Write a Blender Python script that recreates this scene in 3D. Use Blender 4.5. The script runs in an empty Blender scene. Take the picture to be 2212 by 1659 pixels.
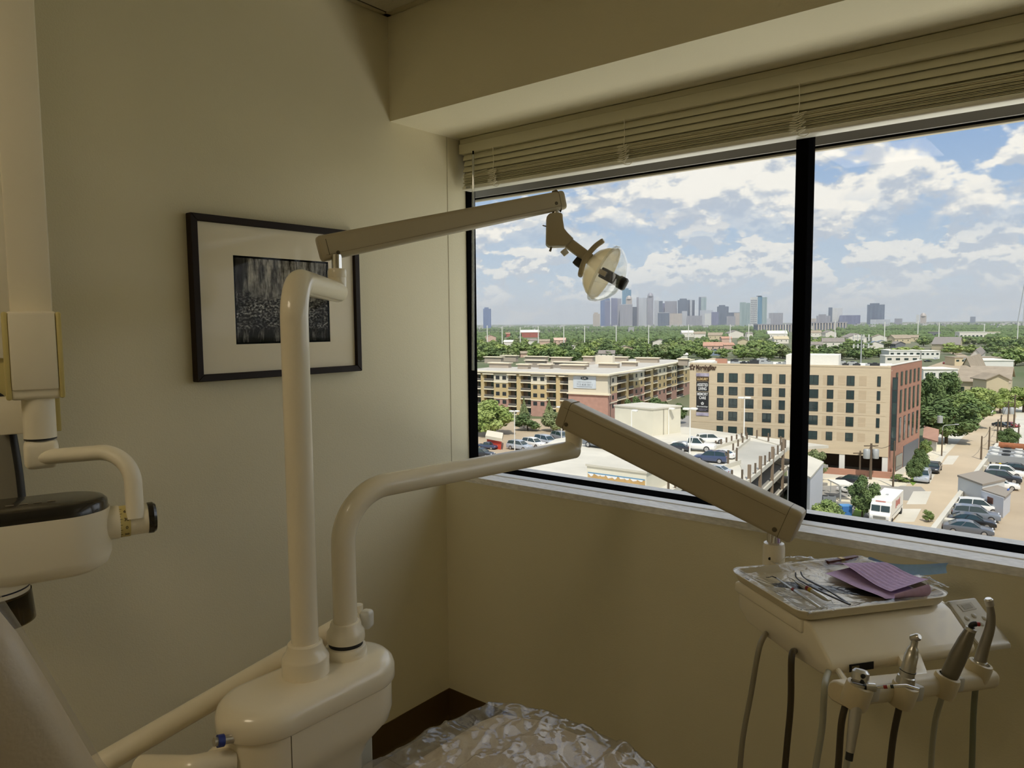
import bpy, bmesh, math, random
from mathutils import Vector as V, Matrix
random.seed(7)
sc = bpy.context.scene
C = sc.collection

# ------------------------------------------------------------------ camera
IW, IH, FPX = 2212.0, 1659.0, 1587.894
H = 1.45
RX = (V((0.77874892, -0.04394256, 0.62579483)), V((0.62726869, 0.06912657, -0.77572902)), V((-0.00917153, 0.99663964, 0.08139604)))
CAM = V((0, 0, H))
cd = bpy.data.cameras.new('camera'); cam = bpy.data.objects.new('camera', cd); C.objects.link(cam)
cd.sensor_width = 36.0; cd.lens = 36.0 * FPX / IW; cd.clip_start = 0.02; cd.clip_end = 40000
m = Matrix(((*RX[0], 0), (*RX[1], 0), (*RX[2], H), (0, 0, 0, 1)))
cam.matrix_world = m
sc.camera = cam
sc.view_settings.view_transform = 'Standard'; sc.view_settings.look = 'None'
sc.view_settings.gamma = 1.0; sc.view_settings.use_curve_mapping = False
sc.view_settings.exposure = 0.0
sc.cycles.max_bounces = 5; sc.cycles.diffuse_bounces = 4; sc.cycles.glossy_bounces = 2; sc.cycles.transmission_bounces = 4; sc.cycles.volume_bounces = 0; sc.cycles.transparent_max_bounces = 12
sc.cycles.use_adaptive_sampling = True; sc.cycles.adaptive_threshold = 0.1; sc.cycles.adaptive_min_samples = 16; sc.cycles.caustics_reflective = False; sc.cycles.caustics_refractive = False

# ------------------------------------------------------------------ sky
wd = bpy.data.worlds.new('sky'); sc.world = wd; wd.use_nodes = True
nt = wd.node_tree; nt.nodes.clear()
def N(t, **kw):
    n = nt.nodes.new(t)
    for k, v in kw.items(): setattr(n, k, v)
    return n
def L(a, b): nt.links.new(a, b)
def M(op, a, b=None, c=None, clamp=False):
    n = N('ShaderNodeMath', operation=op, use_clamp=clamp)
    for i, x in enumerate((a, b, c)):
        if x is None: continue
        if isinstance(x, (int, float)): n.inputs[i].default_value = x
        else: L(x, n.inputs[i])
    return n.outputs[0]
def MR(x, a, b, c=0.0, d=1.0, smooth=True):
    n = N('ShaderNodeMapRange', interpolation_type='SMOOTHSTEP' if smooth else 'LINEAR')
    for i, v in enumerate((x, a, b, c, d)):
        if isinstance(v, (int, float)): n.inputs[i].default_value = v
        else: L(v, n.inputs[i])
    return n.outputs[0]
def MIXC(f, a, b):
    n = N('ShaderNodeMix', data_type='RGBA')
    if isinstance(f, (int, float)): n.inputs[0].default_value = f
    else: L(f, n.inputs[0])
    for i, x in ((6, a), (7, b)):
        if isinstance(x, tuple): n.inputs[i].default_value = (*x, 1)
        else: L(x, n.inputs[i])
    return n.outputs[2]
tc = N('ShaderNodeTexCoord'); sp = N('ShaderNodeSeparateXYZ'); L(tc.outputs['Generated'], sp.inputs[0])
dx, dy, dz = sp.outputs
el = M('MAXIMUM', M('ARCSINE', dz), 0.0)
def cloud(dv, scale, off, detail=5.0, rough=0.56):
    "cumulus noise on the direction; dv looks a little higher up"
    cb = N('ShaderNodeCombineXYZ')
    L(dx, cb.inputs[0]); L(dy, cb.inputs[1]); L(M('MULTIPLY', M('ADD', dz, dv), 1.75), cb.inputs[2])
    mp = N('ShaderNodeVectorMath', operation='ADD'); L(cb.outputs[0], mp.inputs[0]); mp.inputs[1].default_value = (off, off*0.37, 0.0)
    n = N('ShaderNodeTexNoise'); n.inputs['Scale'].default_value = scale; n.inputs['Detail'].default_value = detail
    n.inputs['Roughness'].default_value = rough; n.inputs['Distortion'].default_value = 0.15
    L(mp.outputs[0], n.inputs['Vector']); return n.outputs[0]
def layer(scale, off, dv, k, thr):
    a0 = cloud(0.0, scale, off); a1 = cloud(dv, scale, off); f0 = cloud(0.0, scale*3.1, off+2.2, 4.0); f1 = cloud(dv*0.4, scale*3.1, off+2.2, 4.0)
    dn = M('ADD', a0, M('MULTIPLY', M('SUBTRACT', f0, 0.5), 0.30))
    li = M('ADD', M('MULTIPLY', M('SUBTRACT', a0, a1), 5.0*k), M('MULTIPLY', M('SUBTRACT', f0, f1), 3.2*k))
    return MR(dn, thr, thr+0.055), MR(li, -0.22, 0.42)
c_hi, l_hi = layer(6.2, 1.7, 0.030, 1.0, 0.455)
c_lo, l_lo = layer(14.0, 5.1, 0.014, 1.0, 0.445)
wlo = MR(el, 0.07, 0.17, 1.0, 0.0)
cover = M('ADD', M('MULTIPLY', c_lo, wlo), M('MULTIPLY', c_hi, M('SUBTRACT', 1.0, wlo)))
lit = M('ADD', M('MULTIPLY', l_lo, wlo), M('MULTIPLY', l_hi, M('SUBTRACT', 1.0, wlo)))
blue = MIXC(MR(el, 0.0, 0.42), (0.50, 0.63, 0.76), (0.12, 0.30, 0.68))
ccol = MIXC(lit, (0.53, 0.59, 0.68), (1.0, 0.965, 0.89))
skyc = MIXC(cover, blue, ccol)
haze = MR(el, 0.0, 0.13, 0.80, 0.0)
skyc = MIXC(haze, skyc, (0.60, 0.68, 0.76))
low = MR(dz, -0.02, 0.0)
skyc = MIXC(low, (0.30, 0.32, 0.28), skyc)
bg = N('ShaderNodeBackground'); L(skyc, bg.inputs[0]); bg.inputs[1].default_value = 1.0
wo = N('ShaderNodeOutputWorld'); L(bg.outputs[0], wo.inputs[0])
wd.cycles.sampling_method = 'MANUAL'; wd.cycles.sample_map_resolution = 1024

# ------------------------------------------------------------------ sun
sd = bpy.data.lights.new('sun', 'SUN'); sd.energy = 3.7; sd.angle = 0.012; sd.color = (1.0, 0.95, 0.86)
sun = bpy.data.objects.new('sun', sd); C.objects.link(sun)
SUNV = V((0.38, -0.52, 0.95)).normalized()
sun.rotation_euler = SUNV.to_track_quat('Z', 'Y').to_euler()

# area lights added outside the ribbon window to boost sky and ground light
def arealight(name, e, loc, rx, col):
    ad = bpy.data.lights.new(name, 'AREA'); ad.shape = 'RECTANGLE'; ad.size = 4.80; ad.size_y = 1.0; ad.energy = e; ad.color = col
    al = bpy.data.objects.new(name, ad); C.objects.link(al); al.location = loc; al.rotation_euler = (math.radians(rx), 0, 0)
arealight('added_sky_fill', 11.0, (0.58, 2.85, 1.80), -60, (1.0, 0.99, 0.96))
arealight('added_ground_fill', 46.0, (0.58, 2.62, 0.30), -148, (1.0, 0.96, 0.86))

# ------------------------------------------------------------------ pixel helpers: a place in the room or the city seen at a pixel
def RAY(px, py):
    a, b = (px - IW / 2) / FPX, -(py - IH / 2) / FPX
    return V((RX[0].x * a + RX[0].y * b - RX[0].z, RX[1].x * a + RX[1].y * b - RX[1].z, RX[2].x * a + RX[2].y * b - RX[2].z))
def K(px, py, d): return CAM + RAY(px, py) * d
def KZ(px, py, z): r = RAY(px, py); return CAM + r * ((z - H) / r.z)
def KX(px, py, x): r = RAY(px, py); return CAM + r * (x / r.x)
def KY(px, py, y): r = RAY(px, py); return CAM + r * (y / r.y)
def ZTOP(p, py, px=None):
    "height at which the vertical through p reaches image row py"
    lo, hi = -60.0, 900.0
    for _ in range(60):
        mid = (lo + hi) / 2
        w = V((p[0], p[1], mid)) - CAM
        cx = RX[0].y * w.x + RX[1].y * w.y + RX[2].y * w.z
        cz = -(RX[0].z * w.x + RX[1].z * w.y + RX[2].z * w.z)
        y = IH / 2 - FPX * cx / cz
        if y > py: lo = mid
        else: hi = mid
    return (lo + hi) / 2
def DEPTH(p):
    w = V(p) - CAM
    return -(RX[0].z * w.x + RX[1].z * w.y + RX[2].z * w.z)

# ------------------------------------------------------------------ materials
MATS = {}
def srgb(r, g, b):
    f = lambda c: (c / 255 / 12.92) if c / 255 <= 0.04045 else ((c / 255 + 0.055) / 1.055) ** 2.4
    return (f(r), f(g), f(b))
def mat(name, col, rough=0.5, metal=0.0, var=0.0, vscale=4.0, bump=0.0, bscale=200.0, spec=0.5, col2=None, stretch=None, coat=0.0, emit=None, trans=0.0, detail=4.0, space='Object', bdist=0.002):
    if name in MATS: return MATS[name]
    mt = bpy.data.materials.new(name); mt.use_nodes = True
    t = mt.node_tree; p = t.nodes['Principled BSDF']
    p.inputs['Base Color'].default_value = (*col, 1); p.inputs['Roughness'].default_value = rough
    p.inputs['Metallic'].default_value = metal; p.inputs['Specular IOR Level'].default_value = spec
    p.inputs['Coat Weight'].default_value = coat
    p.inputs['Transmission Weight'].default_value = trans
    if emit: p.inputs['Emission Color'].default_value = (*emit[0], 1); p.inputs['Emission Strength'].default_value = emit[1]
    def coords():
        c = t.nodes.new('ShaderNodeTexCoord'); mp = t.nodes.new('ShaderNodeMapping')
        if stretch: mp.inputs['Scale'].default_value = stretch
        t.links.new(c.outputs[space], mp.inputs[0]); return mp.outputs[0]
    if var or col2:
        n = t.nodes.new('ShaderNodeTexNoise'); n.inputs['Scale'].default_value = vscale; n.inputs['Detail'].default_value = detail
        t.links.new(coords(), n.inputs['Vector'])
        mr = t.nodes.new('ShaderNodeMapRange'); mr.inputs[1].default_value = 0.3; mr.inputs[2].default_value = 0.7
        t.links.new(n.outputs[0], mr.inputs[0])
        mx = t.nodes.new('ShaderNodeMix'); mx.data_type = 'RGBA'
        t.links.new(mr.outputs[0], mx.inputs[0])
        a = col if col2 else tuple(c * (1 - var) for c in col); b = col2 if col2 else tuple(min(1, c * (1 + var)) for c in col)
        mx.inputs[6].default_value = (*a, 1); mx.inputs[7].default_value = (*b, 1)
        t.links.new(mx.outputs[2], p.inputs['Base Color'])
    if bump:
        n = t.nodes.new('ShaderNodeTexNoise'); n.inputs['Scale'].default_value = bscale; n.inputs['Detail'].default_value = 3
        t.links.new(coords(), n.inputs['Vector'])
        b = t.nodes.new('ShaderNodeBump'); b.inputs['Strength'].default_value = bump; b.inputs['Distance'].default_value = bdist
        t.links.new(n.outputs[0], b.inputs['Height']); t.links.new(b.outputs[0], p.inputs['Normal'])
    MATS[name] = mt; return mt
def clear(name, col=(1, 1, 1), rough=0.03, ior=1.45, boost=1.0, bump=0.0, bscale=30.0, base=0.0, bdist=0.01, milk=0.0, milkcol=(0.9, 0.9, 0.9), lucent=False):
    "thin clear sheet: see-through, with mirror-like reflections by Fresnel"
    if name in MATS: return MATS[name]
    mt = bpy.data.materials.new(name); mt.use_nodes = True
    t = mt.node_tree; t.nodes.clear()
    tr = t.nodes.new('ShaderNodeBsdfTransparent'); tr.inputs[0].default_value = (*col, 1)
    gl = t.nodes.new('ShaderNodeBsdfGlossy'); gl.inputs['Roughness'].default_value = rough
    fr = t.nodes.new('ShaderNodeFresnel'); ge = t.nodes.new('ShaderNodeNewGeometry')
    im = t.nodes.new('ShaderNodeMath'); im.operation = 'MULTIPLY_ADD'; im.inputs[1].default_value = 1/ior-ior; im.inputs[2].default_value = ior
    t.links.new(ge.outputs['Backfacing'], im.inputs[0]); t.links.new(im.outputs[0], fr.inputs[0])   # the sheet is thin: no total reflection from inside
    mu = t.nodes.new('ShaderNodeMath'); mu.operation = 'MULTIPLY_ADD'; mu.use_clamp = True
    mu.inputs[1].default_value = boost; mu.inputs[2].default_value = base
    t.links.new(fr.outputs[0], mu.inputs[0])
    mx = t.nodes.new('ShaderNodeMixShader'); o = t.nodes.new('ShaderNodeOutputMaterial')
    t.links.new(mu.outputs[0], mx.inputs[0]); t.links.new(gl.outputs[0], mx.inputs[2])
    if milk:
        df = t.nodes.new('ShaderNodeBsdfTranslucent' if lucent else 'ShaderNodeBsdfDiffuse'); df.inputs[0].default_value = (*milkcol, 1)
        m2 = t.nodes.new('ShaderNodeMixShader'); m2.inputs[0].default_value = milk
        t.links.new(tr.outputs[0], m2.inputs[1]); t.links.new(df.outputs[0], m2.inputs[2]); t.links.new(m2.outputs[0], mx.inputs[1])
    else: t.links.new(tr.outputs[0], mx.inputs[1])
    if bump:
        c = t.nodes.new('ShaderNodeTexCoord'); n = t.nodes.new('ShaderNodeTexNoise')
        n.inputs['Scale'].default_value = bscale; n.inputs['Detail'].default_value = 3; n.inputs['Distortion'].default_value = 1.5
        t.links.new(c.outputs['Object'], n.inputs['Vector'])
        b = t.nodes.new('ShaderNodeBump'); b.inputs['Strength'].default_value = bump; b.inputs['Distance'].default_value = bdist
        t.links.new(n.outputs[0], b.inputs['Height']); t.links.new(b.outputs[0], gl.inputs['Normal']); t.links.new(b.outputs[0], fr.inputs['Normal'])
    t.links.new(mx.outputs[0], o.inputs[0]); MATS[name] = mt; return mt

# ------------------------------------------------------------------ mesh helpers
ORG = {}
class MB:
    def __init__(s): s.v = []; s.f = []
    def add(s, vs, fs):
        o = len(s.v); s.v += [V(p) for p in vs]; s.f += [tuple(i + o for i in q) for q in fs]; return s
    def box(s, lo, hi):
        x0, y0, z0 = lo; x1, y1, z1 = hi
        return s.add([(x0,y0,z0),(x1,y0,z0),(x1,y1,z0),(x0,y1,z0),(x0,y0,z1),(x1,y0,z1),(x1,y1,z1),(x0,y1,z1)],
                     [(0,3,2,1),(4,5,6,7),(0,1,5,4),(1,2,6,5),(2,3,7,6),(3,0,4,7)])
    def obox(s, o, a, b, c):
        "box from corner o along the three edge vectors"
        o, a, b, c = V(o), V(a), V(b), V(c)
        if a.cross(b).dot(c) < 0: a, b = b, a
        return s.add([o, o+a, o+a+b, o+b, o+c, o+a+c, o+a+b+c, o+b+c], [(0,3,2,1),(4,5,6,7),(0,1,5,4),(1,2,6,5),(2,3,7,6),(3,0,4,7)])
    def rbox(s, lo, hi, r=0.005, seg=2, mtx=None):
        bm = bmesh.new(); bmesh.ops.create_cube(bm, size=1.0)
        lo, hi = V(lo), V(hi)
        for v in bm.verts: v.co = V(((lo+hi)[i]/2 + v.co[i]*(hi-lo)[i] for i in range(3)))
        if r: bmesh.ops.bevel(bm, geom=list(bm.edges), offset=r, segments=seg, profile=0.5, affect='EDGES', clamp_overlap=True)
        return s.frombm(bm, mtx)
    def frombm(s, bm, mtx=None):
        bm.verts.index_update()
        vs = [(mtx @ v.co) if mtx else v.co.copy() for v in bm.verts]
        fs = [[v.index for v in f.verts] for f in bm.faces]
        bm.free(); return s.add(vs, fs)
    def tube(s, pts, r, seg=16, caps=True, squash=None):
        pts = [V(p) for p in pts]; n = len(pts)
        rs = r if isinstance(r, (list, tuple)) else [r] * n
        tg = []
        for i in range(n):
            d = pts[min(i+1, n-1)] - pts[max(i-1, 0)]; tg.append(d.normalized())
        up = V((0, 0, 1)) if abs(tg[0].z) < 0.9 else V((1, 0, 0))
        nx = tg[0].cross(up).normalized()
        vs, fs = [], []
        for i in range(n):
            nx = (nx - tg[i] * nx.dot(tg[i])).normalized(); ny = tg[i].cross(nx)
            for k in range(seg):
                a = 2 * math.pi * k / seg
                q = squash or 1.0
                vs.append(pts[i] + nx * (math.cos(a) * rs[i]) + ny * (math.sin(a) * rs[i] * q))
        for i in range(n - 1):
            for k in range(seg):
                a, b = i*seg+k, i*seg+(k+1) % seg
                fs.append((a, b, b+seg, a+seg))
        if caps:
            fs.append(tuple(reversed(range(seg)))); fs.append(tuple(range((n-1)*seg, n*seg)))
        return s.add(vs, fs)
    def lathe(s, prof, o=(0,0,0), axis=(0,0,1), seg=32, closed=False):
        o = V(o); ax = V(axis).normalized()
        e = V((1,0,0)) if abs(ax.x) < 0.8 else V((0,1,0))
        nx = (e - ax * e.dot(ax)).normalized(); ny = ax.cross(nx)
        vs, fs = [], []
        for r, z in prof:
            for k in range(seg):
                a = 2*math.pi*k/seg; vs.append(o + ax*z + nx*(r*math.cos(a)) + ny*(r*math.sin(a)))
        n = len(prof)
        for i in range(n-1):
            for k in range(seg):
                a, b = i*seg+k, i*seg+(k+1) % seg
                fs.append((a, b, b+seg, a+seg))
        if not closed:
            if prof[0][0] > 1e-6: fs.append(tuple(reversed(range(seg))))
            if prof[-1][0] > 1e-6: fs.append(tuple(range((n-1)*seg, n*seg)))
        return s.add(vs, fs)
    def prism(s, poly, ext, bevel=0.0, seg=2):
        "planar polygon (3-D points) pushed along ext"
        poly = [V(p) for p in poly]; ext = V(ext)
        nrm = V((0,0,0))
        for i in range(len(poly)): nrm += poly[i].cross(poly[(i+1) % len(poly)])
        if nrm.dot(ext) < 0: poly = poly[::-1]
        n = len(poly)
        vs = poly + [p + ext for p in poly]
        fs = [tuple(reversed(range(n))), tuple(range(n, 2*n))] + [(i, (i+1) % n, n+(i+1) % n, n+i) for i in range(n)]
        if not bevel: return s.add(vs, fs)
        bm = bmesh.new(); bv = [bm.verts.new(p) for p in vs]
        for q in fs: bm.faces.new([bv[i] for i in q])
        bmesh.ops.bevel(bm, geom=list(bm.edges), offset=bevel, segments=seg, profile=0.5, affect='EDGES', clamp_overlap=True)
        return s.frombm(bm)
    def loft(s, rings, caps=True):
        n = len(rings[0]); vs = [p for r in rings for p in r]; fs = []
        for i in range(len(rings)-1):
            for k in range(n):
                a, b = i*n+k, i*n+(k+1) % n
                fs.append((a, b, b+n, a+n))
        if caps: fs.append(tuple(reversed(range(n)))); fs.append(tuple(range((len(rings)-1)*n, len(rings)*n)))
        return s.add(vs, fs)
    def build(s, name, mt, parent=None, org=None, smooth=True, ang=35, fix=False):
        if org is None: org = ORG.get(parent.name, V((0,0,0))) if parent else V((0,0,0))
        org = V(org)
        me = bpy.data.meshes.new(name)
        me.from_pydata([tuple(p - org) for p in s.v], [], s.f)
        if fix:
            bm = bmesh.new(); bm.from_mesh(me); bmesh.ops.recalc_face_normals(bm, faces=bm.faces[:]); bm.to_mesh(me); bm.free()
        me.update()
        if smooth:
            me.polygons.foreach_set('use_smooth', [True]*len(me.polygons)); me.set_sharp_from_angle(angle=math.radians(ang))
        o = bpy.data.objects.new(name, me); C.objects.link(o)
        for q in (mt if isinstance(mt, (list, tuple)) else [mt]): me.materials.append(q)
        po = ORG.get(parent.name, V((0,0,0))) if parent else V((0,0,0))
        o.location = org - po
        if parent: o.parent = parent
        ORG[o.name] = org
        return o
def tag(o, label=None, cat=None, group=None, kind=None):
    if label: o['label'] = label
    if cat: o['category'] = cat
    if group: o['group'] = group
    if kind: o['kind'] = kind
    return o
def thing(name, loc, label, cat, group=None):
    o = bpy.data.objects.new(name, None); C.objects.link(o); o.location = V(loc); o.empty_display_size = 0.05
    ORG[o.name] = V(loc); return tag(o, label, cat, group)
def struct(name, mb, mt, parent=None, **kw):
    o = mb.build(name, mt, parent, **kw)
    if not parent: o['kind'] = 'structure'
    return o
def dup(root, loc=None, rotz=None, label=None, group=None, scale=None):
    def cp(o, par):
        c = o.copy(); C.objects.link(c); c.parent = par
        for ch in list(o.children): cp(ch, c)
        return c
    r = cp(root, None)
    if loc is not None: r.location = loc
    if rotz is not None: r.rotation_euler = (0, 0, rotz)
    if scale is not None: r.scale = scale if isinstance(scale, (tuple, list)) else (scale,)*3
    if label: r['label'] = label
    if group: r['group'] = group
    return r
def fillet(pts, rads, n=10):
    pts = [V(p) for p in pts]; out = [pts[0]]
    for i in range(1, len(pts)-1):
        a, b, c = pts[i-1], pts[i], pts[i+1]; r = rads[i-1] if isinstance(rads, (list, tuple)) else rads
        d1 = (a-b).normalized(); d2 = (c-b).normalized()
        half = d1.angle(d2)/2; t = min(r/math.tan(half), (a-b).length*0.49, (c-b).length*0.49); r2 = t*math.tan(half)
        p1 = b+d1*t; p2 = b+d2*t; cen = b + (d1+d2).normalized()*(r2/math.sin(half))
        u = p1-cen; w = p2-cen; ang = u.angle(w)
        for k in range(n+1):
            q = k/n; out.append(cen + (u*math.sin((1-q)*ang) + w*math.sin(q*ang))/math.sin(ang))
    out.append(pts[-1]); return out
def bez(pts, n=24):
    "Catmull-Rom through the points"
    pts = [V(p) for p in pts]; P = [pts[0]*2-pts[1]] + pts + [pts[-1]*2-pts[-2]]; out = []
    per = max(2, n//(len(pts)-1))
    for i in range(1, len(P)-2):
        for k in range(per):
            t = k/per
            out.append(0.5*((2*P[i]) + (P[i+1]-P[i-1])*t + (2*P[i-1]-5*P[i]+4*P[i+1]-P[i+2])*t*t + (3*P[i]-P[i-1]-3*P[i+1]+P[i+2])*t**3))
    out.append(pts[-1]); return out
def textmesh(txt, size, bold=0.0, ext=0.0, align='CENTER', spacing=1.0):
    cu = bpy.data.curves.new('lettering', 'FONT'); cu.body = txt; cu.size = size; cu.align_x = align; cu.align_y = 'CENTER'
    cu.extrude = ext; cu.offset = bold; cu.space_character = spacing; cu.resolution_u = 3
    o = bpy.data.objects.new('lettering', cu); C.objects.link(o)
    dg = bpy.context.evaluated_depsgraph_get(); me = bpy.data.meshes.new_from_object(o.evaluated_get(dg))
    vs = [v.co.copy() for v in me.vertices]; fs = [tuple(p.vertices) for p in me.polygons]
    bpy.data.objects.remove(o); bpy.data.curves.remove(cu); bpy.data.meshes.remove(me)
    return vs, fs
def lettering(name, txt, size, o, right, up, mt, parent, width=None, height=None, **kw):
    vs, fs = textmesh(txt, size, **kw)
    xs = [v.x for v in vs]; ys = [v.y for v in vs]
    sx = width/(max(xs)-min(xs)) if width else 1.0; sy = height/(max(ys)-min(ys)) if height else sx
    cx, cy = (max(xs)+min(xs))/2, (max(ys)+min(ys))/2
    right, up, o = V(right), V(up), V(o); nn = right.cross(up)
    mb = MB().add([o + right*((v.x-cx)*sx) + up*((v.y-cy)*sy) + nn*v.z for v in vs], fs)
    return mb.build(name, mt, parent, smooth=False)
# ================================================================== ROOM
XW, YW, ZC, YS, ZS, ZSILL, YG = -1.837, 1.890, 2.433, 1.659, 2.108, 0.9165, 2.026
XR, YB = 3.0, -2.1
FWD = V((-RX[0].z, -RX[1].z, -RX[2].z)); FH = V((FWD.x, FWD.y, 0)).normalized(); RH = V((FH.y, -FH.x, 0))
UP = V((0, 0, 1))
paint = mat('wall_paint', srgb(228, 219, 188), 0.55, bump=0.25, bscale=260, var=0.03, vscale=2.0)
ceilm = mat('ceiling_tile', srgb(205, 198, 176), 0.9, bump=0.5, bscale=160, var=0.05, vscale=40)
gridm = mat('ceiling_grid', srgb(190, 180, 150), 0.5)
gapm = mat('dark_gap', (0.02, 0.018, 0.012), 0.9)
floorm = mat('vinyl_floor', srgb(176, 166, 146), 0.45, var=0.1, vscale=60)
groutm = mat('floor_joint', srgb(80, 72, 60), 0.8)
basem = mat('vinyl_base', srgb(82, 62, 30), 0.45)
blackm = mat('black_anodised', (0.004, 0.004, 0.0045), 0.8, spec=0.0)
sillm = mat('sill_stone', srgb(236, 234, 230), 0.55, bump=0.6, bscale=70, var=0.14, vscale=150, stretch=(0.35, 1, 1), bdist=0.003)
sillw = mat('sill_white_trim', srgb(244, 244, 244), 0.4)
concm = mat('overhang_concrete', srgb(160, 156, 150), 0.8, var=0.2, vscale=5, stretch=(0.3, 1, 1), detail=8, bump=0.4, bscale=60)
lipm = mat('overhang_lip', srgb(196, 186, 164), 0.7, var=0.04)

struct('floor', MB().box((XW-0.1, YB-0.1, -0.12), (XR+0.1, YW+0.1, -0.003)), groutm)
fl = bpy.data.objects['floor']
tile_me = None
for i in range(4):
    for j in range(5):
        x0, y0 = XW + 0.02 + i*0.305, YW - 0.02 - (j+1)*0.305
        if tile_me is None:
            o = MB().rbox((0.0012, 0.0012, -0.003), (0.3038, 0.3035, 0.0), 0.0008, 1).build('floor_tile', floorm, None, smooth=False); tile_me = o.data
        else:
            o = bpy.data.objects.new('floor_tile', tile_me); C.objects.link(o)
        o.location = (x0, y0, 0); o.parent = fl
MB().box((XW+1.24, YB, -0.003), (XR, YW, 0.0)).build('floor_sheet', floorm, fl)
MB().box((XW, YB, -0.003), (XW+1.24, YW-0.02-5*0.305, 0.0)).build('floor_sheet', floorm, fl)

struct('ceiling', MB().box((XW-0.1, YB-0.1, ZC+0.012), (XR+0.1, YW+0.1, ZC+0.12)), gapm)
cl = bpy.data.objects['ceiling']
cme = None
for i in range(8):
    for j in range(6):
        x0, y0 = XW + 0.028 + i*0.61, YS - 0.03 - (j+1)*0.61
        if cme is None:
            o = MB().rbox((-0.004, 0.004, 0.002), (0.606, 0.634, 0.0125), 0.002, 1).build('ceiling_panel', ceilm, None, smooth=False); cme = o.data
        else:
            o = bpy.data.objects.new('ceiling_panel', cme); C.objects.link(o)
        o.location = (x0, y0, ZC); o.parent = cl
for i in range(1, 8):
    MB().box((XW+0.028+i*0.61-0.022, YB, ZC), (XW+0.028+i*0.61+0.002, YS, ZC+0.012)).build('ceiling_tee', gridm, cl)
for j in range(1, 7):
    MB().box((XW, YS-0.03-j*0.61-0.002+0.0, ZC-0.0006), (XR, YS-0.03-j*0.61+0.022-0.0, ZC+0.0114)).build('ceiling_tee', gridm, cl)
MB().box((XW+0.003, YS-0.026, ZC-0.001), (XR, YS-0.003, ZC+0.002)).build('wall_angle', gridm, cl)
MB().box((XW+0.004, YB, ZC-0.001), (XW+0.022, YS-0.003, ZC+0.002)).build('wall_angle', gridm, cl)

struct('wall_left', MB().box((XW-0.15, YB-0.1, -0.1), (XW, YG+0.012, ZC+0.1)), paint)
MB().box((XW-0.001, 1.9215, ZSILL), (XW+0.0012, 1.9235, ZS)).build('corner_bead', mat('joint_line', srgb(190, 181, 152), 0.6), bpy.data.objects['wall_left'])  # drywall joint line, a little darker than the wall paint
struct('wall_right', MB().box((XR, YB-0.1, -0.1), (XR+0.15, YG+0.06, ZC+0.1)), paint)
struct('wall_back', MB().box((XW-0.15, YB-0.15, -0.1), (XR+0.15, YB, ZC+0.1)), paint)
struct('wall_window', MB().box((XW, YW, -0.1), (XR, YG+0.10, ZSILL-0.02)), paint)
struct('wall_soffit', MB().box((XW, YS, ZS), (XR, YG+0.10, ZC+0.1)), paint)
struct('trim_1', MB().box((XW, YW-0.002, ZSILL-0.02), (XR, YG+0.10, ZSILL)), sillm)
tr = bpy.data.objects['trim_1']
MB().rbox((XW, 1.955, ZSILL-0.001), (XR, 1.996, ZSILL+0.003), 0.002, 2).build('sill_back_trim', sillw, tr)
def bbprof(a, b, n):
    a, b, n = V(a), V(b), V(n)
    pr = [(0.0, 0.0), (0.016, 0.0), (0.008, 0.006), (0.0045, 0.014), (0.004, 0.1), (0.0025, 0.107), (0.0, 0.108)]
    mb = MB(); mb.loft([[p + n*r + UP*z for r, z in pr] for p in (a, b)]); return mb
struct('baseboard_left', bbprof((XW, YB, 0), (XW, YW, 0), (1, 0, 0)), basem, fix=True)
struct('baseboard_window', bbprof((XW, YW, 0), (XR, YW, 0), (0, -1, 0)), basem, fix=True)

# ------------------------------------------------------------------ window
win = MB().box((XW, 1.998, ZSILL), (XR, 2.062, ZSILL+0.005)).build('window_1', blackm); win['kind'] = 'structure'
MB().box((XW, 2.018, ZSILL), (XW+0.007, 2.062, ZS)).build('jamb', blackm, win)
MB().box((XW, 2.021, 1.975), (XR, 2.078, ZS)).build('head_rail', blackm, win)
mx = [-0.643]
while mx[-1] < XR-1.3: mx.append(mx[-1]+1.22)
for x in mx: MB().rbox((x-0.016, 2.021, ZSILL), (x+0.017, 2.078, ZS), 0.002, 1).build('mullion', blackm, win)
MB().box((mx[0]-0.0195, 2.036, ZSILL), (mx[0]-0.016, 2.048, ZS)).build('gasket', mat('gasket', (0.02, 0.02, 0.022), 0.6), win)
glass = clear('window_glass', (0.98, 0.985, 0.98), 0.0, 1.35, 0.35)
ed = [XW+0.007] + mx + [XR]
for a, b in zip(ed[:-1], ed[1:]):
    o = MB().box((a, 2.040, ZSILL+0.005), (b, 2.044, 1.975)).build('pane', glass, win, smooth=False)
# the building's own ledge above the glass
MB().box((XW-2, YG+0.055, 2.03), (XR+2, 2.29, 2.6)).build('overhang', concm, win)
MB().box((XW-2, 2.29, 1.966), (XR+2, 2.30, 2.6)).build('overhang_face', concm, win)
MB().box((XW-2, 2.300, 1.960), (XR+2, 2.304, 2.0)).build('overhang_joint', blackm, win)
MB().rbox((XW-2, 2.304, 1.9525), (XR+2, 2.322, 2.6), 0.004, 2).build('overhang_lip', lipm, win)
# outside face of the building below the sill
MB().box((XW-0.6, YG+0.10, -2.0), (XR+0.6, YG+0.16, ZSILL-0.03)).build('outer_face', lipm, win)

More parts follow.
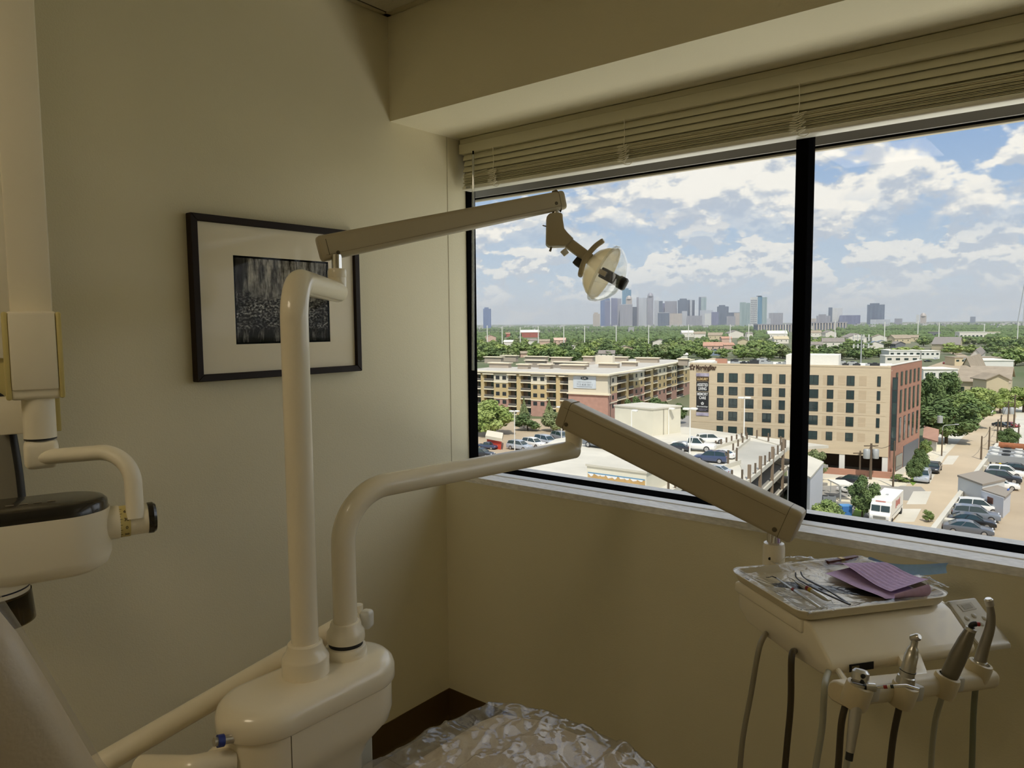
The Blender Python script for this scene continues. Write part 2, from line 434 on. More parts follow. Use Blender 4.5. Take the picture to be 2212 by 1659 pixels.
# ------------------------------------------------------------------ blinds
blindm = mat('blind_vinyl', srgb(206, 200, 172), 0.4)
railm = mat('blind_rail', srgb(222, 218, 204), 0.35)
cordm = mat('blind_cord', srgb(232, 226, 206), 0.7)
bl = thing('window_blind', (XW+0.05, 1.98, ZS), 'raised cream slat blind bunched up along the top of the window', 'blind')
BX0, BX1, BY = -1.822, 2.90, 1.973
MB().rbox((BX0, BY, 2.053), (BX1, BY+0.044, 2.1065), 0.003, 2).build('headrail', blindm, bl)
MB().rbox((BX0, BY-0.004, 2.053), (BX1, BY, 2.088), 0.0015, 1).build('valance', blindm, bl)
for k in range(4):
    zc = 2.043 - k*0.0205
    a = V((BX0+0.012+0.004*(k % 2), BY+0.004, zc-0.012)); dx_ = V((BX1-BX0-0.04, 0, 0)); t_ = V((0, 0.016, 0.027))
    rings = []
    for X in (a, a+dx_):
        pr = []
        for q in range(7):
            f = q/6; pr.append(X + t_*f + V((0, -0.0025, 0.0030))*(4*f*(1-f)))
        pr += [p + V((0, 0.0008, -0.0008)) for p in reversed(pr)]
        rings.append(pr)
    MB().loft(rings).build('slat', blindm, bl, fix=True)
for k in range(12):
    z = 1.9425 + k*0.0035
    sh = 0.0018*math.sin(k*2.3)
    MB().rbox((BX0+0.014+0.004*math.sin(k*1.7), BY+0.003+sh, z), (BX1-0.02, BY+0.042+sh, z+0.0019), 0.0005, 1).build('slat', blindm, bl)
MB().rbox((BX0+0.010, BY-0.002, 1.926), (BX1-0.02, BY+0.044, 1.941), 0.005, 4).build('bottom_rail', railm, bl)
MB().rbox((BX0+0.030, BY-0.0028, 1.930), (BX0+0.052, BY-0.0021, 1.938), 0.0002, 1).build('rail_sticker', mat('sticker', srgb(150, 150, 140), 0.5), bl)
for k, px in enumerate((1067, 1350, 1727)):
    c = KY(px, 330 if k == 0 else 270 if k == 1 else 220, BY)
    yf = BY-0.005
    lad = MB().tube([(c.x, yf, 2.056), (c.x+0.002, yf, 2.01), (c.x-0.001, yf, 1.975)], 0.0011, 6).build('ladder_cord', cordm, bl)
    rnd = random.Random(k+3)
    for q in range(8):
        z = 1.982 - q*0.0062
        pts = [(c.x-0.003+rnd.uniform(-.004, .004), yf, z), (c.x-0.017+rnd.uniform(-.006, .006), yf-0.004, z-0.004), (c.x-0.003+rnd.uniform(-.003, .003), yf-0.006, z-0.006),
               (c.x+0.014+rnd.uniform(-.005, .007), yf-0.004, z-0.001), (c.x+0.001, yf-0.001, z-0.009)]
        MB().tube(bez(pts, 20), 0.0012, 6).build('cord_loop', cordm, lad)
    MB().tube(bez([(c.x-0.006, yf, 1.940), (c.x, yf-0.0008, 1.926), (c.x+0.018, yf-0.0005, 1.921), (c.x+0.03, yf, 1.928)], 16), 0.0011, 6).build('cord_tail', cordm, lad)
MB().tube([(BX0+0.02, BY-0.003, 1.976), (BX0+0.08, BY-0.004, 1.980), (BX0+0.13, BY-0.003, 1.985)], 0.0007, 5).build('cord_loop', cordm, bl)
acr = clear('acrylic_rod', (0.93, 0.95, 0.93), 0.05, 1.45, 1.5, milk=0.28, milkcol=(0.85, 0.87, 0.85))
WY = 1.962; wt = KY(1022, 326, WY); wb = KY(1022, 800, WY)
w = MB().tube([(wt.x, WY, wt.z-0.012), (wb.x, WY, wb.z)], 0.0045, 6).build('tilt_wand', acr, bl)
MB().tube([(wt.x, WY, wt.z), (wt.x, WY, wt.z-0.012)], 0.003, 6).build('wand_hook', blackm, w)

# ------------------------------------------------------------------ ceiling lamps of the room (the panels stand behind and beside the viewer)
lampm = mat('lamp_housing', srgb(225, 222, 210), 0.5)
for k, (x, y, e) in enumerate(((0.78, 1.32, 2.0), (-1.05, -0.65, 62.0), (2.0, 1.32, 2.0))):
    t = thing('ceiling_light', (x, y, ZC), ['square ceiling light panel over the window end of the room', 'square ceiling light panel behind the dental chair', 'square ceiling light panel at the far end of the window wall'][k], 'ceiling light', 'ceiling light panels')
    MB().rbox((x-0.30, y-0.30, ZC-0.022), (x+0.30, y+0.30, ZC-0.001), 0.004, 2).build('housing', lampm, t)
    MB().rbox((x-0.27, y-0.27, ZC-0.026), (x+0.27, y+0.27, ZC-0.021), 0.002, 1).build('diffuser', mat('lamp_diffuser_%d' % k, (0.9, 0.88, 0.8), 0.6, emit=((1.0, 0.83, 0.58), 1.0*e*0.13)), t)

# ------------------------------------------------------------------ framed picture
XF = XW + 0.026
tl = KX(411, 458, XF); br = KX(783, 801, XF)
y0, y1, z1, z0 = tl.y, br.y, tl.z, br.z
pic = thing('framed_picture', (XW, (y0+y1)/2, z0), 'dark framed monochrome landscape photograph with wide cream mat on the wall', 'picture')
frm = mat('frame_dark_wood', srgb(34, 22, 16), 0.5, spec=0.25)
fw = 0.0185
for pts in (((y0, z0), (y1, z0), (y1-fw, z0+fw), (y0+fw, z0+fw)), ((y1, z0), (y1, z1), (y1-fw, z1-fw), (y1-fw, z0+fw)),
            ((y1, z1), (y0, z1), (y0+fw, z1-fw), (y1-fw, z1-fw)), ((y0, z1), (y0, z0), (y0+fw, z0+fw), (y0+fw, z1-fw))):
    MB().prism([(XW+0.001, a, b) for a, b in pts], (XF-XW-0.001, 0, 0), 0.0015, 1).build('frame_bar', frm, pic)
XM = XW + 0.014
ptl = KX(503, 551, XM); pbr = KX(714, 738, XM)
a0, a1, b1, b0 = ptl.y, pbr.y, ptl.z, pbr.z
matb = mat('mat_board', srgb(250, 240, 216), 0.8)
for lo, hi in (((y0+fw-.004, z0+fw-.004), (a0, z1-fw+.004)), ((a1, z0+fw-.004), (y1-fw+.004, z1-fw+.004)), ((a0, z0+fw-.004), (a1, b0)), ((a0, b1), (a1, z1-fw+.004))):
    MB().box((XM-0.003, lo[0], lo[1]), (XM, hi[0], hi[1])).build('mat_strip', matb, pic)
for lo, hi in (((a0, b0), (a0+.005, b1)), ((a1-.005, b0), (a1, b1)), ((a0, b0), (a1, b0+.005)), ((a0, b1-.005), (a1, b1))):
    MB().box((XM-0.004, lo[0], lo[1]), (XM-0.0012, hi[0], hi[1])).build('inner_mat_edge', blackm, pic)
pm = bpy.data.materials.new('monochrome_print'); pm.use_nodes = True; MATS['print'] = pm
nt = pm.node_tree; bs = nt.nodes['Principled BSDF']; bs.inputs['Roughness'].default_value = 0.7; bs.inputs['Specular IOR Level'].default_value = 0.05
tc = N('ShaderNodeTexCoord'); sp = N('ShaderNodeSeparateXYZ'); L(tc.outputs['Generated'], sp.inputs[0])
gx, gz = sp.outputs[1], sp.outputs[2]
def pn(sx, sz, det, off):
    cb = N('ShaderNodeCombineXYZ'); L(M('MULTIPLY', gx, sx), cb.inputs[0]); L(M('MULTIPLY', gz, sz), cb.inputs[1]); cb.inputs[2].default_value = off
    n = N('ShaderNodeTexNoise'); n.inputs['Scale'].default_value = 1.0; n.inputs['Detail'].default_value = det; n.inputs['Roughness'].default_value = 0.65; L(cb.outputs[0], n.inputs[0]); return n.outputs[0]
cliff = M('MULTIPLY', MR(pn(20, 3.2, 10, 1.0), 0.34, 0.74), MR(pn(7, 9, 8, 2.0), 0.25, 0.7, 0.45, 1.0))
edge = M('ADD', M('MULTIPLY', pn(3, 3, 4, 5.0), 0.06), M('SUBTRACT', gx, M('MULTIPLY', gz, 0.16)))
cliff = M('MULTIPLY', cliff, MR(edge, 0.015, 0.05, 0.12, 1.0))
trees = M('MULTIPLY', MR(pn(40, 44, 12, 7.0), 0.44, 0.70), MR(pn(5, 6, 3, 3.0), 0.35, 0.65, 0.15, 1.0))
tm = MR(M('ADD', gz, M('MULTIPLY', M('SUBTRACT', pn(8, 8, 8, 9.0), 0.5), 0.55)), 0.50, 0.62)
tone = M('ADD', M('MULTIPLY', cliff, tm), M('MULTIPLY', M('MULTIPLY', trees, 0.9), M('SUBTRACT', 1.0, tm)))
water = MR(gz, 0.16, 0.22)
wr_ = M('MULTIPLY', MR(pn(20, 3, 5, 11.0), 0.5, 0.75), 0.35)
tone = M('ADD', M('MULTIPLY', tone, water), M('MULTIPLY', wr_, M('SUBTRACT', 1.0, water)))
L(MIXC(M('MULTIPLY', tone, 1.0, clamp=True), (0.010, 0.009, 0.008), (0.92, 0.87, 0.77)), bs.inputs['Base Color'])
MB().box((XM-0.006, a0-.004, b0-.004), (XM-0.0035, a1+.004, b1+.004)).build('photo_print', pm, pic)
MB().box((XF-0.008, y0+fw-.003, z0+fw-.003), (XF-0.0065, y1-fw+.003, z1-fw+.003)).build('glazing', clear('picture_glass', (1, 1, 1), 0.02, 1.35, 0.3), pic)

# ------------------------------------------------------------------ enamel of the dental unit
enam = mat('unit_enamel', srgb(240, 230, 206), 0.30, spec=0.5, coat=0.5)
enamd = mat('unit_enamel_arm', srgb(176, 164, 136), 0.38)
chrome = mat('chrome', (0.75, 0.74, 0.72), 0.12, 1.0)
steel = mat('steel', (0.58, 0.56, 0.52), 0.28, 1.0)
seamm = mat('seam_dark', srgb(96, 86, 64), 0.6)
whitep = mat('white_plastic', srgb(222, 218, 206), 0.35)
rubber = mat('black_rubber', (0.012, 0.012, 0.012), 0.5)

# junction box beside the chair
ZB = 0.785
bx, ya, yb, rr = -1.163, 0.716, 0.916, 0.082
jb = thing('utility_box', (bx, (ya+yb)/2, 0), 'cream rounded utility box carrying the two upright tubes', 'utility box')
def stad(x, y0, y1, r, n=20):
    p = []
    for k in range(n+1): a = math.pi + math.pi*k/n; p.append((x + r*math.cos(a), y0 + r*math.sin(a)))
    for k in range(n+1): a = math.pi*k/n; p.append((x + r*math.cos(a), y1 + r*math.sin(a)))
    return p
rings = []
for r, z in ((rr, ZB-0.052), (rr+0.003, ZB-0.048), (rr+0.003, ZB-0.026), (rr-0.001, ZB-0.014), (rr-0.010, ZB-0.005), (rr-0.022, ZB-0.0012), (rr-0.036, ZB), (0.01, ZB)):
    rings.append([V((x, y, z)) for x, y in stad(bx, ya, yb, r)])
MB().loft(rings).build('top_cover', enam, jb, ang=60)
rings = []
for y_, r, z in ((yb, rr-0.004, ZB-0.052), (yb, rr-0.004, 0.675), (yb-0.006, rr-0.006, 0.655), (yb-0.025, rr-0.012, 0.640), (yb-0.045, rr-0.016, 0.628), (yb-0.06, rr-0.02, 0.60), (yb-0.062, rr-0.02, 0.30)):
    rings.append([V((x, y, z)) for x, y in stad(bx, ya, y_, r)])
MB().loft(rings).build('body', enam, jb, ang=60)
MB().box((bx+rr-0.006, ya+0.0, 0.30), (bx+rr-0.0035, ya+0.0015, ZB-0.052)).build('panel_seam', seamm, jb)
MB().rbox((bx-0.05, yb-0.06, 0.0), (bx+0.045, yb+0.012, 0.648), 0.006, 3).build('support_column', mat('column_pale', srgb(196, 196, 184), 0.45), jb)
MB().rbox((bx-0.09, ya-0.14, 0.0), (bx+0.09, yb+0.10, 0.02), 0.008, 2).build('floor_plate', enam, jb)
# inlet fitting with blue ring, side boss and lower stub tube
p0 = K(492, 1597, 1.26); p1 = K(462, 1603, 1.245)
bo = MB().lathe([(0.030, 0), (0.032, 0.01), (0.026, 0.03), (0.016, 0.034)], (bx-0.01, ya-rr+0.012, 0.69), (0, -1, 0), 24).build('side_boss', enam, jb)
fit = MB().tube([p0 + (p0-p1)*0.6, p1], 0.0075, 12).build('inlet_fitting', steel, jb)
MB().tube([p0 + (p1-p0)*0.30, p0 + (p1-p0)*0.75], 0.0105, 16).build('blue_ring', mat('blue_plastic', srgb(40, 58, 140), 0.35), fit)['label'] = 'blue plastic ring'
s0_, s1_ = K(505, 1640, 1.28), K(415, 1660, 1.24)
MB().tube(fillet([s0_, s1_, s1_+V((-0.12, -0.03, -0.03))], 0.02), 0.021, 20).build('stub_tube', enam, jb)

# long horizontal side rail with small bracket beside the box
ra, rb = K(770, 1332, 1.58), K(236, 1640, 1.30)
rail = thing('side_rail_arm', rb, 'long cream tube arm running low along the wall behind the utility box', 'tube arm')
MB().tube([ra, ra + (rb-ra)*1.35], 0.0205, 20).build('tube', enam, rail)
pa = K(773, 1308, 1.60)
MB().tube([pa + V((0, 0, 0.002)), pa + V((0, 0, -0.10))], 0.011, 16).build('upright', enam, rail)
MB().lathe([(0.004, 0), (0.009, 0.002), (0.011, 0.006)], pa + V((0, 0, 0.004)), (0, 0, -1), 16).build('upright_cap', whitep, rail)
q = K(792, 1337, 1.60)
MB().rbox((-0.013, -0.014, -0.02), (0.013, 0.014, 0.02), 0.008, 4, Matrix.Translation(q) @ Matrix.Rotation(0.4, 4, 'Z')).build('knob', whitep, rail)

# ------------------------------------------------------------------ beam with rounded section between two points
def beam(a, b, h0, h1, w, upv=UP, r=0.3, n=5):
    a, b = V(a), V(b); ax = (b-a).normalized(); sd = ax.cross(upv).normalized(); u = sd.cross(ax).normalized()
    rings = []
    for p, h in ((a, h0), (b, h1)):
        rad = min(w, h)*r; ring = []
        for cx, cy, st in ((w/2-rad, h/2-rad, 0), (-w/2+rad, h/2-rad, 1), (-w/2+rad, -h/2+rad, 2), (w/2-rad, -h/2+rad, 3)):
            for k in range(n+1):
                t = (st + k/n)*math.pi/2; ring.append(p + sd*(cx+rad*math.cos(t)) + u*(cy+rad*math.sin(t)))
        rings.append(ring)
    return rings, ax, sd, u
def capped_beam(a, b, h0, h1, w, upv=UP, e=0.010, r=0.25):
    "beam whose ends close in a few shrinking rings"
    a, b = V(a), V(b); ax = (b-a).normalized()
    rg, ax, sd, u = beam(a, b, h0, h1, w, upv, r)
    def shrink(ring, f, off):
        c = sum(ring, V((0,0,0)))/len(ring); return [c + (p-c)*f + off for p in ring]
    rings = [shrink(rg[0], 0.80, -ax*e), shrink(rg[0], 0.93, -ax*e*0.8), shrink(rg[0], 1.0, -ax*e*0.35), rg[0], rg[1], shrink(rg[1], 1.0, ax*e*0.35), shrink(rg[1], 0.93, ax*e*0.8), shrink(rg[1], 0.80, ax*e)]
    return MB().loft(rings), ax, sd, u

# ------------------------------------------------------------------ operating light
b1 = KZ(661, 1452, ZB); DL = 1.85
lt = thing('dental_light', (b1.x, b1.y, ZB), 'dental operatory light on tall cream tube pole with spring arm and clear lens', 'dental light')
MB().lathe([(0.0445, 0), (0.0445, 0.032), (0.043, 0.036), (0.037, 0.044), (0.0335, 0.054), (0.0325, 0.060), (0.029, 0.063), (0.0255, 0.063)], (b1.x, b1.y, ZB-0.001), seg=48).build('pole_collar', enam, lt)
ZT = 1.534
e1 = K(729, 622, DL); e1.z = ZT
ctop = K(728, 581, DL).z
path = fillet([(b1.x, b1.y, ZB+0.03), (b1.x, b1.y, ZT), e1], [0.075], 14)
MB().tube(path, 0.0255, 32).build('pole', enam, lt)
dh = (V((e1.x, e1.y, 0)) - V((b1.x, b1.y, 0))).normalized()
MB().tube(fillet([e1 - dh*0.05, e1, V((e1.x, e1.y, ctop-0.004))], [0.024], 10), 0.0225, 32).build('elbow', enam, lt)
MB().lathe([(0.0228, 0), (0.0235, 0.002), (0.0235, 0.016), (0.021, 0.022), (0.012, 0.023)], (e1.x, e1.y, ctop-0.022), seg=32).build('elbow_cap', enam, lt)
A0, A1 = K(697, 537, DL), K(1209, 434, 2.10)
pin0 = V((e1.x, e1.y, 0))
MB().tube([(e1.x, e1.y, ctop-0.01), (e1.x, e1.y, ctop+0.035)], 0.0125, 20).build('pivot_pin', chrome, lt)
mb, ax, sd, u = capped_beam(A0, A1, 0.064, 0.053, 0.046)
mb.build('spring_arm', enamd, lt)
for t in (0.012, 0.985):
    rg, *_ = beam(A0 + (A1-A0)*t, A0 + (A1-A0)*(t+0.0025), 0.0646, 0.0646 if t < 0.5 else 0.0538, 0.0466)
    MB().loft(rg).build('end_cap_seam', seamm, lt)
toc = -1 if (CAM-A0).dot(sd) < 0 else 1
MB().obox(A0 + sd*toc*0.0231 - u*0.019 , (A1-A0)*0.985 + u*0.003, u*0.0007, sd*toc*0.0003).build('arm_seam', seamm, lt)
for t, dz_ in ((0.045, -0.018), (0.965, -0.006)):
    p = A0 + (A1-A0)*t + sd*toc*0.0232 + u*dz_
    MB().lathe([(0.0048, 0), (0.0048, 0.0008), (0.0032, 0.0012), (0.0032, 0.0004), (0.0, 0.0004)], p, sd*toc, 16).build('screw', seamm, lt)
# head
DHd = 2.09
def slab(pxs, d, thick, bevel, seg=2):
    c = FWD*thick; return MB().prism([K(x, y, d) - c*0.5 for x, y in pxs], c, bevel, seg)
hp0, hp1 = K(1201, 440, DHd), K(1201, 466, DHd)
MB().tube([hp0, hp1], 0.0115, 16).build('head_pin', steel, lt)
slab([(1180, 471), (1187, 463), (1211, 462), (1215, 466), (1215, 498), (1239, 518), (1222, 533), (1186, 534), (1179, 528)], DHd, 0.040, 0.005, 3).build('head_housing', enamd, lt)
nk0, nk1 = K(1229, 526, DHd), K(1292, 573, DHd)
mbn, axn, sdn, un = capped_beam(nk0, nk1, 0.030, 0.020, 0.030, -FWD, 0.004)
mbn.build('neck', enamd, lt)
MB().tube([K(1216, 540, DHd-0.01), K(1224, 550, DHd-0.01)], [0.010, 0.009], 14).build('tension_knob', whitep, lt)
MB().tube([K(1191, 534, DHd-0.01), K(1188, 543, DHd-0.01)], [0.003, 0.0035], 10).build('switch_lever', seamm, lt)
MB().tube([K(1180, 489, DHd), K(1172, 487, DHd)], 0.0016, 8).build('wire_end', seamm, lt)
hpts = bez([K(1304, 519, DHd-0.045), K(1286, 532, DHd-0.035), K(1268, 553, DHd-0.02), K(1258, 575, DHd-0.02), K(1253, 596, DHd-0.03)], 24)
MB().tube(hpts, [0.0085]+[0.0105]*(len(hpts)-2)+[0.0085], 14, squash=0.7).build('handle', enamd, lt)
MB().tube([K(1262, 556, DHd-0.02), K(1278, 566, DHd)], 0.010, 12).build('handle_stem', enamd, lt)
MB().rbox((-0.012, -0.010, -0.012), (0.012, 0.010, 0.012), 0.003, 2, Matrix.Translation(K(1250, 567, DHd+0.01)) @ Matrix.Rotation(0.7, 4, FWD)).build('black_pivot', rubber, lt)
lc = K(1300, 588, DHd); la = (K(1350, 615, DHd-0.03) - K(1258, 565, DHd+0.01)).normalized()
refl = clear('cold_mirror', (0.95, 0.90, 0.78), 0.10, 1.45, 0.8, milk=0.45, milkcol=(0.95, 0.84, 0.62), lucent=True)
MB().lathe([(0.018, -0.046), (0.040, -0.040), (0.058, -0.028), (0.072, -0.010), (0.080, 0.010), (0.0815, 0.012), (0.0785, 0.012), (0.071, -0.007), (0.057, -0.025), (0.038, -0.037), (0.018, -0.043)], lc, la, 40, True).build('reflector', refl, lt)
lens = clear('lens_clear', (0.985, 0.99, 0.985), 0.03, 1.45, 0.9, milk=0.06, lucent=True)
MB().lathe([(0.083, 0.006), (0.0845, 0.012), (0.082, 0.022), (0.072, 0.036), (0.058, 0.050), (0.040, 0.061), (0.022, 0.066), (0.020, 0.0645), (0.039, 0.0592), (0.0565, 0.0482), (0.0705, 0.034), (0.080, 0.021), (0.082, 0.012)], lc, la, 40, True).build('lens_shield', lens, lt)
MB().lathe([(0.0825, 0.005), (0.086, 0.006), (0.086, 0.011), (0.0825, 0.012)], lc, la, 40, True).build('lens_rim', clear('lens_rim', (0.93, 0.94, 0.92), 0.05, 1.5, 1.0, milk=0.3, lucent=True), lt)
tt = (CAM-lc).normalized()
for k in range(3):
    nn = (tt - la*tt.dot(la)).normalized(); qn = Matrix.Rotation(k*2.1+0.4, 4, la) @ nn
    MB().tube([lc + la*0.012 + qn*0.081, lc + la*0.05 + qn*0.054, lc + la*0.063 + qn*0.026], 0.0018, 8).build('lens_rib', lens, lt)
MB().rbox((-0.015, -0.013, -0.030), (0.015, 0.013, 0.052), 0.003, 2, Matrix.Translation(lc + la*0.028) @ la.to_track_quat('Z', 'X').to_matrix().to_4x4()).build('bulb_holder', mat('bulb_holder', (0.025, 0.026, 0.03), 0.4), lt)
MB().lathe([(0.017, 0.055), (0.0185, 0.058), (0.0185, 0.076), (0.016, 0.079), (0.0, 0.079)], lc, la, 24).build('front_cap', rubber, lt)
MB().rbox((-0.007, -0.007, -0.02), (0.007, 0.007, 0.02), 0.001, 1, Matrix.Translation(lc - la*0.004 + tt*0.02) @ la.to_track_quat('Z', 'X').to_matrix().to_4x4()).build('bulb_clip', steel, lt)

# ------------------------------------------------------------------ delivery unit: post, swing tube, spring arm, control head
b2 = KZ(748, 1412, ZB)
du = thing('delivery_unit', (b2.x, b2.y, ZB), 'cream instrument delivery unit on bent tube post and sloping spring arm', 'delivery unit')
MB().lathe([(0.041, 0), (0.0415, 0.004), (0.0415, 0.014), (0.039, 0.020), (0.034, 0.022)], (b2.x, b2.y, ZB-0.001), seg=44).build('lower_collar', enam, du)
MB().lathe([(0.034, 0), (0.034, 0.010)], (b2.x, b2.y, ZB+0.019), seg=40).build('bearing_gap', rubber, du)
MB().lathe([(0.034, 0), (0.0375, 0.002), (0.0385, 0.008), (0.0375, 0.020), (0.032, 0.028), (0.030, 0.036), (0.0285, 0.040), (0.0235, 0.041)], (b2.x, b2.y, ZB+0.028), seg=44).build('upper_collar', enam, du)
ZE = 1.117; DE = 1.95
E1 = K(1240, 968, DE); E1.z = ZE
ct = K(1239, 926, DE).z
MB().tube(fillet([(b2.x, b2.y, ZB+0.05), (b2.x, b2.y, ZE), E1], [0.105], 18), 0.0240, 32).build('post_tube', enam, du)
d2 = V((E1.x-b2.x, E1.y-b2.y, 0)).normalized()
MB().tube(fillet([E1 - d2*0.06, E1, V((E1.x, E1.y, ct-0.004))], [0.026], 10), 0.0225, 32).build('elbow', enam, du)
MB().lathe([(0.0229, 0), (0.0236, 0.002), (0.0236, 0.017), (0.020, 0.023), (0.010, 0.024)], (E1.x, E1.y, ct-0.022), seg=32).build('elbow_cap', enam, du)
MB().rbox((E1.x-0.014, E1.y-0.014, ct-0.006), (E1.x+0.014, E1.y+0.014, ct+0.030), 0.002, 1).build('pivot_block', steel, du)
B0, B1 = K(1224, 893, DE), K(1713, 1132, 1.66)
mb, ax, sd, u = capped_beam(B0, B1, 0.076, 0.080, 0.056, e=0.014, r=0.22)
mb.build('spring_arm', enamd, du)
toc = -1 if (CAM-B1).dot(sd) < 0 else 1
for t in (0.022, 0.972):
    rg, *_ = beam(B0 + (B1-B0)*t, B0 + (B1-B0)*(t+0.002), 0.0766 if t < .5 else 0.0806, 0.0806, 0.0566, r=0.22)
    MB().loft(rg).build('end_cap_seam', seamm, du)
MB().obox(B0 + sd*toc*0.0283 + u*0.020, (B1-B0)*0.97, u*0.0007, sd*toc*0.0003).build('arm_seam', seamm, du)
for t, dz_ in ((0.035, -0.019), (0.955, -0.022)):
    p = B0 + (B1-B0)*t + sd*toc*0.0284 + u*dz_
    MB().lathe([(0.0055, 0), (0.0055, 0.0012), (0.0035, 0.002), (0.0, 0.002)], p, sd*toc, 16).build('screw', seamm, du)
# down post behind the tray
DP = 1.70
pt = K(1672, 1170, DP)
MB().tube([pt + V((0, 0, 0.05)), pt + V((0, 0, -0.02))], 0.016, 20).build('head_pivot', chrome, du)
MB().lathe([(0.0245, -0.20), (0.0245, -0.012), (0.0225, -0.003), (0.016, 0.0)], pt, (0, 0, 1), 32).build('head_post', enam, du)
MB().lathe([(0.0035, 0), (0.0035, 0.001), (0, 0.001)], pt + RH*(-0.016) - FH*0.0188 + V((0, 0, -0.034)), -FH, 12).build('set_screw', rubber, du)

# control head in the frame of the tray
TZ = 0.900
TU = V((0.603, 0.798, 0)).normalized(); TV = V((-TU.y, TU.x, 0)); TC = V((-0.422, 1.604, TZ))
def T(u_, v_, z_): return TC + TU*u_ + TV*v_ + UP*z_
prof = [(0.125, -0.030), (0.130, -0.045), (0.128, -0.085), (0.09, -0.108), (-0.06, -0.110), (-0.152, -0.108), (-0.172, -0.104), (-0.183, -0.096), (-0.187, -0.085), (-0.182, -0.074), (-0.125, -0.028), (-0.11, -0.022), (0.11, -0.022)]
MB().prism([T(-0.150, v, z) for v, z in prof], TU*0.325, 0.010, 3).build('control_head', enam, du, ang=50)
prof = [(0.128, -0.052), (0.13, -0.066), (-0.24, -0.1345), (-0.2445, -0.130), (-0.130, -0.036), (0.0, -0.036)]
MB().prism([T(-0.157, v, z) for v, z in [(0.118, -0.022), (0.134, -0.03), (0.136, -0.052), (-0.105, -0.052), (-0.105, -0.022)]], TU*0.34, 0.006, 3).build('top_plate', enam, du)
# keypad on the far side
kp = MB().prism([T(0.185, v, z) for v, z in [(-0.105, -0.020), (-0.180, -0.080), (-0.190, -0.080), (-0.192, -0.092), (-0.115, -0.040), (-0.09, -0.032)]], TU*0.070, 0.006, 3).build('keypad', mat('keypad_grey', srgb(198, 192, 176), 0.4), du)
sl = (T(0, -0.180, -0.080) - T(0, -0.105, -0.020)).normalized(); kn = TU.cross(sl); kn = kn if kn.z > 0 else -kn
def KP(a, b, c): return T(0.185, -0.105, -0.020) + TU*a + sl*b + kn*c
keym = mat('keypad_button', srgb(184, 178, 162), 0.4)
for a, b in ((0.016, 0.042), (0.036, 0.038), (0.018, 0.057), (0.040, 0.056), (0.056, 0.046), (0.044, 0.080)):
    MB().lathe([(0.0055, 0), (0.0055, 0.0008), (0.0035, 0.002), (0, 0.0022)], KP(a, b, 0.0), kn, 16).build('button', keym, kp)
MB().prism([KP(0.015, 0.011, 0), KP(0.05, 0.009, 0), KP(0.052, 0.025, 0), KP(0.018, 0.027, 0)], kn*0.0008).build('display_icon', keym, kp)
MB().prism([KP(0.022, 0.014, 0.0007), KP(0.044, 0.012, 0.0007), KP(0.046, 0.021, 0.0007), KP(0.024, 0.024, 0.0007)], kn*0.0006).build('display_icon', mat('keypad_mark', srgb(160, 154, 138), 0.5), kp)
# dark maker's sticker on the nose of the head
sk = V((0, 0, 0)) + (-TV*0.75 - UP*0.66).normalized()
so = T(-0.118, -0.2385, -0.131)
MB().obox(T(-0.112, -0.1875, -0.094), TU*0.052, TV*0.0005+UP*0.014, -TV*0.0012).build('sticker', mat('sticker_black', (0.01, 0.01, 0.012), 0.35), du)
MB().obox(T(-0.108, -0.189, -0.088), TU*0.016, UP*0.005, -TV*0.0004).build('sticker_mark', mat('sticker_gold', srgb(120, 108, 76), 0.5), du)

# instrument holder bar
hm = mat('holder_cream', srgb(200, 186, 152), 0.4)
HB0, HB1 = K(1822, 1497, 1.16), K(2126, 1462, 1.36)
hax = (HB1-HB0).normalized(); hf = V((hax.y, -hax.x, 0)).normalized()
if hf.dot(CAM-HB0) < 0: hf = -hf
hu = hf.cross(hax).normalized(); hu = hu if hu.z > 0 else -hu
mbh, *_ = capped_beam(HB0, HB1, 0.034, 0.034, 0.046, e=0.012, r=0.42)
mbh.build('holder_bar', hm, du)
hl = (HB1-HB0).length
HP = []
for k, px in enumerate((1848, 1945, 2048, 2115)):
    t = (px-1822)/(2126-1822); t = t*0.97 + 0.01
    c = (K(1851, 1500, 1.13), K(1950, 1499, 1.195), K(2041, 1479, 1.265), K(2112, 1450, 1.335))[k]
    HP.append(c)
    axd = (hu + hf*0.22).normalized()
    MB().lathe([(0.0125, -0.021), (0.019, -0.019), (0.0205, -0.010), (0.0205, 0.012), (0.019, 0.017), (0.0145, 0.018), (0.0125, 0.012)], c, axd, 28, True).build('holder_cup', hm, du)
    if k < 3:
        m_ = c + hax*0.034 - hf*0.002
        MB().rbox((-0.011, -0.009, -0.012), (0.011, 0.012, 0.013), 0.004, 2, Matrix.Translation(m_) @ Matrix((( *[hax.x, hf.x, hu.x], 0), (*[hax.y, hf.y, hu.y], 0), (*[hax.z, hf.z, hu.z], 0), (0, 0, 0, 1)))).build('holder_switch', mat('holder_grey', srgb(176, 170, 152), 0.45), du)
mid = HB0 + hax*hl*0.50
MB().prism([T(0.02, -0.15, -0.085), T(0.075, -0.15, -0.085), mid + hax*0.022 + hu*0.018, mid - hax*0.030 + hu*0.018], V((0, 0, -0.022)), 0.004, 2).build('holder_bracket', enam, du)
MB().tube([HB0 + hax*0.018 + UP*0.008 - hf*0.004, T(-0.12, -0.165, -0.098)], 0.0055, 10).build('holder_strut', enam, du)

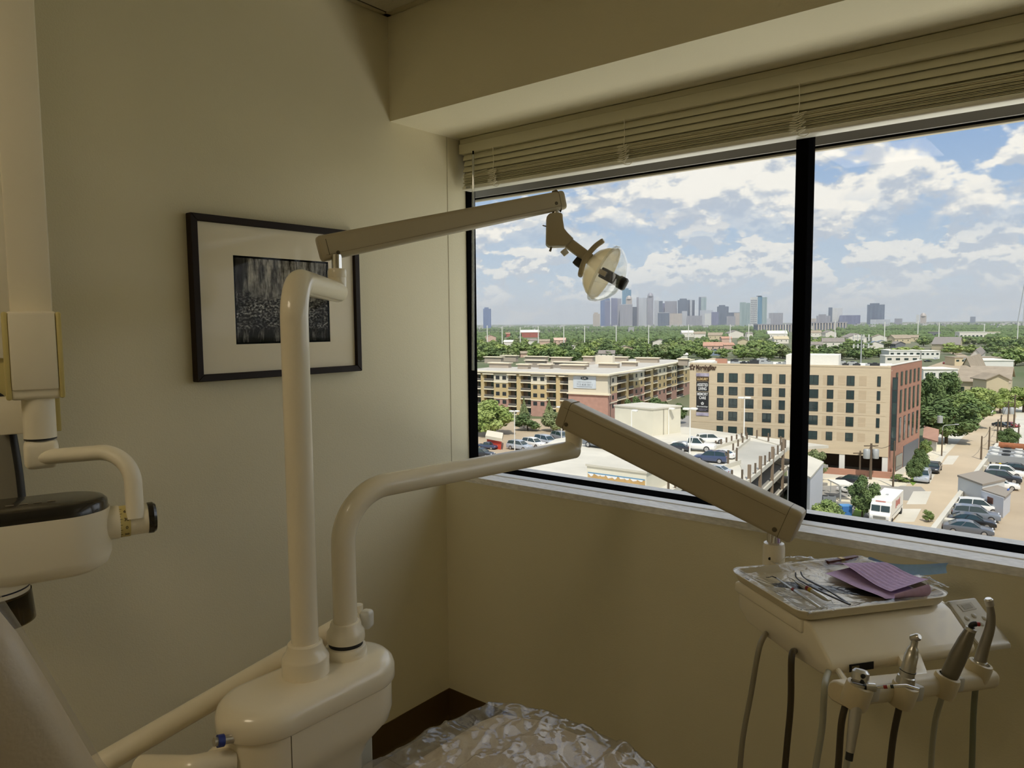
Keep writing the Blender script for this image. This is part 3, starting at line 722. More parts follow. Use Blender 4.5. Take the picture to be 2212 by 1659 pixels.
# hoses leaving the head
hose_cols = {'grey_hose': mat('hose_grey', srgb(150, 142, 122), 0.45), 'dark_hose': mat('hose_dark', srgb(64, 54, 36), 0.45), 'pale_hose': mat('hose_pale', srgb(168, 166, 146), 0.45)}
def hose(pts, r, m_, par, nm='hose'):
    return MB().tube(bez(pts, 36), r, 14).build(nm, m_, par)
hose([T(-0.14, 0.03, -0.104), K(1640, 1400, 1.47), K(1622, 1500, 1.50), K(1604, 1600, 1.52), K(1594, 1720, 1.55)], 0.0055, hose_cols['grey_hose'], du)
hose([T(-0.135, -0.06, -0.106), K(1710, 1420, 1.38), K(1708, 1520, 1.40), K(1700, 1610, 1.42), K(1690, 1720, 1.44)], 0.0060, hose_cols['dark_hose'], du)
hose([T(-0.125, -0.15, -0.104), K(1782, 1480, 1.26), K(1776, 1570, 1.28), K(1762, 1660, 1.30), K(1752, 1760, 1.32)], 0.0055, hose_cols['pale_hose'], du)
hose([HB0 + hax*0.012 - hu*0.01, K(1818, 1560, 1.17), K(1812, 1640, 1.18), K(1804, 1740, 1.19)], 0.0052, hose_cols['dark_hose'], du)

# ------------------------------------------------------------------ handpieces in the holder
def seg_lathe(o, axis, prof, seg=24): return MB().lathe(prof, o, axis, seg)
# air/water syringe (nearest cup)
c = HP[0]
s = thing('air_water_syringe', c, 'steel air-water syringe with bent nozzle in the end holder cup', 'syringe', 'handpieces in the holder')
bd = (K(1838, 1600, 1.12) - K(1853, 1490, 1.13)).normalized()
t0 = K(1856, 1478, 1.125)
MB().tube([t0, t0 + bd*0.02, t0 + bd*0.055, t0 + bd*0.10], [0.0105, 0.0095, 0.0085, 0.0062], 20).build('syringe_handle', steel, s)
MB().lathe([(0.010, 0), (0.0125, 0.003), (0.0125, 0.014), (0.009, 0.018), (0.0, 0.018)], t0 - bd*0.004, -bd, 24).build('syringe_head', mat('steel_light', (0.66, 0.65, 0.63), 0.3, 1.0), s)
for q in (-1, 1): MB().lathe([(0.0038, 0), (0.0038, 0.003), (0.002, 0.004), (0, 0.004)], t0 - bd*0.012 - hax*0.006 + hu*(0.004*q) + hf*0.007, (hf-hax*0.5), 14).build('button', rubber, s)
n0 = K(1868, 1484, 1.12); n1 = K(1890, 1485, 1.12); n2 = K(1958, 1481, 1.10); n3 = K(1986, 1490, 1.09)
MB().tube([n0, n1], [0.0068, 0.0062], 16).build('nozzle_sleeve', steel, s)
MB().tube(fillet([n1, n2, n3], 0.012), 0.0022, 10).build('nozzle', chrome, s)
for f0, f1, nm, cc in ((0.28, 0.40, 'red_band', srgb(140, 30, 24)), (0.40, 0.50, 'white_band', srgb(220, 216, 200)), (0.50, 0.60, 'dark_band', srgb(40, 48, 36))):
    MB().tube([n1 + (n2-n1)*f0, n1 + (n2-n1)*f1], 0.0028, 10).build(nm, mat(nm, cc, 0.4), s)
hose([t0 + bd*0.098, K(1836, 1610, 1.115), K(1828, 1660, 1.12), K(1822, 1740, 1.13)], 0.0046, hose_cols['pale_hose'], s)
MB().tube([t0 + bd*0.095, t0 + bd*0.112], 0.0055, 12).build('hose_nut', rubber, s)
# slow-speed handpiece
c = HP[1]
s = thing('slow_handpiece', c, 'stepped steel slow-speed handpiece with small angled head in second cup', 'handpiece', 'handpieces in the holder')
o0 = K(1948, 1505, 1.195); o1 = K(1979, 1372, 1.185); ax_ = (o1-o0).normalized(); ln = (o1-o0).length
MB().lathe([(0.0100, 0.0), (0.0135, ln*0.10), (0.0140, ln*0.28), (0.0132, ln*0.30), (0.0132, ln*0.33), (0.0115, ln*0.345), (0.0112, ln*0.50), (0.0105, ln*0.52), (0.0102, ln*0.68), (0.0095, ln*0.69), (0.0085, ln*0.76), (0.0075, ln*0.79), (0.0055, ln*0.82), (0.005, ln*0.92), (0.0, ln*0.92)], o0, ax_, 28).build('handle', steel, s)
MB().lathe([(0.0122, ln*0.42), (0.0122, ln*0.43)], o0, ax_, 28).build('dark_ring', rubber, s)
MB().lathe([(0.0045, -0.008), (0.006, -0.006), (0.006, 0.005), (0.004, 0.008), (0, 0.008)], o0 + ax_*ln*0.96, (ax_*0.45 + RH*0.3 - UP*0.0 - FH*0.6).normalized(), 20).build('head', steel, s)
hose([o0 + ax_*0.006, K(1942, 1530, 1.20), K(1930, 1590, 1.21), K(1922, 1660, 1.22), K(1916, 1740, 1.23)], 0.0052, hose_cols['dark_hose'], s)
# polishing handpiece with bent tip
c = HP[2]
s = thing('scaler_handpiece', c, 'thick grey handpiece with black collar and bent red tip in third cup', 'handpiece', 'handpieces in the holder')
o0 = K(2040, 1482, 1.265); o1 = K(2098, 1357, 1.255); ax_ = (o1-o0).normalized(); ln = (o1-o0).length
MB().lathe([(0.0085, -0.004), (0.0115, 0.0), (0.0125, ln*0.08), (0.0125, ln*0.15)], o0, ax_, 28).build('black_collar', rubber, s)
MB().lathe([(0.0120, ln*0.14), (0.0138, ln*0.22), (0.0138, ln*0.50), (0.0115, ln*0.78), (0.0085, ln*0.97), (0.0075, ln)], o0, ax_, 28).build('handle', mat('handpiece_grey', srgb(120, 114, 100), 0.35, 0.4), s)
MB().lathe([(0.0088, ln*0.95), (0.0090, ln*1.0), (0.006, ln*1.005)], o0, ax_, 24).build('tip_ring', steel, s)
tp = bez([o1, K(2098, 1352, 1.255), K(2103, 1348, 1.252), K(2113, 1348, 1.25)], 15)
MB().tube(tp, [0.0058, 0.0055] + [0.0045]*(len(tp)-4) + [0.0025, 0.002], 12).build('tip', rubber, s)
MB().tube([K(2104, 1347.5, 1.251), K(2116, 1348.5, 1.25)], 0.0036, 10).build('red_tip', mat('red_plastic', srgb(150, 24, 20), 0.4), s)
hose([o0 + ax_*0.004, K(2034, 1508, 1.27), K(2020, 1560, 1.29), K(2012, 1640, 1.30), K(2010, 1740, 1.31)], 0.0048, hose_cols['pale_hose'], s)
# high-speed handpiece
c = HP[3]
s = thing('high_speed_handpiece', c, 'slim curved steel high-speed handpiece in the far holder cup', 'handpiece', 'handpieces in the holder')
o0 = K(2112, 1450, 1.335); o1 = K(2141, 1330, 1.325); o2 = K(2137, 1302, 1.32)
pp = bez([o0, o0 + (o1-o0)*0.35, o0 + (o1-o0)*0.75 + RH*0.003, o1, o2], 28); n_ = len(pp)
MB().tube(pp, [0.0115 - 0.0058*(i/(n_-1))**0.8 for i in range(n_)], 20).build('handle', mat('steel_dark', (0.33, 0.31, 0.28), 0.3, 1.0), s)
MB().lathe([(0.0115, 0), (0.0128, 0.002), (0.0128, 0.012), (0.0115, 0.014)], o0 + (o1-o0)*0.06, (o1-o0), 24).build('coupling_ring', steel, s)
MB().lathe([(0.005, -0.006), (0.0072, -0.005), (0.0072, 0.006), (0.005, 0.0085), (0, 0.0085)], o2, (UP*0.9 - RH*0.25).normalized(), 22).build('head', steel, s)
hose([o0, K(2108, 1480, 1.345), K(2103, 1540, 1.36), K(2100, 1640, 1.37), K(2096, 1740, 1.38)], 0.0052, mat('hose_green_grey', srgb(120, 124, 104), 0.45), s)

# ------------------------------------------------------------------ tray
def rrect(hu_, hv_, r, n=6):
    p = []
    for cx, cy, st in ((hu_-r, hv_-r, 0), (-hu_+r, hv_-r, 1), (-hu_+r, -hv_+r, 2), (hu_-r, -hv_+r, 3)):
        for k in range(n+1): t = (st+k/n)*math.pi/2; p.append((cx+r*math.cos(t), cy+r*math.sin(t)))
    return p
tray = thing('instrument_tray', T(0, 0, -0.02), 'cream rectangular instrument tray wrapped in clear film on the delivery unit', 'tray')
trm = mat('tray_cream', srgb(214, 202, 172), 0.35)
rg = []
for du_, z in ((-0.016, -0.0185), (-0.006, -0.0180), (-0.002, -0.012), (0.0, -0.003), (0.0035, -0.001), (0.0035, 0.001), (0.0, 0.0015), (-0.004, -0.003), (-0.008, -0.0135), (-0.014, -0.0155), (-0.06, -0.0160)):
    rg.append([T(a, b, z) for a, b in rrect(0.170+du_, 0.1275+du_, 0.030+min(du_, 0))])
MB().loft(rg).build('tray_body', trm, tray)
film = clear('cling_film', (0.98, 0.98, 0.97), 0.08, 1.4, 1.1, bump=0.5, bscale=26.0, base=0.02, bdist=0.008, milk=0.03)
rnd = random.Random(5)
def film_grid(nu, nv, f):
    mb = MB(); vs = [f(i/nu, j/nv) for j in range(nv+1) for i in range(nu+1)]
    return mb.add(vs, [(j*(nu+1)+i, j*(nu+1)+i+1, (j+1)*(nu+1)+i+1, (j+1)*(nu+1)+i) for j in range(nv) for i in range(nu)])
from mathutils import noise as NZ
def crease(x, y, s=1.0, seed=0.0):
    a = NZ.ridged_multi_fractal(V((x*s, y*s*0.45+seed, seed)), 0.9, 2.2, 4, 1.0, 2.0)
    return a
def ftray(i, j):
    a = (i-0.5)*2; b = (j-0.5)*2
    ru, rv = 0.1745, 0.132
    k = 0.17
    ca = max(-1, min(1, a)); cb = max(-1, min(1, b))
    u_ = ru*ca; v_ = rv*cb
    ex = abs(ca)-(1-k); ey = abs(cb)-(1-k*1.3)
    if ex > 0 and ey > 0:
        q = math.hypot(ex/k, ey/(k*1.3))
        if q > 1: f = 1-(1-1/q); ex2, ey2 = ex/q, ey/q; u_ = math.copysign(ru*((1-k)+ex2), ca); v_ = math.copysign(rv*((1-k*1.3)+ey2), cb)
    w_ = 0.0026*(crease(u_, v_, 16.0, 1.3)-0.9)
    edge_ = max(abs(ca), abs(cb))
    base_ = 0.0035 - 0.0125*max(0, 1-(edge_/0.93)**6)
    return T(u_, v_, base_ + w_*(1.2 if edge_ < 0.96 else 0.3))
MB.__init__
film_grid(70, 56, ftray).build('film_wrap', film, tray, ang=180)
# loose corners of film
for (u0_, v0_, du_, dv_, seed) in ((0.165, -0.10, 0.028, 0.085, 2.0), (-0.06, 0.128, 0.11, 0.018, 4.0), (-0.165, -0.13, 0.06, -0.012, 6.0)):
    def ff(i, j, u0_=u0_, v0_=v0_, du_=du_, dv_=dv_, seed=seed):
        return T(u0_+du_*i, v0_+dv_*j, 0.001 + 0.010*math.sin(3.1*i)*math.sin(2.6*j+0.4) + 0.007*(crease(i, j, 3.0, seed)-0.9))
    film_grid(14, 14, ff).build('film_corner', film, tray, ang=180)

# ------------------------------------------------------------------ things on the tray
FZ = -0.004
def onT(px, py, dz_=0.0): return KZ(px, py, TZ+FZ+dz_)
ex = thing('explorer_probe', onT(1740, 1270), 'thin steel dental probe with red band, outermost on the tray', 'dental tool', 'tools on the tray')
a, b = onT(1678, 1249, .003), onT(1773, 1314, .003)
d_ = (b-a)
MB().tube([a + d_*0.0, a + d_*0.35, a + d_*0.36, a + d_*0.97, b], [0.0016, 0.0024, 0.0032, 0.0032, 0.0026], 12).build('handle', steel, ex)
MB().tube([a, onT(1668, 1245, .006), onT(1662, 1247, .006), onT(1655, 1247, .003)], [0.0013, 0.001, 0.0008, 0.0006], 8).build('hook_tip', mat('steel_black', (0.05, 0.05, 0.05), 0.35, 0.8), ex)
MB().tube([a + d_*0.385, a + d_*0.43], 0.0036, 12).build('red_band', mat('red_band', (0, 0, 0)), ex)
sc2 = thing('scaler', onT(1760, 1275), 'thick-handled steel scaler with red and yellow bands on the tray', 'dental tool', 'tools on the tray')
a, b = onT(1719, 1256, .004), onT(1789, 1297, .004); d_ = b-a
MB().tube([a, a + d_*0.12, a + d_*0.88, b], [0.002, 0.0046, 0.0046, 0.002], 14).build('handle', steel, sc2)
MB().tube([a, onT(1712, 1251, .006), onT(1706, 1249, .005), onT(1701, 1245, .003)], [0.0016, 0.001, 0.0008, 0.0005], 8).build('hook_tip', steel, sc2)
MB().tube([b, onT(1796, 1297, .006), onT(1800, 1304, .003)], [0.0016, 0.0009, 0.0005], 8).build('hook_tip', steel, sc2)
MB().tube([a + d_*0.36, a + d_*0.43], 0.0050, 14).build('red_band', mat('red_band', (0, 0, 0)), sc2)
MB().tube([a + d_*0.44, a + d_*0.52], 0.0050, 14).build('yellow_band', mat('yellow_band', srgb(190, 160, 40), 0.4), sc2)
tw = thing('tweezers', onT(1790, 1280), 'dark steel cotton tweezers with bent points beside the purple bib', 'tweezers', 'tools on the tray')
e_ = onT(1836, 1306, .004)
for k, (p_, q_, t_) in enumerate(((onT(1725, 1252, .005), onT(1780, 1281, .006), onT(1718, 1236, .010)), (onT(1739, 1249, .005), onT(1790, 1276, .008), onT(1729, 1234, .010)))):
    MB().tube(bez([t_, p_, q_, e_], 18), [0.0006] + [0.0018]*6 + [0.0028]*12, 8, squash=0.6).build('arm', mat('steel_black', (0, 0, 0)), tw)
wd_ = thing('wood_strip', onT(1815, 1217), 'dark reddish brown strip at the back of the tray', 'strip')
a, b = onT(1790, 1220, .0), onT(1856, 1209, .0); n_ = UP.cross(b-a).normalized()
MB().obox(a, b-a, n_*0.012, UP*0.008).build('strip_body', mat('brown_wood', srgb(84, 34, 20), 0.5, var=0.3, vscale=60), wd_)
MB().obox(a + (b-a)*0.42, (b-a)*0.12, n_*0.0125, UP*0.0087).build('brass_clip', mat('brass', srgb(150, 120, 50), 0.35, 0.7), wd_)

# lavender bib: folded sheet with fine ribs, front edge curling up
bib = thing('dental_bib', onT(1880, 1260), 'folded lavender paper bib with fine ribs lying on the tray', 'bib')
bibm = mat('lavender_paper', srgb(196, 168, 208), 0.8, var=0.08, vscale=90)
def sheet(cs, nu, nv, hfun, th=0.0006, ribs=0):
    c00, c10, c11, c01 = [V(p) for p in cs]
    def f(i, j):
        p = (c00*(1-i)+c10*i)*(1-j) + (c01*(1-i)+c11*i)*j
        return p + UP*(hfun(i, j) + (0.0008*math.sin(j*math.pi*2*ribs) if ribs else 0))
    mb = film_grid(nu, nv, f); n0_ = len(mb.v)
    return mb
c_l, c_b, c_r, c_f = onT(1786, 1218, .004), onT(1935, 1222, .004), onT(2020, 1268, .004), onT(1930, 1290, .004)
def hb(i, j):  # i: back-left to front-right, j: across
    return 0.004 + 0.013*min(1, i*4) + 0.006*math.sin(i*5.2+0.3) + 0.010*j*max(0, i-0.55)
bA, bB, bC, bD = onT(1788, 1224, 0), onT(1924, 1291, 0), onT(2007, 1268, 0), onT(1884, 1227, 0)
top_ = sheet((bA, bB, bC, bD), 48, 60, hb, ribs=26).build('top_layer', bibm, bib, ang=180)
def hb2(i, j): return 0.0035 + 0.001*math.sin(i*9)
b0_, b1_, b2_x, b3_ = onT(1782, 1242, 0), onT(1914, 1298, 0), onT(1990, 1290, 0), onT(1890, 1216, 0)
sheet((b0_, b1_, b2_x, b3_), 40, 60, hb2, ribs=26).build('bottom_layer', bibm, bib, ang=180)
def curl(i, j):
    "the lower layer rises and rolls back at its far side"
    p = b1_.lerp(b2_x, 0.15+0.85*j); q = b2_x.lerp(onT(2016, 1283, 0), j)
    a = i*2.3; r_ = 0.006 + 0.010*j; out = (bB-bA).normalized()
    return p + out*(r_*math.sin(a)*1.5) + UP*(0.004 + r_*(1-math.cos(a))*1.1)
film_grid(16, 30, curl).build('rolled_edge', bibm, bib, ang=180)
# blue mask strip behind the bib
mk = thing('face_mask', onT(1960, 1225), 'folded pale blue face mask leaning over the back of the lavender bib', 'face mask')
mkm = mat('mask_blue', srgb(150, 188, 236), 0.8, var=0.04, vscale=120)
base_ = [(1880, 1219, 1.685), (1912, 1231, 1.665), (1948, 1241, 1.63), (1990, 1243, 1.59), (2046, 1238, 1.56)]
top2 = [(1880, 1203, 1.69), (1915, 1215, 1.67), (1950, 1219, 1.64), (1995, 1219, 1.60), (2049, 1216, 1.57)]
lo_ = bez([K(*p) for p in base_], 32); hi_ = bez([K(*p) for p in top2], 32)
for k in range(2):
    off = FH*(0.006*k) - UP*(0.002*k)
    def fm(i, j, off=off):
        n_ = len(lo_)-1; a_ = i*n_; i0 = min(int(a_), n_-1); t_ = a_-i0
        l_ = lo_[i0].lerp(lo_[i0+1], t_); h_ = hi_[i0].lerp(hi_[i0+1], t_)
        return l_.lerp(h_, j) + off + FH*(0.006*math.sin(j*math.pi)) 
    film_grid(32, 6, fm).build('pleat', mkm, mk, ang=180)

# ------------------------------------------------------------------ x-ray unit on the left
XD = 1.36
rv = RAY(80, 900); xe2 = -V((rv.x, rv.y, 0)).normalized(); xe1 = V((-xe2.y, xe2.x, 0)).normalized()
if xe1.dot(RH) < 0: xe1 = -xe1
xrm = mat('xray_enamel', srgb(244, 236, 214), 0.4)
xyel = mat('xray_yellow_trim', srgb(210, 194, 128), 0.45)
xblk = mat('xray_black_cover', srgb(26, 22, 18), 0.25, coat=0.4)
kc = K(73, 767, XD)
xr = thing('dental_xray_unit', K(73, 1010, XD), 'cream wall-hung dental x-ray head with yellow trim and black top cover', 'x-ray unit')
FR = Matrix(((xe1.x, xe2.x, 0, 0), (xe1.y, xe2.y, 0, 0), (0, 0, 1, 0), (0, 0, 0, 1)))
def XM_(c): return Matrix.Translation(c) @ FR
sx = XD/FPX
cb_ = K(67, 660, XD+0.02)
MB().rbox((-0.0335, -0.04, -0.06), (0.0335, 0.02, 1.30), 0.004, 2, XM_(cb_)).build('vertical_beam', xrm, xr)
cb2 = K(-10, 720, XD+0.12)
MB().rbox((-0.04, -0.03, -0.05), (0.032, 0.03, 1.25), 0.004, 2, XM_(cb2)).build('rear_beam', xrm, xr)
MB().rbox((-0.040, -0.045, -0.08), (0.040, 0.040, 0.08), 0.008, 3, XM_(kc)).build('knuckle_body', xrm, xr)
MB().rbox((-0.036, 0.036, -0.062), (0.036, 0.0445, 0.0775), 0.004, 2, XM_(kc)).build('knuckle_face', xrm, xr)
for q in (-1, 1):
    MB().rbox((min(q*0.036, q*0.0455), -0.05, -0.079), (max(q*0.036, q*0.0455), 0.043, 0.079), 0.004, 2, XM_(kc)).build('yellow_trim', xyel, xr)
k2 = K(8, 798, XD+0.14)
MB().rbox((-0.05, -0.03, -0.058), (0.022, 0.03, 0.058), 0.006, 2, XM_(k2)).build('rear_trim', xyel, xr)
k3 = K(123, 893, XD+0.08)
MB().rbox((-0.006, -0.03, -0.033), (0.006, 0.02, 0.033), 0.002, 2, XM_(k3)).build('rear_trim', xyel, xr)
k4 = K(60, 895, XD+0.10)
MB().rbox((-0.05, -0.03, -0.036), (0.052, 0.02, 0.036), 0.004, 2, XM_(k4)).build('rear_knuckle', xrm, xr)
n0 = K(82, 857, XD)
zb_ = K(84, 946, XD).z
MB().lathe([(0.0265, zb_-n0.z), (0.0265, 0.01)], n0, UP, 36).build('neck', xrm, xr)
MB().lathe([(0.0262, -0.003), (0.0262, 0.001)], (n0.x, n0.y, zb_), UP, 36).build('neck_gap', rubber, xr)
z3 = K(86, 1012, XD).z
MB().rbox((-0.0275, -0.027, z3-zb_), (0.0275, 0.027, -0.003), 0.012, 4, XM_(V((n0.x, n0.y, zb_)))).build('yoke_block', xrm, xr)
yk = fillet([K(88, 988, XD), K(283, 972, XD-0.01), K(293, 1120, XD-0.02)], [0.075], 16)
MB().tube(yk, 0.0165, 20, squash=0.85).build('yoke_arm', xrm, xr)
# tube head
hd = XD - 0.02
hc = K(245, 1150, hd); zt_, zm_, zl_ = K(120, 1085, hd-0.05).z, K(120, 1106, hd-0.055).z, K(120, 1232, hd-0.05).z
hl_ = 0.36; hr = 0.072
def cap(x1, r, n=20):
    p = []
    for k in range(n+1): a = -math.pi/2 + math.pi*k/n; p.append((x1 - r + r*math.cos(a), r*math.sin(a)))
    p += [(x1-hl_, r), (x1-hl_, -r)]
    return p
hcx = K(240, 1150, hd); hcx.z = 0
def HR(x1, r, z): return [V((hcx.x, hcx.y, 0)) + xe1*a + xe2*b + UP*z for a, b in cap(x1, r)]
MB().loft([HR(-0.022, hr-0.022, zl_-0.004), HR(-0.006, hr-0.006, zl_+0.006), HR(0, hr, zl_+0.022), HR(0, hr, zm_)]).build('tube_housing', xrm, xr, ang=60)
MB().loft([HR(-0.002, hr-0.002, zm_), HR(-0.003, hr-0.003, zt_-0.002), HR(-0.009, hr-0.009, zt_+0.004), HR(-0.018, hr-0.018, zt_+0.006)]).build('top_cover', xblk, xr, ang=60)
for k in range(5):
    o_ = V((hcx.x, hcx.y, zt_+0.0061)) + xe1*(-0.095-0.02*k) + xe2*0.012
    MB().obox(o_, xe1*0.012, xe2*0.006, UP*0.0008).build('vent_mark', mat('vent_grey', srgb(120, 112, 96), 0.4), xr)
bc = K(250, 1128, hd); be = K(318, 1124, hd-0.004); bxv = xe1
MB().lathe([(0.030, -0.02), (0.030, 0.004), (0.0285, 0.006)], bc, bxv, 40).build('barrel_root', xrm, xr)
ring = MB().lathe([(0.0286, 0.002), (0.0286, 0.022)], bc, bxv, 48).build('dial_ring', xyel, xr)
MB().lathe([(0.0275, 0.021), (0.0275, 0.054), (0.026, 0.056)], bc, bxv, 40).build('barrel', xrm, xr)
MB().lathe([(0.0282, 0.052), (0.0288, 0.054), (0.0288, 0.061), (0.025, 0.066), (0.0, 0.066)], bc, bxv, 40).build('end_cap', xblk, xr)
dialm = mat('dial_print', (0.03, 0.025, 0.02), 0.6)
for k in range(13):
    a = -1.1 + k*0.18; n_ = (xe2*math.cos(a) + UP*math.sin(a)); t_ = (-xe2*math.sin(a) + UP*math.cos(a))
    ln_ = 0.006 if k % 2 == 0 else 0.0035
    MB().obox(bc + bxv*0.003 + n_*0.0286, bxv*ln_, t_*0.0007, n_*0.0003).build('dial_tick', dialm, ring)
for txt, a in (('60', 0.86), ('30', 0.32), ('0', -0.2), ('30', -0.74)):
    n_ = (xe2*math.cos(a) + UP*math.sin(a)); t_ = (-xe2*math.sin(a) + UP*math.cos(a))
    lettering('dial_number', txt, 0.01, bc + bxv*0.0155 + n_*0.02895, bxv, t_, dialm, ring, height=0.006, width=0.0075 if len(txt) > 1 else 0.004, bold=0.0002)
cc_ = K(20, 1255, hd)
cxy = V((hcx.x, hcx.y, 0)) + xe1*(-0.185)
MB().lathe([(0.058, -0.028), (0.058, 0.004)], (cxy.x, cxy.y, zl_), UP, 44).build('cone_ring', xrm, xr)
MB().lathe([(0.0585, -0.017), (0.0585, -0.0145)], (cxy.x, cxy.y, zl_), UP, 44).build('cone_stripe', mat('stripe_navy', (0.01, 0.012, 0.03), 0.4), xr)
MB().lathe([(0.064, -0.075), (0.060, -0.024), (0.057, -0.024), (0.061, -0.075)], (cxy.x, cxy.y, zl_), UP, 44, True).build('aiming_cone', clear('smoked_acrylic', (0.25, 0.2, 0.12), 0.05, 1.45, 1.0, milk=0.15, milkcol=(0.1, 0.08, 0.05)), xr)
MB().tube(bez([V((cxy.x, cxy.y, zl_-0.05)) - xe1*0.02, K(-10, 1300, hd+0.03), K(-60, 1340, hd+0.05)], 16), 0.012, 12).build('cable', rubber, xr)

# lead apron hanging at the left edge
AD = 1.47
ap = thing('lead_apron', K(-60, 1100, AD), 'grey lead apron with black piping hanging by the x-ray unit', 'apron')
apm = mat('apron_grey', srgb(128, 124, 112), 0.7, bump=0.3, bscale=120)
edge_px = [(-30, 846), (0, 857), (14, 880), (26, 930), (36, 985), (44, 1040), (52, 1130), (56, 1240)]
epts = bez([K(x, y, AD) for x, y in edge_px], 40)
lpts = [p - xe1*0.20 - xe2*0.02 for p in epts]
mb = MB()
nn_ = len(epts); rows = []
for p, q in zip(epts, lpts): rows.append([q.lerp(p, t/10) + xe2*(0.012*math.sin(t*0.6)) for t in range(11)])
mb.add([v for r in rows for v in r], [(i*11+j, i*11+j+1, (i+1)*11+j+1, (i+1)*11+j) for i in range(nn_-1) for j in range(10)])
mb.add([v - xe2*0.006 for r in rows for v in r], [(i*11+j, (i+1)*11+j, (i+1)*11+j+1, i*11+j+1) for i in range(nn_-1) for j in range(10)])
mb.build('apron_cloth', apm, ap)
MB().tube([p + xe2*0.002 for p in epts], 0.0085, 12, squash=0.7).build('piping', rubber, ap)
hk = epts[0]
MB().tube([hk - xe1*0.08 + UP*0.0, hk - xe1*0.08 + V((XW - (hk-xe1*0.08).x, 0, 0.02))], 0.006, 10).build('wall_hook', steel, ap)

# ------------------------------------------------------------------ dental chair with clear plastic covers
chm = mat('chair_vinyl', srgb(196, 178, 146), 0.42, bump=0.15, bscale=300)
ch = thing('dental_chair', (-0.80, 0.6, 0), 'beige upholstered dental chair seen at the lower edge of the picture', 'dental chair')
def cushion(c0, c1, w, th, nrm, steps=10, taper=1.0):
    "padded slab between two points"
    c0, c1, nrm = V(c0), V(c1), V(nrm).normalized(); ax_ = (c1-c0).normalized(); sd_ = ax_.cross(nrm).normalized(); rings = []
    for k in range(steps+1):
        t = k/steps; e = 1 - abs(2*t-1)**8*0.35
        p = c0.lerp(c1, t); w_ = w*(1 + (taper-1)*t)*e; h_ = th*(1-abs(2*t-1)**10*0.45); ring = []
        for q in range(28):
            a = 2*math.pi*q/28; ca, sa = math.cos(a), math.sin(a); n_ = 0.42
            ring.append(p + sd_*(math.copysign(abs(ca)**n_, ca)*w_/2) + nrm*(math.copysign(abs(sa)**n_, sa)*h_/2))
        rings.append(ring)
    return MB().loft(rings)
bn = V((0, 0.88, 0.47))
bt0 = V((-0.83, 0.36, 0.60)); bt1 = V((-0.86, 0.13, 1.24))
cushion(bt0, bt1, 0.40, 0.13, bn, 14, 0.85).build('backrest', chm, ch, ang=60)
cushion((-0.83, 0.24, 0.545), (-0.83, 0.80, 0.545), 0.44, 0.11, (0, 0, 1)).build('seat', chm, ch, ang=60)
cushion((-0.83, 0.76, 0.555), (-0.835, 1.26, 0.545), 0.42, 0.09, (0, 0.02, 1)).build('leg_rest', chm, ch, ang=60)
MB().rbox((-0.96, 0.1, 0.38), (-0.70, 0.75, 0.50), 0.02, 2).build('seat_base', enam, ch)
MB().rbox((-0.92, 0.28, 0.02), (-0.74, 0.62, 0.40), 0.03, 2).build('lift_column', enam, ch)
MB().rbox((-1.02, -0.1, 0.0), (-0.62, 0.85, 0.03), 0.01, 2).build('floor_base', enam, ch)

sheetm = clear('cover_film', (0.94, 0.93, 0.92), 0.06, 1.42, 1.2, bump=0.12, bscale=20.0, base=0.03, bdist=0.01, milk=0.10, milkcol=(0.85, 0.82, 0.78))
cv = thing('plastic_foot_cover', (-0.83, 1.0, 0.59), 'crumpled clear plastic sheet over the leg rest of the chair', 'plastic cover')
def fcov(i, j):
    a, b = 2*i-1, 2*j-1; k = 0.72
    u_ = a*math.sqrt(1-b*b*k/2); v_ = b*math.sqrt(1-a*a*k/2)
    x = -0.828 + 0.262*u_/math.sqrt(1-k/2)*0.86; y = 0.94 + 0.36*v_
    r_ = max(abs(a), abs(b))
    cr = crease(x, y, 9.0, 3.7)-0.9; c2 = crease(x*0.8+y*0.5+3, y-x*0.6, 21.0, 1.1)-0.9
    z = 0.603 + 0.014*max(0, cr) + 0.006*max(0, c2) + 0.006*NZ.noise(V((x*7, y*7, 2)))
    if r_ > 0.84: z -= 0.115*((r_-0.84)/0.16)**2
    return V((x, y, z))
film_grid(130, 150, fcov).build('film_sheet', sheetm, cv, ang=180)
hv = thing('plastic_backrest_cover', (-0.83, 0.1, 1.0), 'clear plastic sleeve over the top of the chair backrest', 'plastic cover')
ax_ = (bt1-bt0).normalized(); sd_ = ax_.cross(bn.normalized()).normalized()
rings = []
for k in range(25):
    t = -0.05 + 1.09*k/24; p = bt0 + (bt1-bt0)*t; ring = []
    e = 1-abs(min(1, 2*max(0, t)-1))**10*0.25
    loose = max(0.0, 0.62-t)*0.10
    for q in range(40):
        a = 2*math.pi*q/40; ca, sa = math.cos(a), math.sin(a)
        r_ = 1.05 + 0.02*NZ.noise(V((ca*3, sa*3, t*6)))
        ring.append(p + sd_*(math.copysign(abs(ca)**0.5, ca)*0.202*r_*e*(1-0.15*max(0, t))) + bn.normalized()*(math.copysign(abs(sa)**0.5, sa)*(0.068*r_*e + (loose if sa > 0 else 0)) ))
    rings.append(ring)
MB().loft(rings, False).build('film_sleeve', clear('sleeve_film', (0.97, 0.96, 0.94), 0.25, 1.3, 0.35, bump=0.1, bscale=9.0, base=0.01, bdist=0.02, milk=0.05, milkcol=(0.8, 0.78, 0.75)), hv, ang=180)
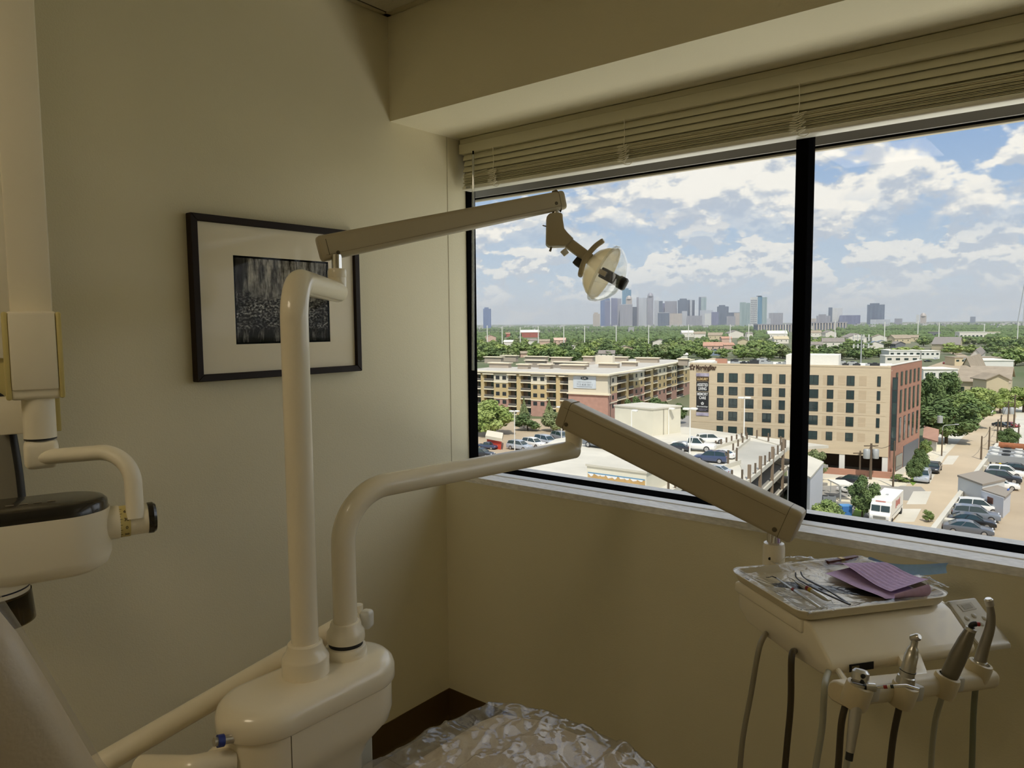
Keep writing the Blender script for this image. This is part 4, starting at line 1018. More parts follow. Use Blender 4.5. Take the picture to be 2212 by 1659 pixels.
# ================================================================== CITY
ZG, ZD, ZRD = H-27.0, H-19.5, H-20.0
def G(x, y): return KZ(x, y, ZG)
def D(x, y): return KZ(x, y, ZD)
def RD(x, y): return KZ(x, y, ZRD)
conc = mat('concrete_light', srgb(206, 200, 184), 0.85, var=0.10, vscale=0.15, detail=8)
deckm = mat('deck_concrete', srgb(208, 202, 186), 0.85, var=0.13, vscale=0.12, detail=9, stretch=(1, 2.2, 1))
deckside = mat('deck_side', srgb(170, 164, 148), 0.85, var=0.1, vscale=0.3)
postm = mat('weathered_post', srgb(104, 90, 74), 0.8)
streetm = mat('street_concrete', srgb(194, 176, 148), 0.85, var=0.10, vscale=0.10, detail=9, stretch=(1, 1, 1))
asph = mat('asphalt', srgb(150, 146, 138), 0.9, var=0.10, vscale=0.10, detail=8)
asph2 = mat('tan_asphalt', srgb(178, 160, 134), 0.9, var=0.09, vscale=0.15, detail=8)
walkm = mat('sidewalk', srgb(220, 210, 186), 0.85, var=0.05, vscale=0.3)
lawnm = mat('lawn', srgb(112, 140, 56), 0.95, var=0.25, vscale=0.6, detail=8)
citym = mat('city_ground', srgb(84, 98, 58), 0.95, col2=srgb(126, 122, 100), vscale=0.012, detail=10)
whitem = mat('white_paint', srgb(226, 224, 216), 0.6, var=0.03)
darkglass = mat('dark_glass', (0.025, 0.045, 0.045), 0.08, spec=0.8)
greenglass = mat('green_glass', (0.042, 0.066, 0.062), 0.08, spec=0.8)
bluglass = mat('blue_glass', srgb(84, 108, 140), 0.2)
frame_dk = mat('window_frame_dark', (0.03, 0.033, 0.035), 0.5)
galv = mat('galvanised', srgb(176, 178, 176), 0.5, 0.3)
wood = mat('pole_wood', srgb(98, 84, 68), 0.9)

def flat(name, pts, mt, th=0.15, parent=None, **kw):
    mb = MB().prism([V(p) for p in pts], V((0, 0, -th))); return mb.build(name, mt, parent, smooth=False, **kw)
gr = MB().box((-9000, 30, ZG-1), (6000, 14000, ZG)).build('ground', citym, smooth=False); gr['kind'] = 'structure'
def pave(name, pxs, mt, dz_): 
    o = flat(name, [G(x, y) + UP*dz_ for x, y in pxs], mt, dz_+0.02); o['kind'] = 'structure'; return o
pave('pavement', [(1700, 1240), (1700, 1010), (1990, 985), (2030, 930), (2120, 860), (2300, 850), (2300, 1260)], conc, 0.02)
st = pave('street', [(1850, 1260), (1905, 1120), (1960, 1046), (2008, 1046), (2042, 985), (2094, 930), (2128, 892), (2150, 868), (2188, 868), (2196, 900), (2165, 960), (2120, 1060), (2060, 1260)], streetm, 0.05)
cs = pave('cross_street', [(1700, 1085), (1700, 1055), (1850, 1047), (1990, 1052), (2000, 1062), (1985, 1084), (1850, 1072)], asph, 0.055)
for pts in (((1973, 1062), (2012, 1062), (2000, 1090), (1958, 1090)), ((2048, 985), (2072, 985), (2058, 1004), (2034, 1004)), ((1950, 1100), (1990, 1100), (1975, 1128), (1930, 1128))):
    flat('patch', [G(x, y)+UP*0.062 for x, y in pts], conc, 0.03, st)
pave('sidewalk', [(1955, 1047), (1930, 1050), (1962, 1012), (1990, 985), (2025, 946), (2052, 946), (2036, 978), (2000, 1012), (1985, 1028)], walkm, 0.07)
pave('sidewalk', [(1720, 1052), (1720, 1038), (1840, 1030), (1955, 1046), (1940, 1052), (1850, 1044)], walkm, 0.065)
pave('lawn', [(1972, 1050), (1964, 1040), (1985, 1015), (1998, 1018), (1992, 1030)], lawnm, 0.09)
pave('lawn', [(1838, 1120), (1852, 1090), (1872, 1068), (1890, 1064), (1895, 1072), (1868, 1110), (1858, 1130)], lawnm, 0.07)
pave('parking_lot', [(1000, 1000), (1000, 930), (1140, 905), (1330, 905), (1330, 980), (1150, 1010)], asph2, 0.03)
pave('parking_lot', [(1240, 958), (1200, 900), (1500, 898), (1500, 935)], asph, 0.02)
pave('side_yard', [(1735, 1078), (1735, 1038), (1800, 1035), (1850, 1050), (1838, 1085)], walkm, 0.04)
pave('side_yard', [(1735, 1180), (1735, 1085), (1850, 1082), (1880, 1120), (1850, 1180)], asph, 0.03)
pave('far_street', [(1995, 795), (2070, 770), (2010, 745), (2030, 742), (2110, 778), (2110, 800), (1995, 812)], asph2, 0.05)

# ------------------------------------------------------------------ cars
carpaint = {}
def cpaint(n, c): return mat('car_'+n, srgb(*c), 0.3, spec=0.5, coat=0.6)
COL = dict(grey=cpaint('grey', (92, 95, 100)), dark=cpaint('dark', (44, 47, 54)), silver=cpaint('silver', (172, 178, 186)), white=cpaint('white', (238, 236, 230)), blue=cpaint('blue', (62, 74, 104)), black=cpaint('black', (26, 27, 30)), red=cpaint('red', (150, 40, 36)), steel=cpaint('steel', (120, 126, 134)))
tyre = mat('tyre', (0.018, 0.018, 0.019), 0.7); alloy = mat('alloy', (0.55, 0.55, 0.56), 0.3, 0.9)
headl = mat('headlight', (0.7, 0.72, 0.74), 0.15); taill = mat('taillight', (0.35, 0.02, 0.015), 0.25)
SHAPES = {
 'sedan': dict(L=4.8, W=1.82, body=[(-2.40, .35), (-2.40, .86), (-2.30, .96), (-1.60, 1.00), (1.00, .93), (1.90, .83), (2.32, .70), (2.40, .55), (2.38, .28), (-2.30, .25)], glass=[(-1.85, .97), (-1.05, 1.38), (-0.55, 1.44), (0.15, 1.43), (0.45, 1.36), (1.15, .93)], roof=[(-1.10, 1.37), (-0.55, 1.455), (0.15, 1.445), (0.50, 1.36)], wheels=(-1.42, 1.45), r=.33),
 'suv': dict(L=4.75, W=1.88, body=[(-2.35, .40), (-2.37, .95), (-2.30, 1.08), (-1.50, 1.10), (1.05, 1.04), (2.00, .95), (2.30, .82), (2.37, .60), (2.34, .30), (-2.25, .30)], glass=[(-2.20, 1.08), (-1.95, 1.58), (-1.3, 1.66), (0.15, 1.66), (0.45, 1.60), (1.20, 1.03)], roof=[(-2.0, 1.58), (-1.3, 1.69), (0.12, 1.68), (0.50, 1.585)], wheels=(-1.40, 1.42), r=.37),
 'van': dict(L=4.9, W=1.9, body=[(-2.40, .38), (-2.42, 1.0), (-2.36, 1.10), (-1.50, 1.10), (1.45, 1.02), (2.15, .88), (2.40, .68), (2.38, .30), (-2.3, .30)], glass=[(-2.32, 1.08), (-2.15, 1.66), (-1.4, 1.73), (0.5, 1.71), (0.75, 1.64), (1.65, 1.0)], roof=[(-2.18, 1.66), (-1.4, 1.76), (0.5, 1.735), (0.80, 1.63)], wheels=(-1.45, 1.50), r=.35),
 'pickup': dict(L=5.5, W=1.95, body=[(-2.75, .48), (-2.75, 1.05), (-0.75, 1.05), (-0.70, 1.08), (1.20, 1.10), (2.45, 1.02), (2.72, .85), (2.75, .45), (2.68, .40), (-2.7, .42)], glass=[(-0.72, 1.08), (-0.62, 1.68), (-0.45, 1.74), (0.45, 1.74), (0.62, 1.68), (1.25, 1.10)], roof=[(-0.64, 1.69), (-0.45, 1.765), (0.45, 1.765), (0.66, 1.67)], wheels=(-1.75, 1.75), r=.40),
}
CARME = {}
def car_meshes(shape):
    if shape in CARME: return CARME[shape]
    S = SHAPES[shape]; w = S['W']/2; me = {}
    def ext(prof, ws):
        bm = bmesh.new(); n = len(prof)
        A = [bm.verts.new((x, ws(z), z)) for x, z in prof]; B = [bm.verts.new((x, -ws(z), z)) for x, z in prof]
        bm.faces.new(A[::-1]) ; bm.faces.new(B)
        for i in range(n): bm.faces.new((A[i], A[(i+1) % n], B[(i+1) % n], B[i]))
        bmesh.ops.recalc_face_normals(bm, faces=bm.faces[:]); return bm
    belt = max(z for x, z in S['body'])
    bm = ext(S['body'], lambda z: w*(1.0 - 0.10*max(0, (z-0.75)/(belt-0.75))**2 - (0.05 if z < 0.45 else 0)))
    es = [e for e in bm.edges]; bmesh.ops.bevel(bm, geom=es, offset=0.07, segments=2, profile=0.6, affect='EDGES', clamp_overlap=True)
    me['body'] = MB().frombm(bm)
    top = max(z for x, z in S['glass'])
    gw = lambda z: (w-0.12) - 0.20*max(0, (z-belt)/(top-belt))
    me['windows'] = MB().frombm(ext(S['glass'], gw))
    mb = MB(); pr = S['roof']
    up_ = [(x, z+0.012) for x, z in pr]; bm = ext(up_ + [(x, z-0.03) for x, z in pr[::-1]], lambda z: (w-0.13)-0.20*max(0, (z-belt)/(top-belt)))
    me['roof'] = MB().frombm(bm)
    pl = MB()
    gl = S['glass']; rx0, rx1 = pr[0], pr[-1]
    for s_ in (-1, 1):
        for a, b in ((gl[0], rx0), (gl[-1], rx1), ((gl[0][0]*0.35+gl[-1][0]*0.65-0.75, belt-0.02), (pr[1][0]*0.55+pr[2][0]*0.45, pr[1][1]-0.02))):
            pl.tube([(a[0], s_*(gw(a[1])+0.005), a[1]), (b[0], s_*(gw(b[1])+0.005), b[1])], 0.045, 6)
    me['pillars'] = pl
    me['wheel'] = MB().lathe([(S['r']*.55, -.10), (S['r']*.97, -.10), (S['r'], -.07), (S['r'], .07), (S['r']*.97, .10), (S['r']*.55, .10)], (0, 0, 0), (0, 1, 0), 20)
    me['hub'] = MB().lathe([(S['r']*.66, -.105), (S['r']*.66, .105)], (0, 0, 0), (0, 1, 0), 12)
    me['_S'] = S; CARME[shape] = me; return me
CARDATA = {}
def car(shape, loc, head, col, label, name='car', cat='car', group='parked cars', scale=1.0):
    key = (shape, col)
    if key in CARDATA:
        r = dup(CARDATA[key], loc, head, label, group, scale); return r
    me = car_meshes(shape); S = me['_S']; w = S['W']/2
    t = thing(name, (0, 0, 0), label, cat, group); P = COL[col]
    me['body'].build('body', P, t); me['windows'].build('windows', darkglass, t); me['roof'].build('roof', P, t); me['pillars'].build('pillars', P, t)
    for x in S['wheels']:
        for s_ in (-1, 1):
            o = me['wheel'].build('wheel', tyre, t); o.location = (x, s_*(w-0.11), S['r'])
            h = me['hub'].build('hub', alloy, o); h.location = (0, 0, 0)
    zl = 0.72 if shape == 'sedan' else 0.86
    for s_ in (-1, 1):
        MB().rbox((S['L']/2-.16, s_*(w-.35)-.16, zl-.09), (S['L']/2-.02, s_*(w-.35)+.16, zl+.05), .03, 1).build('headlight', headl, t)
        MB().rbox((-S['L']/2-.01, s_*(w-.27)-.14, zl-.02), (-S['L']/2+.12, s_*(w-.27)+.14, zl+.16), .03, 1).build('taillight', taill, t)
    t.location = loc; t.rotation_euler = (0, 0, head); t.scale = (scale,)*3
    CARDATA[key] = t; return t
def heading(a, b): d = V(b)-V(a); return math.atan2(d.y, d.x)
def carpx(shape, rear, front, zf, col, label, **kw):
    a, b = zf(*rear), zf(*front); c = (a+b)/2; ln = (b-a).length
    return car(shape, c, heading(a, b), col, label, scale=max(0.86, min(1.22, ln/SHAPES[shape]['L'])), **kw)

# ------------------------------------------------------------------ trees
leafA = {}
def leafmat(n, a, b):
    m_ = mat('leaf_'+n, srgb(*a), 0.75, col2=srgb(*b), vscale=0.9, detail=3, spec=0.2); return m_
LM = [leafmat('deep', (72, 92, 56), (116, 134, 84)), leafmat('mid', (96, 118, 66), (142, 158, 96)), leafmat('bright', (124, 144, 74), (170, 182, 112)), leafmat('olive', (108, 120, 80), (148, 156, 108))]
barkm = mat('bark', srgb(92, 76, 58), 0.9)
def crown_mesh(seed, nleaf, clumps, leaf, rx=1.0, rz=0.8, conic=False):
    r = random.Random(seed); vs, fs = [], []
    cl = []
    for k in range(clumps):
        while True:
            p = V((r.uniform(-1, 1), r.uniform(-1, 1), r.uniform(-0.75, 1)))
            if p.length < 0.85 and p.length > 0.15: break
        cl.append((p, r.uniform(0.28, 0.48)))
    for k in range(nleaf):
        c_, cr = cl[k % clumps]
        d_ = V((r.gauss(0, 1), r.gauss(0, 1), r.gauss(0.25, 1))).normalized()
        p = c_ + d_*cr*r.uniform(0.72, 1.05)
        if conic: s_ = max(0.06, (1-(p.z+1)/2.1)); p = V((p.x*s_*1.1, p.y*s_*1.1, p.z))
        n_ = (d_ + V((r.gauss(0, .5), r.gauss(0, .5), r.gauss(0.3, .5)))).normalized()
        a_ = n_.orthogonal().normalized(); b_ = n_.cross(a_); th = r.uniform(0, 6.28)
        a_, b_ = a_*math.cos(th)+b_*math.sin(th), b_*math.cos(th)-a_*math.sin(th)
        l_ = leaf*r.uniform(0.7, 1.3); o = len(vs)
        vs += [p - a_*l_, p - b_*l_*0.55, p + a_*l_, p + b_*l_*0.55]; fs.append((o, o+1, o+2, o+3))
    # inner masses so that the crown is not hollow
    for c_, cr in cl:
        bm = bmesh.new(); bmesh.ops.create_icosphere(bm, subdivisions=1, radius=cr*0.80)
        o = len(vs)
        for v in bm.verts:
            p = v.co + c_
            if conic: s_ = max(0.06, (1-(p.z+1)/2.1)); p = V((p.x*s_*1.1, p.y*s_*1.1, p.z))
            vs.append(p)
        bm.verts.index_update(); fs += [tuple(v.index+o for v in f.verts) for f in bm.faces]; bm.free()
    mb = MB(); mb.add([V((p.x*rx, p.y*rx, p.z*rz)) for p in vs], fs); return mb
TREE = {}
def tree(kind, loc, h, wd_, label, name='tree', group=None, rot=0.0, cat='tree', lm=1, trunk=0.3):
    "h: total height, wd_: crown width"
    key = (kind, lm)
    if key not in TREE:
        t = thing(name, (0, 0, 0), label, cat, group)
        if kind == 'near': mb = crown_mesh(11, 3600, 26, 0.085)
        elif kind == 'near2': mb = crown_mesh(23, 3600, 22, 0.09)
        elif kind == 'conifer': mb = crown_mesh(31, 1800, 26, 0.09, conic=True)
        elif kind == 'bush': mb = crown_mesh(41, 1400, 14, 0.11)
        elif kind == 'far0': mb = crown_mesh(51, 500, 14, 0.16)
        elif kind == 'far1': mb = crown_mesh(61, 500, 12, 0.17)
        else: mb = crown_mesh(71, 500, 16, 0.15)
        o = mb.build('crown', LM[lm], t, smooth=False); o.location = (0, 0, 1.0)
        tk = MB()
        tk.tube([(0, 0, -1.0), (0.02, 0.01, -0.3), (0, 0, 0.6)], [0.055, 0.045, 0.02], 8)
        for q in range(3): a = q*2.1; tk.tube([(0.01, 0, -0.3), (0.3*math.cos(a), 0.3*math.sin(a), 0.25)], [0.03, 0.015], 6)
        ob = tk.build('trunk', barkm, t); ob.location = (0, 0, 1.0)
        TREE[key] = t; first = True
    else: t = dup(TREE[key], label=label, group=group)
    if group is None and 'group' in t.keys(): del t['group']
    # crown spans z 0.2..1.8 of a unit tree before stretching; the trunk fills what lies below
    t.location = V(loc); t.rotation_euler = (0, 0, rot)
    hz = h/1.8; t.scale = (wd_/2, wd_/2, hz)
    ck = [c for c in t.children if c.name.startswith('crown')][0]
    return t

# ------------------------------------------------------------------ sand-coloured care home with green glass windows
ms_c = G(1917, 1030)                      # near corner of the overhang on the ground
ZM = ZTOP(ms_c, 791)
ms_l = KZ(1490, 784, ZM); ms_b = KZ(1992, 778, ZM)
uL = V((ms_l.x-ms_c.x, ms_l.y-ms_c.y, 0)); LEN = uL.length; uL.normalize()
uB = V((ms_b.x-ms_c.x, ms_b.y-ms_c.y, 0)); LB = uB.length; uB.normalize()
nF = V((uL.y, -uL.x, 0)); nF = nF if nF.dot(CAM-ms_c) > 0 else -nF
nR = V((uB.y, -uB.x, 0)); nR = nR if nR.dot(uL) < 0 else -nR
sand = mat('sand_brick', srgb(206, 188, 158), 0.85, var=0.05, vscale=1.2, stretch=(0.3, 0.3, 3.0), detail=6)
sandb = mat('sand_brick_band', srgb(194, 174, 144), 0.85, var=0.08, vscale=2.0, stretch=(0.2, 0.2, 6.0), detail=6)
redb = mat('red_brick', srgb(176, 130, 108), 0.85, var=0.07, vscale=1.5, stretch=(0.3, 0.3, 3), detail=6)
roofw = mat('roof_white', srgb(226, 222, 210), 0.8, var=0.04)
ms = thing('care_home_building', ms_c, 'sand brick six-storey care home with green windows and vertical banners', 'building')
def FU(px, py):
    "pixel on the front facade -> (distance from the corner, height)"
    r = RAY(px, py); t_ = (ms_c-CAM).dot(nF)/r.dot(nF); p = CAM + r*t_; return (p-ms_c).dot(uL), p.z
def FP(u, z, o=0.0): return V((ms_c.x, ms_c.y, 0)) + uL*u + UP*z + nF*o
def RP(u, z, o=0.0): return V((ms_c.x, ms_c.y, 0)) + uB*u + UP*z + nR*o
zo = FU(1921, 988)[1]                     # underside of the overhang
uin = 0.0
# body: everything behind the facade
DEP = LB
u_open = FU(1745, 975)[0]
MB().prism([FP(0, zo), FP(u_open, zo), FP(u_open, ZG), FP(LEN, ZG), FP(LEN, ZM-0.3), FP(0, ZM-0.3)], -nF*0.6).build('front_wall', sand, ms, smooth=False)
MB().prism([FP(0.0, zo, -0.6), FP(LEN, zo, -0.6), FP(LEN, zo, -DEP*0.9), FP(0, zo, -DEP*0.9)], UP*(ZM-0.9-zo)).build('core', sand, ms, smooth=False)
MB().prism([FP(u_open, ZG, -0.6), FP(LEN, ZG, -0.6), FP(LEN, ZG, -DEP*0.9), FP(u_open, ZG, -DEP*0.9)], UP*(zo-ZG)).build('core', sand, ms, smooth=False)
MB().prism([FP(-0.2, ZM-0.9, -0.6), FP(LEN, ZM-0.9, -0.6), FP(LEN, ZM-0.9, -DEP*0.95), FP(-0.2, ZM-0.9, -DEP*0.95)], UP*0.2).build('roof', roofw, ms, smooth=False)
MB().obox(FP(0, ZM-0.3, 0.05), uL*LEN, -nF*0.5, UP*0.3).build('parapet', sand, ms, smooth=False)
MB().obox(FP(LEN-0.5, ZM-0.9, 0), uL*0.5, -nF*DEP*0.9, UP*0.9).build('parapet', sand, ms, smooth=False)
# undercroft behind the columns
dkw = mat('undercroft', srgb(84, 66, 54), 0.9)
MB().obox(FP(0.0, ZG, -7.0), uL*u_open, -nF*0.4, UP*(zo-ZG)).build('undercroft_wall', dkw, ms, smooth=False)
MB().obox(FP(0.0, ZG+0.0, -0.5), uL*u_open, -nF*6.5, UP*0.05).build('undercroft_floor', asph, ms, smooth=False)
for px in (1818, 1911):
    u = FU(px, 1010)[0]
    MB().obox(FP(u-0.45, ZG, -0.1), uL*0.9, -nF*0.9, UP*(zo-ZG)).build('column', whitem, ms, smooth=False)
# planter wall
MB().obox(FP(-0.6, ZG, 1.6), uL*11.5, -nF*0.5, UP*1.1).build('planter_wall', redb, ms, smooth=False)
MB().obox(FP(-1.1, ZG, 1.6), uL*0.5, -nF*9.0, UP*1.1).build('planter_wall', redb, ms, smooth=False)
# windows of the front: (x range, rows of y ranges)
def window(u0, u1, z0, z1, plane, gm, bars=1, par=ms):
    P = FP if plane == 'F' else RP; du = u1-u0; uu_ = uL if plane == 'F' else uB; nn = nF if plane == 'F' else nR
    w_ = MB().obox(P(u0, z0, 0.02), uu_*du, nn*0.06, UP*(z1-z0)).build('window', frame_dk, par, smooth=False)
    f = 0.10
    if bars == 0: cells = [(f, du-f, z0+f, z1-f)]
    else: cells = [(f, du*0.5-f*0.4, z0+(z1-z0)*0.28, z1-f), (du*0.5+f*0.4, du-f, z0+(z1-z0)*0.28, z1-f), (f, du-f, z0+f, z0+(z1-z0)*0.24)]
    for a, b, c_, d_ in cells: MB().obox(P(u0+a, c_, 0.07), uu_*(b-a), nn*0.03, UP*(d_-c_)).build('pane', gm, w_, smooth=False)
    return w_
cols1 = [(1549, 1563), (1574, 1593), (1609, 1628), (1647, 1666.5), (1682.5, 1696)]
rows1 = [(805, 823), (831, 849), (857.5, 875.5), (884, 902), (914, 928)]
cols2 = [(1746, 1767.5), (1786, 1800), (1828, 1845), (1894, 1901.5)]
rows2 = [(811, 831.5), (841, 861), (868, 889), (898, 918.5), (931, 950)]
zr = []
for (a, b) in [(811, 832), (842, 861), (869, 889.5), (899, 919), (933, 951)]:
    zr.append((FU(1800, b)[1], FU(1800, a)[1]))
wk = 0
for ci, (xa, xb) in enumerate(cols1 + [(1714, 1730)] + cols2):
    u0, u1 = sorted((FU(xa, 860)[0], FU(xb, 860)[0]))
    for ri, (z0_, z1_) in enumerate(zr):
        if xa < 1600 and ri == 4: z0_ += 0.0
        wk += 1
        window(u0, u1, z0_, z1_, 'F', greenglass if (wk*7) % 5 in (0, 2) else darkglass, 1 if u1-u0 > 1.0 else 0)
    # slightly darker brick course between the windows
    for (z0_, z1_) in zr:
        if ci < 9: MB().obox(FP(u0-1.9 if ci > 0 else u0-1.5, z0_, 0.0), uL*1.2, nF*0.015, UP*(z1_-z0_)).build('brick_panel', sandb, ms, smooth=False)
for k, (z0_, z1_) in enumerate(zr):
    if k > 0: MB().obox(FP(0.6, (z1_+zr[k-1][0])/2-0.03, 0), uL*(LEN-1.2), nF*0.02, UP*0.06).build('band', sandb, ms, smooth=False)
# tall corner glazing on the front
ug0, ug1 = sorted((FU(1926, 880)[0], FU(1938, 880)[0]))
cg = MB().obox(FP(ug0, zo+1.2, 0.03), uL*(ug1-ug0), nF*0.05, UP*(ZM-1.9-zo-1.2)).build('corner_glazing', frame_dk, ms, smooth=False)
for k in range(6):
    zz = zo+1.3 + k*(ZM-3.3-zo)/6
    MB().obox(FP(ug0+0.12, zz, 0.08), uL*(ug1-ug0-0.24), nF*0.02, UP*((ZM-3.3-zo)/6-0.15)).build('pane', greenglass if k % 2 else darkglass, cg, smooth=False)
# red right wing
rs = 0.18
MB().prism([RP(0.15, ZG), RP(LB, ZG), RP(LB, ZM), RP(0.15, ZM)], -nR*0.6).build('side_wall', redb, ms, smooth=False)
MB().obox(RP(0.15, ZM, 0.06), uB*(LB-0.15), -nR*0.7, UP*0.12).build('parapet', roofw, ms, smooth=False)
H_ = ZM-ZG
for (z0f, z1f, us) in ((0.80, 0.93, (0.16, 0.32, 0.47, 0.62, 0.77, 0.92)), (0.545, 0.76, (0.14, 0.31, 0.46, 0.61, 0.76, 0.92)), (0.27, 0.50, (0.14, 0.31, 0.46, 0.61, 0.76, 0.92))):
    for u in us:
        window(LB*u*0.93, LB*u*0.93+LB*0.055, ZG+H_*z0f, ZG+H_*z1f, 'R', darkglass, 0)
MB().obox(RP(LB*0.22, ZG+0.2, 0.02), uB*LB*0.2, nR*0.08, UP*H_*0.14).build('shop_window', darkglass, ms, smooth=False)
MB().obox(RP(LB*0.45, ZG+0.1, 0.02), uB*LB*0.5, nR*0.12, UP*H_*0.20).build('entrance_panel', mat('entrance_grey', srgb(96, 100, 108), 0.5), ms, smooth=False)
# banners and sign on the front, upper left
brown = mat('sign_brown', srgb(74, 52, 36), 0.6); bwhite = mat('banner_white', srgb(232, 230, 226), 0.7); bblack = mat('banner_black', srgb(34, 34, 36), 0.6); lav = mat('banner_lavender', srgb(196, 188, 204), 0.7, col2=srgb(120, 112, 130), vscale=0.8); brn2 = mat('banner_brown', srgb(66, 46, 30), 0.6); orange = mat('banner_orange', srgb(196, 112, 60), 0.6)
def rectF(x0, y0, x1, y1, o, mt, name, par, th=0.04):
    u0, z1 = FU((x0+x1)/2, y0)[0], FU((x0+x1)/2, y0)[1]; z0 = FU((x0+x1)/2, y1)[1]
    ua, ub = sorted((FU(x0, (y0+y1)/2)[0], FU(x1, (y0+y1)/2)[0]))
    return MB().obox(FP(ua, z0, o), uL*(ub-ua), nF*th, UP*(z1-z0)).build(name, mt, par, smooth=False), (ua+ub)/2, (z0+z1)/2, ub-ua, z1-z0
sg = thing('wall_banner', FP(FU(1518, 890)[0], FU(1518, 895)[1], 0.1), 'tall vertical banner in black and brown reading assisted living and memory care', 'banner')
def banner(x0, y0, x1, y1, mt, lines, name):
    o, cu, cz, w_, h_ = rectF(x0, y0, x1, y1, 0.05, mt, name, sg, 0.05)
    for txt, fy, fw_, fh_, lm_ in lines:
        lettering('lettering', txt, 1.0, FP(cu, cz + h_*fy, 0.112), -uL, UP, lm_, o, width=w_*fw_, height=h_*fh_, bold=0.02)
    return o, cu, cz, w_, h_
banner(1504, 806, 1532, 813, lav, [], 'pattern_panel')
banner(1504.5, 814, 1531.5, 823.5, brn2, [('LUXURY', 0.0, 0.86, 0.60, mat('luxury_cream', srgb(220, 190, 130), 0.6))], 'luxury_panel')
banner(1504.5, 825, 1531, 845, bblack, [('ASSISTED', 0.20, 0.88, 0.34, bwhite), ('LIVING', -0.22, 0.66, 0.34, bwhite)], 'assisted_panel')
o, cu, cz, w_, h_ = banner(1504.5, 847, 1531, 889, bblack, [('MEMORY', 0.40, 0.86, 0.15, bwhite), ('CARE', 0.21, 0.55, 0.15, bwhite), ('MorningStar', -0.25, 0.9, 0.10, bwhite), ('ASSISTED LIVING', -0.36, 0.8, 0.045, lav), ('& MEMORY CARE', -0.43, 0.6, 0.04, lav)], 'memory_panel')
def star5(c_, r_, mt, par, off):
    for k in range(5):
        a = math.pi/2 + k*2*math.pi/5; p = c_ + (-uL)*math.cos(a)*r_*0.62 + UP*math.sin(a)*r_*0.62
        mb = MB(); e1_ = (-uL)*math.cos(a) + UP*math.sin(a); e2_ = (-uL)*(-math.sin(a)) + UP*math.cos(a)
        mb.prism([p + e1_*(math.cos(t_*math.pi/6)*r_*0.36) + e2_*(math.sin(t_*math.pi/6)*r_*0.30) for t_ in range(12)], nF*0.05).build('emblem_petal', mt, par, smooth=False)
star5(FP(cu, cz - h_*0.08, 0.11), h_*0.085, bwhite, o, 0.1)
banner(1504, 891, 1531, 898, lav, [], 'pattern_panel')
s2 = thing('building_sign', FP(FU(1530, 797)[0], FU(1530, 797)[1], 0.05), 'brown raised MorningStar lettering with star emblem under the roof edge', 'sign')
cu, cz = FU(1525.5, 795)
lettering('lettering', 'MorningStar', 1.0, FP(cu, cz, 0.08), -uL, UP, brown, s2, width=abs(FU(1504, 795)[0]-FU(1548, 795)[0]), height=1.25, bold=0.03, ext=0.04)
lettering('small_lettering', 'SENIOR LIVING', 1.0, FP(FU(1517, 801)[0], FU(1517, 801.2)[1], 0.06), -uL, UP, brown, s2, width=abs(FU(1504, 795)[0]-FU(1530, 795)[0]), height=0.32)
lettering('small_lettering', 'ASSISTED LIVING', 1.0, FP(FU(1517, 803)[0], FU(1517, 803.8)[1], 0.06), -uL, UP, sandb, s2, width=abs(FU(1503, 795)[0]-FU(1531, 795)[0]), height=0.25)
star5(FP(*FU(1495.5, 793.5), 0.03), 0.62, brown, s2, 0.1)
# rooftop plant
rt = ZM-0.7
MB().obox(FP(FU(1808, 792)[0], rt, -4.0), uL*9.0, -nF*7.0, UP*2.3).build('rooftop_penthouse', roofw, ms, smooth=False)
MB().obox(FP(FU(1556, 792)[0], rt, -6.0), uL*2.2, -nF*0.8, UP*1.3).build('rooftop_parapet', redb, ms, smooth=False)
MB().obox(FP(FU(1535, 792)[0], rt, -1.2), uL*4.5, -nF*9, UP*0.85).build('rooftop_parapet', roofw, ms, smooth=False)
rnd = random.Random(12)
for k in range(26):
    px = rnd.choice([rnd.uniform(1560, 1700), rnd.uniform(1815, 1925)]); dd = rnd.uniform(2.0, 14.0); s_ = rnd.uniform(0.5, 1.3)
    u = FU(px, 792)[0]
    if u < 1 or u > LEN-6: continue
    o = MB().obox(FP(u, rt, -dd), uL*s_*1.4, -nF*s_, UP*s_*0.8).build('rooftop_unit', galv if k % 3 else frame_dk, ms, smooth=False)
    MB().lathe([(s_*0.32, 0), (s_*0.32, 0.12), (s_*0.25, 0.14)], FP(u+s_*0.7, rt+s_*0.8, -dd-s_*0.5), UP, 12).build('fan', frame_dk, o)

# ------------------------------------------------------------------ long cream and ochre apartment block
ap_c = G(1313, 909); ZA = ZTOP(ap_c, 808.5)
ap_l = KZ(985, 799, ZA); ap_r = KZ(1497, 776, ZA)
aL = V((ap_l.x-ap_c.x, ap_l.y-ap_c.y, 0)); ALn = aL.length; aL.normalize()
aR = V((ap_r.x-ap_c.x, ap_r.y-ap_c.y, 0)); ARn = aR.length; aR.normalize()
nL = V((aL.y, -aL.x, 0)); nL = nL if nL.dot(CAM-ap_c) > 0 else -nL
nR2 = V((aR.y, -aR.x, 0)); nR2 = nR2 if nR2.dot(CAM-ap_c) > 0 else -nR2
cream = mat('stucco_cream', srgb(224, 214, 192), 0.85, var=0.03); ochre = mat('stucco_ochre', srgb(204, 180, 134), 0.85, var=0.05, vscale=0.4); brickp = mat('brick_pink', srgb(184, 144, 128), 0.85, var=0.08, vscale=1.0); taupe = mat('stucco_taupe', srgb(176, 164, 148), 0.85); capm = mat('cornice_cream', srgb(236, 224, 196), 0.8); recess = mat('balcony_recess', srgb(104, 92, 80), 0.9); greyr = mat('roof_grey', srgb(194, 188, 176), 0.8, var=0.08, vscale=0.4); railm2 = mat('balcony_rail', srgb(66, 62, 60), 0.6)
